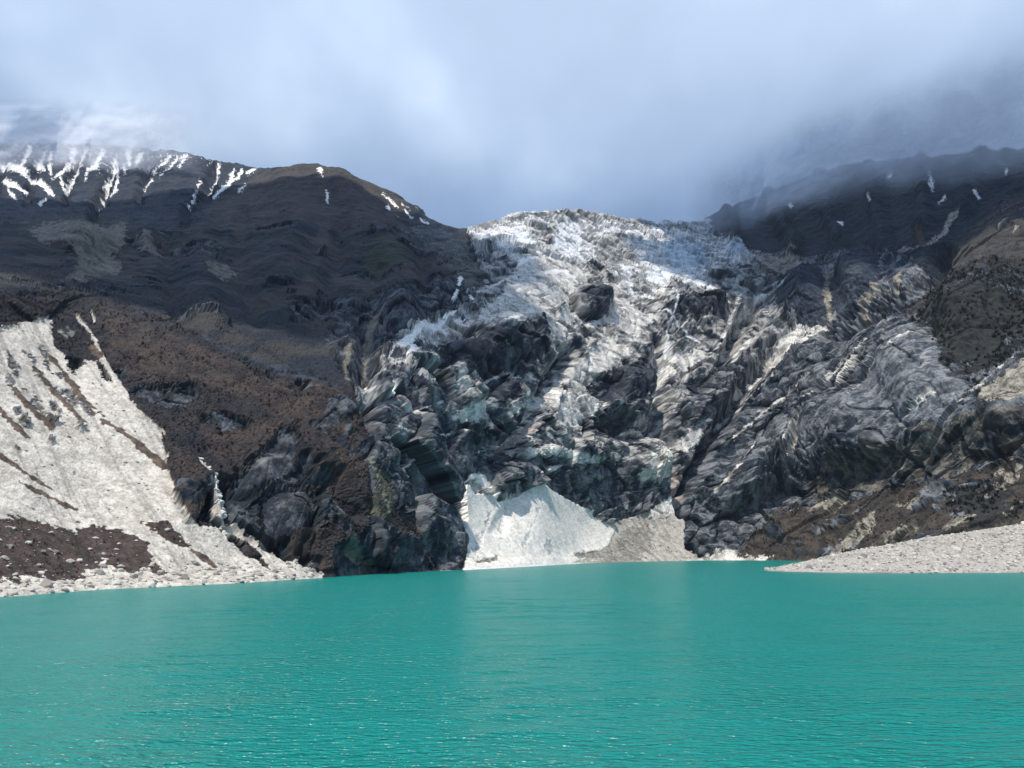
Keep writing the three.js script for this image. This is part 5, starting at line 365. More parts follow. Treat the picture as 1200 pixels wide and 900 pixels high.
  ['snow', "snow_streak", 1.5, 1, [20.99,38.22,1.2,20.67,37.66,0.8]],
  ['snow', "snow_streak", 1.5, 1, [18.89,38.04,0.8,18.61,36.8,0.64,18.29,35.55,0.64]],
  ['snow', "snow_patch", 1.5, 1, [24.45,39.64,2,24.57,39.02,1.2]],
  ['snow', "snow_patch", 1.5, 1, [24.77,37.78,1.2,24.81,36.82,0.8]],
  ['snow', "snow_patch", 1.5, 1, [27.35,39.35,1.5,27.75,39.06,2.5,28.07,38.86,1.5]],
  ['snow', "snow_patch", 1.5, 1, [27.59,38.46,1.5,27.63,38.42,1.5]],
  ['snow', "snow_patch", 1.5, 1, [28.43,39.01,1.5,28.79,38.74,1.5]],
  ['snow', "snow_patch", 1.5, 1, [28.23,39.38,1,28.55,39.4,1]],
  ['snow', "snow_patch", 1.5, 1, [29.18,39.25,1.2,29.5,39.39,1]],
  ['snow', "snow_patch", 1.5, 1, [27.95,38.03,1,28.07,37.88,1]],
  ['snow', "snow_bank", 1.5, 1, [31.33,29.6,1.5,30.85,29.38,2.5,30.22,28.97,3,29.42,27.62,3,28.71,25.66,2.5,27.99,24.29,3,27.67,23.06,2.5]],
  ['snow', "snow_bank", 1.5, 1, [28.87,25.11,2,28.63,24.12,4,28.31,22.72,2]],
  ['snow', "snow_bank", 1.5, 1, [26.64,20.5,4,26.8,21.17,2]],
  ['snow', "snow_bank", 1.5, 1, [27.55,20.21,2.5,27.91,19.67,1]],
  ['snow', "snow_bank", 1.5, 1, [31.01,34.47,2,30.93,33.68,1.2]],
  ['snow', "snow_bank", 1.5, 1, [30.85,33.09,2,30.69,32.3,1.5]],
  ['snow', "snow_bank", 1.5, 1, [31.21,31.36,1.5,31.61,30.84,2.5]],
  ['snow', "snow_bank", 1.5, 1, [31.41,32.55,1,31.69,31.37,1.5]],
  ['snow', "snow_bank", 1.5, 1, [30.34,29.8,4,30.81,30.55,3]],
  ['snow', "snow_scrap", 1.5, 1, [52.88,38.38,1.2,52.96,37.54,1.8,53,36.63,1.2]],
  ['snow', "snow_scrap", 1.5, 1, [50.06,36.68,1.5,50.18,36,2,50.33,35.64,2]],
  ['snow', "snow_scrap", 1.5, 1, [54.99,35.99,2.5,55.15,35.89,1.5]],
  ['snow', "snow_scrap", 1.5, 1, [46.36,37.83,1.5,46.4,37.72,1.5]],
  ['snow', "snow_scrap", 1.5, 1, [53.28,35.58,1.5,53.56,36.04,1.2]],
  ['snow', "snow_scrap", 1.5, 1, [51.05,39.04,1.5,51.01,38.55,1]],
  ['snow', "snow_scrap", 1.5, 1, [56.46,38.2,1.2,56.42,37.72,1]],
  ['snow', "snow_scrap", 1.5, 1, [48.74,34.11,1.5,48.9,33.79,1]],
  ['snow', "snow_bank", 1.5, 1, [33.8,34.79,4,34.27,35.06,3]],
  ['snow', "snow_bank", 1.5, 1, [31.81,27.79,2,32.6,28.11,2,33.4,28.11,2]],
  ['snow', "snow_bank", 1.5, 1, [34.99,33.27,3,35.78,33.37,4,36.26,32.67,2]],
  ['silt', null, 2.2, 1, [44.53,29.18,0.77,45.52,29.5,1.4,46.52,30.31,0.77]],
  ['silt', null, 2.2, 1, [43.02,25.68,0.77,43.34,26.86,1.19,44.13,28.23,1.19,44.73,29.19,0.77]],
  ['silt', null, 2.2, 1, [44.13,20.76,0.77,45.33,21.93,1.4,46.32,23.33,0.77]],
  ['silt', null, 2.2, 1, [41.35,13.58,0.77,42.74,16.2,1.19,44.13,18.42,1.19,45.52,20.51,0.77]],
  ['silt', null, 2.2, 1, [41.95,6.64,0.77,43.34,10.2,1.4,44.53,12.71,0.77]],
  ['silt', null, 2.2, 1, [45.33,9.74,0.77,46.52,13.09,1.4,47.23,14.7,0.77]],
  ['silt', null, 2.2, 1, [49.3,21.07,0.77,48.7,19.51,1.4,48.31,17.9,0.77]],
  ['silt', null, 2.2, 1, [54.07,15.77,0.77,55.66,18.94,1.4,57.05,20.87,0.77]],
  ['silt', null, 2.2, 1, [31.81,22.14,0.77,33,22.57,1.4,34.19,21.68,0.77]],
  ['silt', null, 2.2, 1, [33.4,19.55,0.77,34.99,20.56,0.77]],
  ['silt', null, 2.2, 1, [35.39,25.68,0.77,36.26,27.02,1.4,36.98,28.52,0.77]],
  ['silt', null, 2.2, 1, [37.37,14.33,0.77,38.96,15.95,1.4,40.16,15.5,0.77]],
  ['silt', null, 2.2, 1, [34.19,10.82,0.77,35.78,11.99,1.4,37.37,12.42,0.77]],
  ['silt', null, 2.2, 1, [31.81,14.35,0.77,33.4,14.8,0.77]],
  ['silt', null, 2.2, 1, [37.97,26.42,0.77,39.36,26.21,1.4,40.36,24.84,0.77]],
  ['silt', null, 2.2, 1, [43.34,14.01,0.77,45.33,16.96,1.4,47.31,19.9,0.77]],
  ['silt', null, 2.2, 1, [49.7,16.79,0.77,51.29,20.07,1.4,52.48,22.43,0.77]],
  ['silt', null, 2.2, 1, [46.92,17.39,0.77,48.51,20.41,1.4,50.49,23.44,0.77]],
  ['silt', null, 2.2, 1, [27.83,18.75,0.77,29.02,18.64,1.4,30.22,20.25,0.77]],
  ['silt', null, 2.2, 1, [28.23,16.24,0.77,29.42,15.72,1.4,31.01,16.96,0.77]],
  ['silt', null, 2.2, 1, [28.63,11.04,0.77,29.22,14.15,0.77]],
  ['silt', null, 2.2, 1, [51.69,14.24,0.77,53.28,16.62,0.77]],
];
// bosses and gullies: height in metres, then (profile, row, radius)
const RELIEF = [
  [11.1, [33.4,26.21,55,31.81,25.55,40]],
  [9.2, [37.29,30.05,26]],
  [19.6, [40.95,29.84,35,42.54,29.76,25]],
  [36.5, [47,27.87,44]],
  [29.4, [49.5,29.01,36]],
  [12.2, [38.37,22.17,45,38.96,18.39,40]],
  [17.9, [39.76,12.06,40]],
  [6.2, [35.39,13.92,45,36.98,13.34,30]],
  [-20.2, [40.28,26.3,14,40.4,21.4,16,40.4,15.51,18,40.95,10.61,14,41.27,6.66,10]],
  [-13, [36.1,24.49,16,35.39,21.45,18,34.19,17.43,18,33.32,13.87,14]],
  [-9.2, [26.72,24.27,18,26.56,20.81,22,27.04,15.87,16]],
  [-23.7, [44.53,28.44,14,43.73,25.67,14,43.34,23.53,14]],
  [12.4, [43.14,20.32,35]],
  [-17.6, [48.03,18.4,12,47.51,15.51,14,46.52,11.77,14]],
  [-20.9, [45.52,23.03,18,44.13,19.82,16,42.86,14.98,16,41.59,9.63,12]],
  [29.4, [49.3,14.33,60,46.12,13.18,50,44.13,9.08,40]],
  [23.7, [52.08,19.17,70]],
  [-28.8, [53.67,30.47,20,51.69,27.07,22,49.7,25.17,20,48.11,23.53,16]],
  [26.5, [57.25,30.07,80,54.47,24.69,50]],
  [2.7, [31.01,19.41,25]],
  [2.9, [29.42,5.73,45]],
  [6.8, [23.46,7.37,45]],
  [5.9, [21.87,12.02,30]],
  [-4.9, [20.08,10.83,12,20.36,6.84,12,23.06,3.39,10]],
  [-4.7, [26.04,3.92,10,27.04,1.46,12]],
  [15.2, [28.23,27.81,40]],
  [-6.6, [25.25,10.53,20,26.24,7.27,16]],
  [8.7, [13.12,31.02,40]],
  [7.4, [16.3,31.69,18]],
  [3.1, [34.67,9.32,18,34.67,4.61,50]],
  [-1.9, [33.4,9.09,8,32.8,5.4,14]],
  [-11.7, [9.94,39.83,7,9.54,37.42,9,9.22,34.95,6]],
  [-11.8, [11.53,39.73,7,11.13,37.32,9,10.81,34.9,6]],
  [-11.8, [13.32,39.83,7,12.92,37.34,9,12.6,34.86,6]],
  [-11.5, [15.11,40.09,7,14.71,37.55,9,14.39,35.02,6]],
  [-10.7, [16.7,40.35,7,16.3,37.77,9,15.98,35.22,6]],
  [-12.2, [19.48,39.66,8,19.28,37.64,10,18.09,34.29,10]],
  [-17.4, [14.31,35.99,10,13.84,33.61,10]],
  [6.2, [22.66,38.66,22,23.26,34.83,34,22.66,30.97,34]],
  [7.1, [25.45,38.98,22,27.04,35.6,34,28.23,32.26,34]],
  [-5.7, [25.45,34.45,16,25.25,31.04,20,24.45,26.69,20]],
  [-4.6, [20.87,35.23,14,20.67,30.79,20,21.47,26.11,20]],
  [4.2, [19.08,33.6,20,18.89,29.59,26,19.48,25.05,24]],
  [-3.6, [17.3,31.44,14,17.49,27.64,18,18.09,24.64,14]],
  [-4.5, [29.02,36.29,14,29.42,33.34,16]],
  [13.8, [43.34,39.71,10,43.93,34.46,14]],
  [14.9, [45.33,40,10,46.52,33.4,16]],
  [14.4, [47.71,39.65,12,48.7,33.11,18]],
  [13.1, [50.1,39.35,10,50.89,31.74,18]],
  [12.7, [52.48,39.7,10,52.68,33.91,16]],
  [12.3, [55.27,39.6,12,54.47,35.26,16]],
  [-3.6, [47.31,7.89,10,49.3,9.28,14,51.69,10.51,16,53.28,11.3,16,57.25,13.09,18,61.23,13.68,18]],
  [5.1, [47.31,10.5,12,49.3,11.81,16,51.69,13.24,18,53.28,14.16,18,57.25,15.66,20,61.23,15.98,18]],
];
const BC = 13, BR = 12;
const BAR = [
  98.2,-3,-307.4,101.8,0,-318.8,101.9,0.1,-319.2,102.1,0.1,-319.6,102.2,0.2,-320.1,102.4,0.2,-320.5,102.5,0.3,-320.9,102.6,0.3,-321.3,102.7,0.4,-321.6,105.2,0.4,-329.3,110.3,-0,-345.5,121,-4,-378.8,
  97.7,-3,-297.1,101.5,0,-308.5,101.7,0.1,-309.2,102,0.2,-310,102.2,0.3,-310.8,102.5,0.4,-311.5,102.7,0.5,-312.3,103,0.6,-313,103.2,0.7,-313.6,105.7,0.6,-321.2,111,0.2,-337.3,121.9,-4,-370.6,
  101.9,-3,-286.3,105.9,0,-297.6,106.9,0.4,-300.4,107.9,0.8,-303.2,108.9,1.2,-306,109.9,1.5,-308.8,110.9,1.9,-311.6,111.8,2.2,-314,112.6,2.4,-316.2,115.2,2.4,-323.8,120.9,1.6,-339.8,132.7,-4,-372.8,
  107.3,-3,-280.4,111.6,0,-291.6,113.5,0.8,-296.4,115.3,1.4,-301.1,117.1,2,-305.9,118.9,2.6,-310.6,120.7,3.2,-315.4,122.3,3.7,-319.5,123.8,4.2,-323.3,126.6,4,-330.8,132.7,3,-346.7,145.2,-4,-379.4,
  111.9,-3,-275.4,116.5,0,-286.5,118.6,1.1,-291.7,120.7,2,-296.8,122.8,2.9,-302,124.9,3.7,-307.2,127,4.6,-312.4,128.8,5.3,-316.8,130.5,5.9,-321,133.5,5.7,-328.4,139.9,4.4,-344.1,153.1,-4,-376.6,
  123.1,-3,-268.6,128.1,0,-279.6,131.6,1.6,-287.3,135.2,3,-295,138.7,4.4,-302.8,142.3,5.7,-310.5,145.8,6.9,-318.2,148.9,8,-324.9,151.7,9,-331.1,155,8.7,-338.4,162.1,6.9,-353.8,176.7,-4,-385.7,
  134.4,-3,-269.8,139.7,0,-280.6,144.5,2,-290.1,149.2,3.8,-299.6,153.9,5.5,-309.1,158.7,7.1,-318.6,163.4,8.7,-328.1,167.5,10,-336.3,171.3,11.2,-343.9,174.9,10.9,-351.1,182.4,8.7,-366.3,198.1,7.8,-397.6,
  144.6,-3,-270.9,150.2,0,-281.4,156.3,2.5,-292.8,162.3,4.6,-304.2,168.4,6.6,-315.6,174.5,8.6,-327,180.6,10.5,-338.3,185.8,12.1,-348.2,190.7,13.6,-357.3,194.4,13.2,-364.3,202.4,10.6,-379.3,218.9,9.5,-410.2,
  161.7,-3,-272.6,167.8,0,-283,176.1,3.1,-296.9,184.3,5.8,-310.8,192.6,8.3,-324.8,200.9,10.8,-338.7,209.1,13.2,-352.6,216.3,15.2,-364.7,222.9,17.1,-375.9,227,16.6,-382.8,235.6,13.4,-397.4,253.5,12,-427.5,
  177.4,-3,-274.3,184,0,-284.3,194.5,3.7,-300.6,205,6.9,-316.9,215.5,10,-333.1,226,12.9,-349.4,236.5,15.8,-365.6,245.7,18.2,-379.7,254.1,20.4,-392.7,258.4,19.8,-399.5,267.7,16.1,-413.7,286.7,14.3,-443.1,
  189.9,-3,-266.8,196.8,0,-276.6,209.7,4.3,-294.8,222.7,8,-312.9,235.6,11.5,-331.1,248.5,14.9,-349.3,261.4,18.2,-367.4,272.6,21,-383.1,282.9,23.5,-397.7,287.6,22.8,-404.2,297.4,18.5,-418,317.7,16.5,-446.6,
  203.5,-3,-258.7,211,0,-268.1,226.9,4.9,-288.4,242.8,9.2,-308.6,258.8,13.3,-328.9,274.7,17.2,-349.1,290.6,21,-369.4,304.4,24.2,-386.9,317.2,27.2,-403.1,322.1,26.4,-409.4,332.6,21.5,-422.8,354.3,19,-450.3,
  216.4,-3,-251.1,224.3,0,-260.1,243.4,5.6,-282.3,262.5,10.5,-304.5,281.7,15.1,-326.7,300.8,19.5,-348.9,319.9,23.9,-371.1,336.5,27.6,-390.4,351.8,30.9,-408.1,357,30,-414.2,368.1,24.5,-427,391,21.7,-453.6,
];

const SU = 25.15, TU = 12;      // units per profile and per row on the net
const cr = (a, b, c, d, t) => 0.5 * (2 * b + (c - a) * t + (2 * a - 5 * b + 4 * c - d) * t * t + (3 * b - a - 3 * c + d) * t * t * t);
function netPoint(N, nc, nr, s, t, out) {
  const i = Math.min(nc - 2, Math.floor(s)), j = Math.min(nr - 2, Math.floor(t)), fs = s - i, ft = t - j;
  for (let k = 0; k < 3; k++) {
    const row = (ii) => { const c = clamp(ii, 0, nc - 1) * nr, g = (jj) => N[(c + clamp(jj, 0, nr - 1)) * 3 + k]; return cr(g(j - 1), g(j), g(j + 1), g(j + 2), ft); };
    out[k] = cr(row(i - 1), row(i), row(i + 1), row(i + 2), fs);
  }
  return out;
}

// displacement weights of each ground: [wall rock, flank rock, dark cliff rock, scree, brush, ice], metres it stands proud
const KIND = {
  dusk: [0, 0, 0.16, 0, 1.4, 0, 0], duskR: [0, 0.18, 0, 0, 1.3, 0, 0], heath: [0, 0, 0.06, 0, 1, 0, 0], heathbrown: [0, 0, 0.05, 0, 0.9, 0, 0], greyheath: [0.5, 0, 0, 0, 0.5, 0, 0], green: [0, 0, 0.1, 0, 1, 0, 0],
  scrub: [0, 0, 0.25, 0, 1, 0, 0], scrubR: [0, 0.25, 0, 0, 1, 0, 0], brown: [0, 0, 0.18, 0, 0.9, 0, 0], brownred: [0, 0, 0.05, 0.8, 0.15, 0, 0], browngrey: [0, 0.3, 0, 0, 0.8, 0, 0], forest: [0, 0.2, 0, 0, 1.4, 0, 1], greentan: [0, 0, 0.4, 0, 0.5, 0, 0],
  turf: [0, 0, 0, 0.7, 0.12, 0, 0], tan: [0.1, 0, 0.25, 0, 0.5, 0, 0], tanR: [0, 0.5, 0, 0.4, 0, 0, 0],
  rockC: [1, 0, 0, 0, 0, 0, 0], rockdark: [1, 0, 0, 0, 0, 0, 0], rockR: [0, 1, 0, 0, 0, 0, 0], slabR: [0, 0.6, 0, 0, 0, 0, 0], bandrock: [0, 1.1, 0, 0, 0, 0, 0], rockL: [0, 0, 0.65, 0, 0, 0, 0], rockmid: [0.8, 0, 0, 0, 0, 0, 0], crag: [0, 0.4, 0, 0, 0, 0, 0],
  silt: [0.42, 0, 0, 0.5, 0, 0, 0.5], pink: [0.5, 0, 0, 0.6, 0, 0, 0], scree: [0, 0, 0, 1, 0, 0, 0], screerock: [0, 0, 0.2, 0.6, 0, 0, 0.9], talus: [0, 0, 0, 1, 0, 0, 0], talusdark: [0, 0, 0, 1.3, 0, 0, 0],
  snow: [0, 0, 0, 0.3, 0, 0, 0.4], conesnow: [0, 0, 0, 0.8, 0, 0, 0.6], snowdirty: [0, 0, 0, 0.7, 0, 0, 0.2], fall: [1, 0, 0, 0, 0, 0, 0.2],
  ice: [0.1, 0, 0, 0, 0, 1, 0], icewhite: [0, 0, 0, 0.3, 0, 0.5, 0], iceblue: [0, 0, 0, 0, 0, 0.9, 0], icedirty: [0.3, 0, 0, 0, 0, 0.8, 0],
};
const KEYS = Object.keys(KIND);

// colours (linear): dark tone, light tone, share of the light tone, size of the patches in metres, stretch along the slope
const TONE = {
  dusk: [[0.009, 0.017, 0.033], [0.030, 0.038, 0.053], -0.05, 30], duskR: [[0.006, 0.012, 0.023], [0.020, 0.028, 0.041], -0.1, 18], heath: [[0.007, 0.013, 0.023], [0.040, 0.038, 0.036], -0.1, 24],
  heathbrown: [[0.030, 0.029, 0.033], [0.062, 0.052, 0.047], 0, 16], greyheath: [[0.035, 0.04, 0.045], [0.14, 0.137, 0.13], 0, 10], green: [[0.012, 0.020, 0.015], [0.030, 0.038, 0.024], 0, 12],
  scrub: [[0.012, 0.014, 0.020], [0.036, 0.030, 0.031], 0, 12], scrubR: [[0.020, 0.019, 0.019], [0.072, 0.058, 0.046], -0.05, 7], brown: [[0.020, 0.018, 0.021], [0.062, 0.045, 0.039], 0, 9], brownred: [[0.038, 0.028, 0.026], [0.085, 0.058, 0.049], 0, 3],
  browngrey: [[0.026, 0.028, 0.032], [0.066, 0.057, 0.052], 0, 9], forest: [[0.012, 0.015, 0.017], [0.034, 0.034, 0.031], -0.1, 6], greentan: [[0.04, 0.045, 0.035], [0.1, 0.095, 0.065], 0, 6],
  turf: [[0.06, 0.045, 0.036], [0.16, 0.115, 0.085], 0, 3], tan: [[0.075, 0.072, 0.062], [0.20, 0.185, 0.15], 0.05, 8], tanR: [[0.11, 0.10, 0.08], [0.40, 0.37, 0.315], 0.0, 6],
  rockC: [[0.036, 0.047, 0.064], [0.50, 0.485, 0.46], 0.02, 13], rockdark: [[0.013, 0.020, 0.033], [0.095, 0.105, 0.122], -0.12, 9], rockR: [[0.020, 0.030, 0.046], [0.200, 0.212, 0.232], -0.08, 12], slabR: [[0.065, 0.078, 0.098], [0.23, 0.242, 0.262], 0, 8],
  bandrock: [[0.024, 0.029, 0.036], [0.20, 0.18, 0.15], -0.18, 10], rockL: [[0.010, 0.017, 0.029], [0.108, 0.117, 0.132], -0.15, 8],
  crag: [[0.010, 0.019, 0.034], [0.060, 0.075, 0.10], -0.1, 10], rockmid: [[0.018, 0.027, 0.042], [0.205, 0.212, 0.225], -0.1, 11], silt: [[0.28, 0.275, 0.26], [0.80, 0.77, 0.72], 0.12, 9], pink: [[0.30, 0.25, 0.24], [0.52, 0.45, 0.43], 0, 4], scree: [[0.44, 0.405, 0.355], [0.64, 0.595, 0.53], 0, 6], screerock: [[0.06, 0.06, 0.062], [0.25, 0.24, 0.23], 0, 2.5],
  talus: [[0.34, 0.315, 0.275], [0.56, 0.525, 0.47], 0, 7], talusdark: [[0.19, 0.178, 0.158], [0.40, 0.375, 0.335], 0, 4], snow: [[0.82, 0.80, 0.77], [0.90, 0.88, 0.85], 0, 12], snowdirty: [[0.50, 0.48, 0.45], [0.78, 0.77, 0.75], 0, 4],
  conesnow: [[0.72, 0.68, 0.62], [0.87, 0.83, 0.77], 0.1, 6], fall: [[0.62, 0.64, 0.66], [0.80, 0.81, 0.82], 0, 4], ice: [[0.34, 0.34, 0.335], [0.82, 0.82, 0.81], 0.14, 12], icewhite: [[0.66, 0.68, 0.70], [0.84, 0.86, 0.88], 0, 8], iceblue: [[0.38, 0.46, 0.52], [0.72, 0.78, 0.82], 0.05, 8], icedirty: [[0.22, 0.22, 0.215], [0.52, 0.52, 0.51], 0, 7],
};

// three sets of beds: the axis along the beds in the face, across them, and out of the face
function beds(n, deg) {
  const N = new THREE.Vector3(...n).normalize(), r = new THREE.Vector3(0, 1, 0).cross(N).normalize(), t = N.clone().cross(r), a = deg * Math.PI / 180;
  return { a: r.clone().multiplyScalar(Math.cos(a)).addScaledVector(t, Math.sin(a)), b: t.clone().multiplyScalar(Math.cos(a)).addScaledVector(r, -Math.sin(a)), n: N };
}
const BEDS = [beds([-0.05, 0.5, 0.85], 36), beds([-0.55, 0.5, 0.66], 34), beds([0.5, 0.45, 0.72], 62)];
const saw = (x) => { x -= Math.floor(x); return x < 0.8 ? x * 1.25 : (1 - x) * 5; };
function rock(x, y, z, f, big) {
  const A = f.a.x * x + f.a.y * y + f.a.z * z, B = f.b.x * x + f.b.y * y + f.b.z * z, N = f.n.x * x + f.n.y * y + f.n.z * z;
  const w = noise(A / 150, B / 70, N / 70), w2 = noise(A / 95 + 5, B / 45, N / 45), w3 = noise(A / 34, B / 16 + 9, N / 16);
  let d = 9 * big * saw(B / 58 + 0.7 * w + 0.15 * w2) * (0.4 + 0.9 * clamp(0.5 + 1.2 * noise(A / 90, B / 60 + 4, N / 60)));
  d += 3.2 * saw(B / 21 + 0.7 * w2 + 0.15 * w3) * clamp(0.5 + 1.3 * noise(A / 60 + 2, B / 25, N / 25));
  d += 1.0 * saw(B / 7.5 + 0.4 * w3 + 0.8 * w2) * clamp(0.4 + 1.4 * noise(A / 30, B / 12 + 7, N / 12));
  // broken slabs, longer along the beds than across them
  d += 11 * block(A / 68 + 0.2 * w2, B / 27 + 0.3 * w2, N / 34) + 2.4 * block(A / 26, B / 10, N / 13) + 0.6 * block(A / 8, B / 4, N / 5) + (x * x + z * z < 360000 ? 0.45 * block(A / 3.2, B / 1.9, N / 2.2) : 0);
  // joints across the beds
  const j1 = Math.abs(noise(A / 40 + 0.4 * w2, B / 90, N / 60));
  d -= 4.0 * sstep(0.06, 0, j1);
  d += 5.5 * fbm(x / 42, y / 42, z / 42, 3);
  return d - 4;
}

const LOOK = {
  mountain_peak: ['dark mountain peak streaked with snow, its top lost in cloud', 'mountain', 'structure'],
  mountain_dome: ['rounded brown mountain dome above the dark brush slope', 'mountain', 'structure'],
  brush_slope: ['brown brush-covered mountainside falling to the lake beside the scree', 'hillside', 'structure'],
  rock_wall: ['grey folded rock wall below the glacier', 'cliff', 'structure'],
  mountain_flank: ['steep layered grey mountain flank above the gravel bar', 'mountain', 'structure'],
  mountain_ridge: ['dark blue mountain ridge with its crest in cloud beside the glacier', 'mountain', 'structure'],
  scree_slope: ['pale scree slope running down to the lakeshore', 'scree', 'structure'],
  talus_fan: ['grey talus fan beside the white snow cone', 'talus', 'structure'],
  glacier: ['broken grey and white glacier icefall crowning the rock wall', 'glacier'],
  snow_cone: ['large white avalanche snow cone at the foot of the rock wall', 'snow'],
  ice_shelf: ['narrow white shelf of ice along the waterline below the snow cone', 'ice shelf'],
  frozen_stream: ['white icy stream tumbling down a gully beside the scree', 'stream'],
  waterfall: ['thin white waterfall dropping down the central cleft of the rock wall', 'waterfall'],
  cascade: ['thin white cascade slanting over ledges below the glacier ice', 'waterfall'],
  water_thread: ['thin white water thread in the gully beside the dark crag', 'waterfall'],
  snow_streak: ['white snow streak in a gully of the cloud-capped peak', 'snow streak', null, 'snow streaks on the cloud-capped peak'],
  snow_patch: ['white snow patch on the crest of the brown dome', 'snow patch', null, 'snow patches on the brown dome'],
  snow_bank: ['white snow bank lying on the rock wall', 'snow bank', null, 'snow banks on the rock wall'],
  snow_scrap: ['white snow scrap high on the dark ridge', 'snow patch', null, 'snow scraps on the dark ridge'],
};
console.log('terrain');
const FC = 1660, FR = 730, NV = FC * FR;
const pos = new Float32Array(NV * 3), col = new Float32Array(NV * 3), own = new Int16Array(NV), under = new Int16Array(NV), mat = new Uint8Array(NV), base = new Float32Array(NV * 3), nor = new Float32Array(NV * 3);
// the profiles and rows that frame the lake are finer than those beyond them and behind the crest
const spread = (n, stops) => { const out = new Float64Array(n); for (let k = 0; k < n; k++) { let s = 0; while (s < stops.length - 2 && k > stops[s + 1][0]) s++; const [a, x] = stops[s], [b, y] = stops[s + 1]; out[k] = mix(x, y, (k - a) / (b - a)); } return out; };
const SS = spread(FC, [[0, 0], [60, 8.6], [FC - 61, 58.2], [FC - 1, NC - 1]]), TT = spread(FR, [[0, 0], [6, 0.85], [FR - 15, 40.6], [FR - 1, NR - 1]]);
const sOf = (i) => SS[i], tOf = (j) => TT[j];
{ const p = [0, 0, 0]; for (let i = 0; i < FC; i++) for (let j = 0; j < FR; j++) { netPoint(NET, NC, NR, sOf(i), tOf(j), p); base.set(p, (i * FR + j) * 3); } }
function gridNormals(P, nc, nr, out, step) {
  for (let i = 0; i < nc; i++) for (let j = 0; j < nr; j++) {
    const a = (Math.min(nc - 1, i + step) * nr + j) * 3, b = (Math.max(0, i - step) * nr + j) * 3, c = (i * nr + Math.min(nr - 1, j + step)) * 3, d = (i * nr + Math.max(0, j - step)) * 3;
    const ux = P[a] - P[b], uy = P[a + 1] - P[b + 1], uz = P[a + 2] - P[b + 2], vx = P[c] - P[d], vy = P[c + 1] - P[d + 1], vz = P[c + 2] - P[d + 2];
    let x = uy * vz - uz * vy, y = uz * vx - ux * vz, z = ux * vy - uy * vx; const l = Math.hypot(x, y, z) || 1, o = (i * nr + j) * 3;
    out[o] = x / l; out[o + 1] = y / l; out[o + 2] = z / l;
  }
}
gridNormals(base, FC, FR, nor, 6);

// outlines made ready: their box on the net and their points in units
const things = [];
const zones = ZONES.map(([m, o, e, band, f]) => {
  const n = band ? 3 : 2, x = [], y = [], r = [];
  for (let k = 0; k < f.length; k += n) { x.push(f[k] * SU); y.push(f[k + 1] * TU); if (band) r.push(f[k + 2]); }
  const pad = (band ? Math.max(...r) : 0) + e * 2 + 2;
  const thing = o ? things.push({ name: o, m }) - 1 : -1;
  return { m: KEYS.indexOf(m), thing, e, band, x, y, r, x0: Math.min(...x) - pad, x1: Math.max(...x) + pad, y0: Math.min(...y) - pad, y1: Math.max(...y) + pad };
});
function toBand(z, px, py) { // distance to a band's edge, in units
  let best = 1e9;
  for (let k = 0; k + 1 < z.x.length; k++) {
    const ax = z.x[k], ay = z.y[k], bx = z.x[k + 1] - ax, by = z.y[k + 1] - ay, t = clamp(((px - ax) * bx + (py - ay) * by) / (bx * bx + by * by + 1e-9));
    best = Math.min(best, Math.hypot(px - ax - bx * t, py - ay - by * t) - mix(z.r[k], z.r[k + 1], t));
  }
  return best;
}
function toArea(z, px, py) {
  let best = 1e9, inside = false;
  for (let k = 0, l = z.x.length - 1; k < z.x.length; l = k++) {
    const ax = z.x[l], ay = z.y[l], bx = z.x[k] - ax, by = z.y[k] - ay, t = clamp(((px - ax) * bx + (py - ay) * by) / (bx * bx + by * by + 1e-9));
    best = Math.min(best, (px - ax - bx * t) ** 2 + (py - ay - by * t) ** 2);
    if ((z.y[k] > py) !== (ay > py) && px < ax + bx * (py - ay) / by) inside = !inside;
  }
  return inside ? -Math.sqrt(best) : Math.sqrt(best);
}
const relief = RELIEF.map(([h, f]) => {
  const x = [], y = [], r = []; for (let k = 0; k < f.length; k += 3) { x.push(f[k] * SU); y.push(f[k + 1] * TU); r.push(f[k + 2]); }
  const pad = Math.max(...r); if (x.length === 1) { x.push(x[0] + 0.1); y.push(y[0]); r.push(r[0]); }
  return { h, x, y, r, x0: Math.min(...x) - pad, x1: Math.max(...x) + pad, y0: Math.min(...y) - pad, y1: Math.max(...y) + pad };
});
function reliefAt(z, px, py) {
  let best = 1;
  for (let k = 0; k + 1 < z.x.length; k++) {
    const ax = z.x[k], ay = z.y[k], bx = z.x[k + 1] - ax, by = z.y[k + 1] - ay, t = clamp(((px - ax) * bx + (py - ay) * by) / (bx * bx + by * by + 1e-9));
    best = Math.min(best, Math.hypot(px - ax - bx * t, py - ay - by * t) / mix(z.r[k], z.r[k + 1], t));
  }
  return best >= 1 ? 0 : z.h * (1 - best * best) ** 2;
}

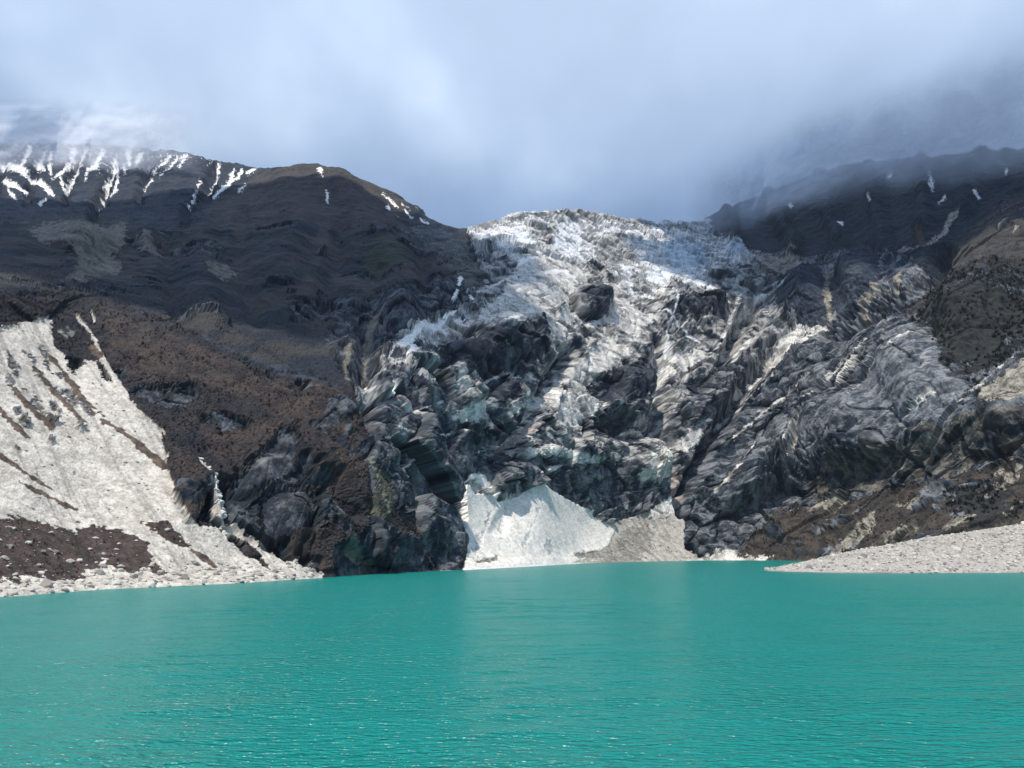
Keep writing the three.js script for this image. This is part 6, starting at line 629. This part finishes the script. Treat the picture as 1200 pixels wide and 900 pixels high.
{
  const w = new Float64Array(7);
  for (let i = 0; i < FC; i++) for (let j = 0; j < FR; j++) {
    const v = i * FR + j, o = v * 3, s = sOf(i), t = tOf(j), nx = nor[o], ny = nor[o + 1], nz = nor[o + 2];
    let x = base[o], y = base[o + 1], z = base[o + 2];
    const nA = noise(x / 34, y / 34, z / 34), nB = noise(x / 11 + 3, y / 11, z / 11), nC = noise(x / 4, y / 4 + 5, z / 4), nD = noise(x / 1.7, y / 1.7, z / 1.7 + 8);
    const nE = noise(x / 0.8 + 2, y / 0.8, z / 0.8), nF = noise(x / 0.4, y / 0.4 + 6, z / 0.4);
    const rag = nA * 1.2 + nB * 1.3 + nC * 1.2 + nD * 0.9 + nE * 0.5;
    // bosses and gullies, their outline bent a little
    const ru = s * SU + 5 * nA + 3 * nB, rv = t * TU + 5 * noise(x / 30, y / 30 + 31, z / 30) + 3 * nC;
    let lift = 0; for (const r of relief) if (ru > r.x0 && ru < r.x1 && rv > r.y0 && rv < r.y1) lift += reliefAt(r, ru, rv);
    // which ground this is
    const pu = s * SU, pv = t * TU;
    let m = 0, id = 0, id0 = 0; w.fill(0);
    for (const q of zones) {
      if (pu < q.x0 || pu > q.x1 || pv < q.y0 || pv > q.y1) continue;
      const sd = (q.band ? toBand(q, pu, pv) : toArea(q, pu, pv)) + q.e * rag, soft = Math.max(1.2, q.e * 0.8);
      if (sd > soft) continue;
      const k = clamp(0.5 - sd / (2 * soft)), K = KIND[KEYS[q.m]];
      for (let n = 0; n < 7; n++) w[n] = mix(w[n], K[n], k);
      if (sd < 0) { m = q.m; if (q.thing >= 0) { id = q.thing; if (LOOK[things[id].name][2] === 'structure') id0 = id; } }
    }
    const K0 = KEYS[m], crag = K0 === 'heath' || K0 === 'scrub' || K0 === 'brown' || K0 === 'scrubR' || K0 === 'browngrey' ? sstep(0.16, 0.26, fbm(x / 46, y / 40 + 4, z / 46, 4) + 0.12 * nC) : 0;
    if (crag > 0) { const n = K0 === 'scrubR' || K0 === 'browngrey' ? 1 : 2; w[n] = mix(w[n], 0.8, crag); w[4] *= 1 - 0.6 * crag; if (crag > 0.5) m = KEYS.indexOf(n === 1 ? 'rockR' : 'rockL'); }
    const e = (v + (j < FR - 1 ? 1 : -1)) * 3, e2 = (v + (i < FC - 1 ? FR : -FR)) * 3, gap = Math.max(Math.hypot(base[e] - x, base[e + 1] - y, base[e + 2] - z), 1.3 * Math.hypot(base[e2] - x, base[e2 + 1] - y, base[e2 + 2] - z)), hold = clamp(2.4 / gap, 0.25, 1);
    let d = lift + w[6];
    for (let n = 0; n < 3; n++) if (w[n] > 0.01) d += hold * w[n] * rock(x, y, z, BEDS[n], 1);
    if (w[3] > 0.01) d += w[3] * (0.09 * nF + 0.10 * nE + 0.10 * nD + 0.15 * nC + 0.4 * nB + 1.0 * nA);
    if (w[4] > 0.01) d += w[4] * ((x * x + z * z > 200000 ? 7 : 2.5) * (ridged(x / 110 + 0.4 * nA, y / 300, z / 110, 4) - 0.45) + 2.0 * fbm(x / 13, y / 90, z / 75, 3) + 1.5 * ridged(x / 34 + 0.3 * nA, y / 200, z / 150, 2) + (x * x + z * z > 200000 ? 0.12 : 0.8) * (0.7 * Math.abs(nC) + 0.55 * Math.abs(nD) + 0.45 * nE + 0.25 * nF));
    if (w[5] > 0.01) {
      const q = voronoi(x / 21 + 0.2 * nB, y / 27, z / 18), e = q[1] - q[0], r = q[2];
      let c = 9 * r - 6 * sstep(0.14, 0, e);
      const g = voronoi(x / 7, y / 10 + 3, z / 7); c += 1.5 * g[2] - 1.2 * sstep(0.2, 0, g[1] - g[0]);
      d += w[5] * (c - 4 + 5 * fbm(x / 30, y / 30, z / 30, 3));
    }
    // the foot of the valley sides stays put under water
    const wet = sstep(0.6, 1.6, t); d *= wet;
    pos[o] = x + nx * d; pos[o + 1] = y + ny * d; pos[o + 2] = z + nz * d;
    own[v] = id; under[v] = id0; mat[v] = m;
    // colour: patches of two tones, with grain
    const [dk, lt, share, size] = TONE[KEYS[m]];
    const k = clamp(0.5 + share + (w[0] + w[1] + w[2] > 0.5 || K0 === 'heath' ? 2.0 : 1.25) * fbm(x / size, y / size * 1.1, z / (size * (/^(dusk|heath)/.test(K0) ? 3 : 1)), 4) + 0.3 * nD + 0.25 * nE + 0.2 * nF);
    const kk = k * k * (3 - 2 * k), g = 1 + 0.2 * nD + 0.1 * nC + 0.25 * nE + 0.2 * nF;
    let cr_ = mix(dk[0], lt[0], kk) * g, cg = mix(dk[1], lt[1], kk) * g, cb = mix(dk[2], lt[2], kk) * g;
    // pale silt lies along the ledges of the bare rock, dark seams between the beds
    const n = w[0] > 0.5 ? 0 : w[1] > 0.5 ? 1 : w[2] > 0.5 ? 2 : -1;
    if (n >= 0 && w[5] < 0.3) {
      const q = BEDS[n], A = q.a.x * x + q.a.y * y + q.a.z * z, B = q.b.x * x + q.b.y * y + q.b.z * z, W = noise(A / 95 + 5, B / 45, 2.5);
      const pale = sstep(0.045, 0.012, Math.abs(noise(A / 55, B / 10 + 0.5 * W, 4.4))) * sstep(-0.05, 0.15, noise(A / 30, B / 30, 9.1) + 0.3 * nD) + 0.8 * sstep(0.04, 0.01, Math.abs(noise(A / 24, B / 4.2 + 0.7 * W, 7.4))) * sstep(0.05, 0.2, noise(A / 22 + 7, B / 18, 3.1));
      const seam = sstep(0.05, 0.015, Math.abs(noise(A / 40 + 9, B / 7 + 0.6 * W, 1.4)));
      const bare = /^(rock|slab|band|silt)/.test(KEYS[m]) ? 1 : 0, p = bare * clamp(pale) * (m === KEYS.indexOf('rockdark') ? 0.2 : n === 2 ? 0.25 : n === 1 ? 0.4 : 0.6), s = 1 - 0.35 * bare * seam;
      cr_ = mix(cr_ * s, 0.52, p); cg = mix(cg * s, 0.505, p); cb = mix(cb * s, 0.475, p);
    }
    // fresh snow dusted over the high peak in runs down its gullies
    if (m === KEYS.indexOf('dusk')) { const q = noise(x / 9 + 0.8 * nB, y / 70, z / 9) + 0.45 * nC + 0.3 * nD, f = sstep(0.34, 0.46, q - sstep(760, 560, y) * 0.7); cr_ = mix(cr_, 0.84, f); cg = mix(cg, 0.84, f); cb = mix(cb, 0.84, f); }
    // on loose slopes the debris lies in runs down the fall line
    if (w[3] > 0.4) { const q = -0.6 * x + 0.8 * z, r = noise(q / 1.1, y / 22, 1.5) + 0.7 * noise(q / 3.7, y / 40, 6.5), f = 1 - 0.30 * sstep(0.1, 0.55, r) * (m === KEYS.indexOf('snow') ? 0.25 : m === KEYS.indexOf('conesnow') ? 0.3 : 1); cr_ *= f; cg *= f; cb *= f; }
    // water stains run down the cliffs
    if (w[0] + w[1] + w[2] > 0.5 && w[5] < 0.3) {
      const st = noise(x / 5, y / 60, z / 5) + 0.5 * noise(x / 2 + 4, y / 40, z / 2);
      const f = 1 - 0.5 * sstep(0.18, 0.42, st); cr_ *= f; cg *= f; cb *= f;
    }
    col[o] = cr_; col[o + 1] = cg; col[o + 2] = cb;
  }
}
gridNormals(pos, FC, FR, nor, 1);

const ground = new THREE.MeshStandardMaterial({ vertexColors: true, roughness: 0.95, metalness: 0, side: THREE.DoubleSide });
const wetGround = new THREE.MeshStandardMaterial({ vertexColors: true, roughness: 0.45, metalness: 0, side: THREE.DoubleSide });
{
  // cells go to the thing they belong to; a snow streak that falls into pieces gives one thing for each, and crumbs stay with the ground
  const cells = (FC - 1) * (FR - 1), to = new Int32Array(cells), piece = new Int32Array(cells).fill(-1), pieces = [], isStructure = things.map((t) => LOOK[t.name][2] === 'structure');
  for (let i = 0; i < FC - 1; i++) for (let j = 0; j < FR - 1; j++) to[i * (FR - 1) + j] = own[i * FR + j];
  for (let c = 0; c < cells; c++) {
    if (piece[c] >= 0 || isStructure[to[c]]) continue;
    const id = pieces.length, stack = [c], list = []; piece[c] = id;
    while (stack.length) { const q = stack.pop(), j = q % (FR - 1); list.push(q); for (const n of [j ? q - 1 : -1, j < FR - 2 ? q + 1 : -1, q - FR + 1, q + FR - 1]) if (n >= 0 && n < cells && piece[n] < 0 && to[n] === to[c]) { piece[n] = id; stack.push(n); } }
    pieces.push({ thing: to[c], list });
  }
  const slots = new Map(), slotOf = (key, thing, n = 0) => { if (!slots.has(key)) slots.set(key, { name: things[thing].name, tris: [], n }); return slots.get(key).tris; };
  const largest = new Map(); pieces.forEach((p, k) => { if (!largest.has(p.thing) || pieces[largest.get(p.thing)].list.length < p.list.length) largest.set(p.thing, k); });
  const add = (tris, c) => { const a = Math.floor(c / (FR - 1)) * FR + c % (FR - 1), b = a + FR; tris.push(a, b, b + 1, a, b + 1, a + 1); };
  for (let c = 0; c < cells; c++) if (isStructure[to[c]]) add(slotOf(things[to[c]].name, to[c]), c);
  pieces.forEach((p, k) => {
    const whole = largest.get(p.thing) === k ? p.list.length > 3 : LOOK[things[p.thing].name][3] && p.list.length >= 24;
    for (const c of p.list) { if (whole) add(slotOf('#' + k, p.thing, p.list.length), c); else { const v = Math.floor(c / (FR - 1)) * FR + c % (FR - 1), u = under[v]; add(slotOf(things[u].name, u), c); } }
  });
  const seen = new Int32Array(NV).fill(-1);
  for (const { name, tris, n } of slots.values()) {
    if (tris.length < 9) continue;
    const list = [], index = new Uint32Array(tris.length);
    for (let k = 0; k < tris.length; k++) { const v = tris[k]; if (seen[v] < 0) { seen[v] = list.length; list.push(v); } index[k] = seen[v]; }
    const P = new Float32Array(list.length * 3), C = new Float32Array(list.length * 3), N = null;
    list.forEach((v, k) => { for (let n = 0; n < 3; n++) { P[k * 3 + n] = pos[v * 3 + n]; C[k * 3 + n] = col[v * 3 + n]; } seen[v] = -1; });
    const g = new THREE.BufferGeometry();
    g.setAttribute('position', new THREE.BufferAttribute(P, 3)); g.setAttribute('color', new THREE.BufferAttribute(C, 3)); g.setIndex(new THREE.BufferAttribute(index, 1));
    let [label, category, kind, group] = LOOK[name];
    if (group) { const size = n > 420 ? 'long' : n > 110 ? 'medium' : 'small'; label = size + ' ' + label; group = size + ' ' + group; }
    put(name, g, category === 'waterfall' ? wetGround : ground, label, category, { ...(kind ? { kind } : {}), ...(group ? { group } : {}) });
  }
}

// ---------------------------------------------------------------- gravel bar
console.log('bar');
const bar = { nc: 420, nr: 150 };
{
  const n = bar.nc * bar.nr, P = new Float32Array(n * 3), C = new Float32Array(n * 3), N = new Float32Array(n * 3), p = [0, 0, 0], idx = [];
  for (let i = 0; i < bar.nc; i++) for (let j = 0; j < bar.nr; j++) {
    const o = (i * bar.nr + j) * 3; netPoint(BAR, BC, BR, i / (bar.nc - 1) * (BC - 1), j / (bar.nr - 1) * (BR - 1), p);
    const [x, y, z] = p, nb = fbm(x / 14, 1.5, z / 14, 4), nc = noise(x / 1.6, 4.1, z / 1.6), nd = noise(x / 0.7, 7.7, z / 0.9);
    P[o] = x; P[o + 1] = y + sstep(-0.5, 1.2, y) * (0.9 * nb + 0.22 * nc + 0.12 * nd); P[o + 2] = z;
    const k = clamp(0.5 + 0.9 * nb + 0.5 * nd), dark = sstep(0.12, 0.3, nb + 0.3 * nc) * 0.35, wet = y < 0.25 ? 0.7 : 1;
    C[o] = mix(0.31, 0.50, k) * (1 - dark) * wet; C[o + 1] = mix(0.29, 0.47, k) * (1 - dark * 1.05) * wet; C[o + 2] = mix(0.26, 0.43, k) * (1 - dark * 1.1) * wet;
    if (i && j) { const a = (i - 1) * bar.nr + j - 1, b = a + bar.nr; idx.push(a, b, b + 1, a, b + 1, a + 1); }
  }
  gridNormals(P, bar.nc, bar.nr, N, 1);
  const g = new THREE.BufferGeometry(); g.setAttribute('position', new THREE.BufferAttribute(P, 3)); g.setAttribute('normal', new THREE.BufferAttribute(N, 3)); g.setAttribute('color', new THREE.BufferAttribute(C, 3)); g.setIndex(idx);
  put('gravel_bar', g, ground, 'pale gravel bar reaching out into the turquoise lake', 'gravel bar', { kind: 'structure' });
  bar.P = P;
}

// ---------------------------------------------------------------- water
console.log('water');
{
  const rows = [], cols = [];
  for (let z = 40; z > -900;) { rows.push(z); z -= z > 0 ? 8 : Math.max(0.3, 0.0085 * Math.max(0, -z - 10)); }
  const nx = 460; for (let i = 0; i < nx; i++) { const t = i / (nx - 1) * 2 - 1; cols.push(t); }
  const nr = rows.length, P = new Float32Array(nx * nr * 3), N = new Float32Array(nx * nr * 3), U = new Float32Array(nx * nr * 2), idx = [];
  for (let i = 0; i < nx; i++) for (let j = 0; j < nr; j++) {
    const z = rows[j], half = 120 + 0.9 * Math.max(0, -z), x = cols[i] * half, o = (i * nr + j) * 3, far = 1 / (1 + Math.max(0, -z) / 160);
    const lane = 0.35 + 1.3 * clamp(0.5 + 1.6 * fbm(x / 90, 2.5, z / 50, 3));
    const zc = z + 0.10 * x, h = lane * (0.10 * noise(x / 6, 0.5, zc / 1.5) + 0.07 * noise(x / 2.4, 3.5, zc / 0.85) + 0.045 * ridged(x / 14, 5.5, zc / 2.6, 2) + 0.10 * noise(x / 16, 8.5, zc / 5)) * far;
    P[o] = x; P[o + 1] = h; P[o + 2] = z; U[(i * nr + j) * 2] = x / 15; U[(i * nr + j) * 2 + 1] = z / 15;
    if (i && j) { const a = (i - 1) * nr + j - 1, b = a + nr; idx.push(a, b, b + 1, a, b + 1, a + 1); }
  }
  gridNormals(P, nx, nr, N, 1);
  const S = 1024, bump = new Uint8Array(S * S * 4);
  const wrap = (fx, fz, x, y, k) => { // tileable: a blend of four shifted copies
    const u = x / S, v = y / S, f = (a, b) => noise(a * fx + k, k * 1.7, b * fz + k);
    return f(u, v) * (1 - u) * (1 - v) + f(u - 1, v) * u * (1 - v) + f(u, v - 1) * (1 - u) * v + f(u - 1, v - 1) * u * v;
  };
  for (let y = 0; y < S; y++) for (let x = 0; x < S; x++) {
    const h = 0.5 + 0.45 * wrap(14, 38, x, y, 1.3) + 0.3 * wrap(30, 80, x, y, 5.1) + 0.16 * wrap(70, 170, x, y, 9.7);
    const o = (y * S + x) * 4; bump[o] = bump[o + 1] = bump[o + 2] = clamp(h) * 255; bump[o + 3] = 255;
  }
  const tex = new THREE.DataTexture(bump, S, S); tex.wrapS = tex.wrapT = THREE.RepeatWrapping; tex.magFilter = THREE.LinearFilter; tex.needsUpdate = true;
  const g = new THREE.BufferGeometry(); g.setAttribute('position', new THREE.BufferAttribute(P, 3)); g.setAttribute('normal', new THREE.BufferAttribute(N, 3)); g.setAttribute('uv', new THREE.BufferAttribute(U, 2)); g.setIndex(idx);
  const m = new THREE.MeshPhysicalMaterial({ color: new THREE.Color().setRGB(0.002, 0.225, 0.20), roughness: 0.25, ior: 1.33, bumpMap: tex, bumpScale: 0.5 });
  put('lake_water', g, m, 'turquoise glacial lake with wind ripples', 'lake', { kind: 'structure' });
}

// ---------------------------------------------------------------- boulders and stones
console.log('stones');
const R = rng(4242);
function boulderGeometry(seed) {
  const g = new THREE.IcosahedronGeometry(1, 2), p = g.attributes.position, r = rng(seed), k = [r() * 40, r() * 40, r() * 40], sx = 0.8 + 0.5 * r(), sy = 0.55 + 0.25 * r(), sz = 0.8 + 0.4 * r();
  const cuts = [...Array(7)].map(() => new THREE.Vector3(r() - 0.5, r() - 0.4, r() - 0.5).normalize()).map((n) => [n, 0.62 + 0.3 * r()]), v = new THREE.Vector3();
  for (let i = 0; i < p.count; i++) {
    v.fromBufferAttribute(p, i).multiplyScalar(1 + 0.3 * noise(v.x * 1.4 + k[0], v.y * 1.4 + k[1], v.z * 1.4 + k[2]));
    for (const [n, d] of cuts) { const e = v.dot(n) - d; if (e > 0) v.addScaledVector(n, -e); }
    v.multiplyScalar(1 + 0.05 * noise(v.x * 6 + k[1], v.y * 6, v.z * 6)); p.setXYZ(i, v.x * sx, v.y * sy, v.z * sz);
  }
  g.deleteAttribute('uv'); g.deleteAttribute('normal'); return g;
}
const stoneShapes = [...Array(6)].map((_, k) => boulderGeometry(900 + k * 31));
const stoneMats = [[0.50, 0.47, 0.42], [0.40, 0.38, 0.35], [0.58, 0.55, 0.50], [0.22, 0.215, 0.205], [0.30, 0.27, 0.24]].map((c) => new THREE.MeshStandardMaterial({ color: new THREE.Color().setRGB(...c), roughness: 0.9 }));
const cell = (P, nr, v) => { const a = v * 3, b = a + nr * 3, c = a + 3; const ux = P[b] - P[a], uy = P[b + 1] - P[a + 1], uz = P[b + 2] - P[a + 2], wx = P[c] - P[a], wy = P[c + 1] - P[a + 1], wz = P[c + 2] - P[a + 2]; return Math.hypot(uy * wz - uz * wy, uz * wx - ux * wz, ux * wy - uy * wx); };
const M4 = new THREE.Matrix4(), Q4 = new THREE.Quaternion(), E4 = new THREE.Euler();
function strew(name, shape, material, spots, label, category) {
  const o = new THREE.InstancedMesh(shape, material, spots.length); o.name = name; o.castShadow = o.receiveShadow = true;
  const c = new THREE.Color();
  spots.forEach((q, k) => { M4.compose(new THREE.Vector3(q[0], q[1], q[2]), Q4.setFromEuler(E4.set(q[5] ?? 0, q[4], 0)), new THREE.Vector3(q[3], q[3] * (q[7] ?? 1), q[3])); o.setMatrixAt(k, M4); o.setColorAt(k, c.setRGB(...q[6])); });
  scene.add(o); return tag(o, label, category, { kind: 'stuff' });
}
const greyStone = () => { const d = R(), k = d < 0.2 ? 0.16 + 0.1 * R() : 0.34 + 0.3 * R(); return [k, k * 0.945, k * 0.86]; };
{
  // loose stones: on the bar, over the scree and along its shore
  const spots = [[], [], []], big = [];
  for (let i = 1; i < bar.nc - 2; i++) for (let j = 1; j < bar.nr - 2; j++) {
    const v = i * bar.nr + j, y = bar.P[v * 3 + 1]; if (y < 0.05 || bar.P[v * 3] > 520) continue;
    const n = cell(bar.P, bar.nr, v) * 0.45; if (R() < n) { const s = 0.18 + 0.5 * R() ** 3; spots[(R() * 3) | 0].push([bar.P[v * 3] + R(), y + s * 0.2, bar.P[v * 3 + 2] + R(), s, R() * 6, R(), greyStone()]); }
    if (R() < n * 0.005) big.push([bar.P[v * 3], y, bar.P[v * 3 + 2], 0.7 + 0.9 * R() ** 2, 'b']);
  }
  const SC = KEYS.indexOf('scree'), BR = KEYS.indexOf('brownred'), SR = KEYS.indexOf('screerock'), SN = KEYS.indexOf('snowdirty'), TD = KEYS.indexOf('talusdark'), TA = KEYS.indexOf('talus');
  for (let i = 1; i < FC - 2; i++) for (let j = 1; j < FR - 2; j++) {
    const v = i * FR + j, m = mat[v], o = v * 3, y = pos[o + 1]; if (y < 0.05 || y > 110) continue;
    const near = pos[o] < -50; let dens = 0, top = 0.5;
    if (m === SC && near) { dens = y < 5 ? 0.5 : 0.055; top = y < 5 ? 0.75 : 0.4; }
    else if (m === BR && near) { dens = 0.10; top = 0.7; }
    else if (m === SR && near) { dens = 0.3; top = 0.9; }
    else if (m === SN && near) { dens = 0.5; top = 1.0; }
    else if ((m === TD || m === TA) && !near) { dens = 0.02; top = 1.1; }
    else continue;
    const a = cell(pos, FR, v); if (a > 40) continue;
    if (R() < a * dens) { const s = (0.14 + top * R() ** 3) * (m === SN ? 1.2 : 1); spots[(R() * 3) | 0].push([pos[o], y + s * 0.15, pos[o + 2], s, R() * 6, R() - 0.5, m === SN ? [0.62, 0.61, 0.58] : greyStone()]); }
    if (m === SC && y < 4 && R() < a * 0.012) big.push([pos[o], y, pos[o + 2], 0.6 + 0.9 * R() ** 2, 's']);
  }
  const white = new THREE.MeshStandardMaterial({ color: 0xffffff, roughness: 0.92 });
  const names = ['rounded', 'slabby', 'angular'];
  spots.forEach((s, k) => strew(numbered('stones'), stoneShapes[k], white, s, `loose ${names[k]} stones strewn over the scree and gravel bar`, 'stones'));
  // the largest stones, one by one
  const tones = ['pale grey', 'mid grey', 'whitish', 'dark', 'brownish grey'];
  big.sort((a, b) => b[3] - a[3]);
  const kept = [...big.filter((q) => q[4] === 'b').slice(0, 70), ...big.filter((q) => q[4] === 's').slice(0, 70)];
  for (const [x, y, z, s, where] of kept) {
    const m = (R() * 5) | 0, o = put('boulder', stoneShapes[(R() * 6) | 0], stoneMats[m], `${tones[m]} boulder lying on the ${where === 'b' ? 'gravel bar' : 'shore below the scree slope'}`, 'boulder', { group: where === 'b' ? `${tones[m]} boulders on the gravel bar` : `${tones[m]} boulders on the scree shore` });
    o.position.set(x, y + s * 0.2, z); o.scale.setScalar(s); o.rotation.set(R() * 0.6, R() * 6, R() * 0.6);
  }
}


// ---------------------------------------------------------------- leafless brush
console.log('brush');
function bushGeometry(seed, n) {
  const r = rng(seed), P = [];
  for (let k = 0; k < n; k++) {
    const a = r() * 6.283, lean = 0.15 + 0.9 * r(), h = 0.55 + 0.6 * r(), x = Math.cos(a) * lean, z = Math.sin(a) * lean, w = 0.10 + 0.14 * r(), b = a + 1.57 + (r() - 0.5), bx = Math.cos(a) * 0.2 * r(), bz = Math.sin(a) * 0.2 * r();
    P.push(bx, -0.2, bz, x * 0.6 + Math.cos(b) * w, h * (0.5 + 0.3 * r()), z * 0.6 + Math.sin(b) * w, x, h, z, bx, -0.2, bz, x * 0.5 - Math.cos(b) * w, h * (0.4 + 0.4 * r()), z * 0.5 - Math.sin(b) * w, x * 0.8, h * 1.05, z * 0.8);
  }
  const g = new THREE.BufferGeometry(); g.setAttribute('position', new THREE.BufferAttribute(new Float32Array(P), 3)); return g;
}
{
  const kinds = { scrub: [0.10, 1.0, [0.052, 0.040, 0.034]], brown: [0.13, 0.9, [0.070, 0.048, 0.036]], brownred: [0.10, 0.55, [0.085, 0.048, 0.038]], scrubR: [0.045, 1.5, [0.060, 0.048, 0.038]], forest: [0.05, 2.3, [0.020, 0.024, 0.019]], browngrey: [0.02, 1.1, [0.06, 0.05, 0.043]] };
  const byKind = new Map(Object.entries(kinds).map(([k, q]) => [KEYS.indexOf(k), q])), spots = [[], []], dark = [];
  for (let i = 1; i < FC - 2; i++) for (let j = 1; j < FR - 2; j++) {
    const v = i * FR + j, q = byKind.get(mat[v]); if (!q) continue;
    const o = v * 3; if (pos[o + 1] < 0.6) continue; const far = Math.hypot(pos[o], pos[o + 2]); if (far > 1100) continue;
    const a = cell(pos, FR, v); if (a > 60 || R() > a * q[0] * clamp(0.65 + 1.2 * noise(pos[o] / 14, pos[o + 1] / 14, pos[o + 2] / 14), 0.1, 1.3)) continue;
    const s = q[1] * (0.5 + 0.8 * R()), t = 0.6 + 0.8 * R(), c = [q[2][0] * t, q[2][1] * t, q[2][2] * t];
    (mat[v] === KEYS.indexOf('forest') ? dark : spots[(R() * 2) | 0]).push([pos[o], pos[o + 1], pos[o + 2], s, R() * 6.28, 0, c, 0.8 + 0.5 * R()]);
  }
  const twig = new THREE.MeshStandardMaterial({ color: 0xffffff, roughness: 1, side: THREE.DoubleSide });
  spots.forEach((s, k) => strew(numbered('brush'), bushGeometry(50 + k, 9), twig, s, k ? 'dry brown brush and grass tufts covering the slopes' : 'leafless brown bushes covering the slopes', 'brush'));
  strew('evergreen_scrub', bushGeometry(61, 14), twig, dark, 'dark evergreen scrub clinging to the grey mountain flank', 'scrub');
  console.log('counts', spots[0].length, spots[1].length, dark.length);
}

// ---------------------------------------------------------------- clouds: banks hanging on the ridges, and two larger ones that shade the heights
console.log('clouds');
// each: label, crest line (x, y, z, height factor, strength), height in metres, layers, density
const MIST = [
  ['grey cloud bank drawn over the crest of the dark ridge', [239.7,397.4,-993.5,0.6,0,289.4,435.8,-1067.5,0.7,0.4,378.6,502.5,-1185.6,0.8,0.7,434.2,541,-1218.8,0.9,0.9,487.3,542.5,-1167.8,1,1,529.1,528.7,-1106.7,1,1,544.9,489.5,-1012.2,1,1,559.1,459.1,-933.2,1,1,563.8,425.6,-854.6,1,1,563.6,394.4,-782.4,1,1,592.4,313.6,-599.8,1,1], 125, 7, 0.6],
  ['pale cloud bank drawn over the snow-streaked peak', [-1129.2,574,-1116.8,1,1,-904.1,636.6,-1253.2,1,1,-866.8,683.9,-1333.6,1,1,-809.7,689.9,-1345.4,1,1,-702.7,659.4,-1298.6,1,1,-616.7,627.9,-1235.7,0.9,0.7,-539.3,592.4,-1164.9,0.8,0.3,-461.8,540.7,-1067.4,0.7,0], 120, 7, 0.5],
  ['thin mist trailing over the saddle behind the glacier', [-122.1,327,-764.9,0.6,0,-91.2,285.9,-704.4,0.7,0.5,-60.9,255.6,-648.2,0.8,0.8,-37.3,252.4,-635.7,0.8,0.6,-15.6,274,-663.7,0.7,0.2,0,284.5,-675.1,0.6,0], 80, 6, 0.1],
];
{
  const vapour = new THREE.MeshStandardMaterial({ vertexColors: true, roughness: 1, transparent: true, side: THREE.DoubleSide, depthWrite: false });
  MIST.forEach(([label, line, high, layers, dense], bank) => {
    const parts = [], nl = line.length / 5, nu = 150, nv = 26;
    for (let L = 0; L < layers; L++) {
      const P = [], C = [], I = [];
      for (let i = 0; i < nu; i++) for (let j = 0; j < nv; j++) {
        const s = i / (nu - 1) * (nl - 1), k = Math.min(nl - 2, Math.floor(s)), f = s - k, at = (n) => mix(line[k * 5 + n], line[k * 5 + 5 + n], f);
        let x = at(0), y = at(1), z = at(2); const d = Math.hypot(x, z), v = j / (nv - 1);
        const inward = -10 + L * 26 + 30 * fbm(s * 0.9 + bank * 7, v * 1.5, L * 2.2, 3);
        x -= x / d * inward; z -= z / d * inward; y += v * high * at(3);
        const n = fbm(x / 120, y / 90 + L * 0.2, z / 120 + bank, 3);
        const a = 0.85 * sstep(0.0, 0.45, v) * sstep(-0.1, 0.4, v + 0.35 * n) * sstep(0.95, 0.35, v) * at(4) * dense * clamp(0.85 + 1.0 * n);
        P.push(x, y, z); C.push(0.84, 0.88, 0.95, clamp(a));
        if (i && j) { const p = (i - 1) * nv + j - 1, q = p + nv; I.push(p, q, q + 1, p, q + 1, p + 1); }
      }
      const g = new THREE.BufferGeometry(); g.setAttribute('position', new THREE.Float32BufferAttribute(P, 3)); g.setAttribute('color', new THREE.Float32BufferAttribute(C, 4)); g.setIndex(I); parts.push(g);
    }
    put('cloud', mergeGeometries(parts), vapour, label, 'cloud', { group: 'clouds on the ridges' });
  });
  const puff = new THREE.MeshStandardMaterial({ color: 0xf2f4f8, roughness: 1 });
  for (const [at, radii, seed, label] of [[[-1040, 1400, -100], [740, 90, 500], 3, 'broad white cloud hanging high over the brown mountain dome'], [[990, 1450, -640], [930, 80, 640], 8, 'broad white cloud hanging high over the dark ridge']]) {
    const g = new THREE.IcosahedronGeometry(1, 40), p = g.attributes.position, v = new THREE.Vector3();
    for (let i = 0; i < p.count; i++) { v.fromBufferAttribute(p, i); const n = 1 + 0.35 * fbm(v.x * 2.2 + seed, v.y * 2.2, v.z * 2.2, 5) + 0.1 * ridged(v.x * 7 + seed, v.y * 7, v.z * 7, 3); p.setXYZ(i, v.x * n * radii[0], v.y * n * radii[1], v.z * n * radii[2]); }
    g.deleteAttribute('uv'); g.deleteAttribute('normal');
    const o = put('cloud', g, puff, label, 'cloud'); o.position.set(...at);
  }
}

console.log('done');
renderer.render(scene, camera);
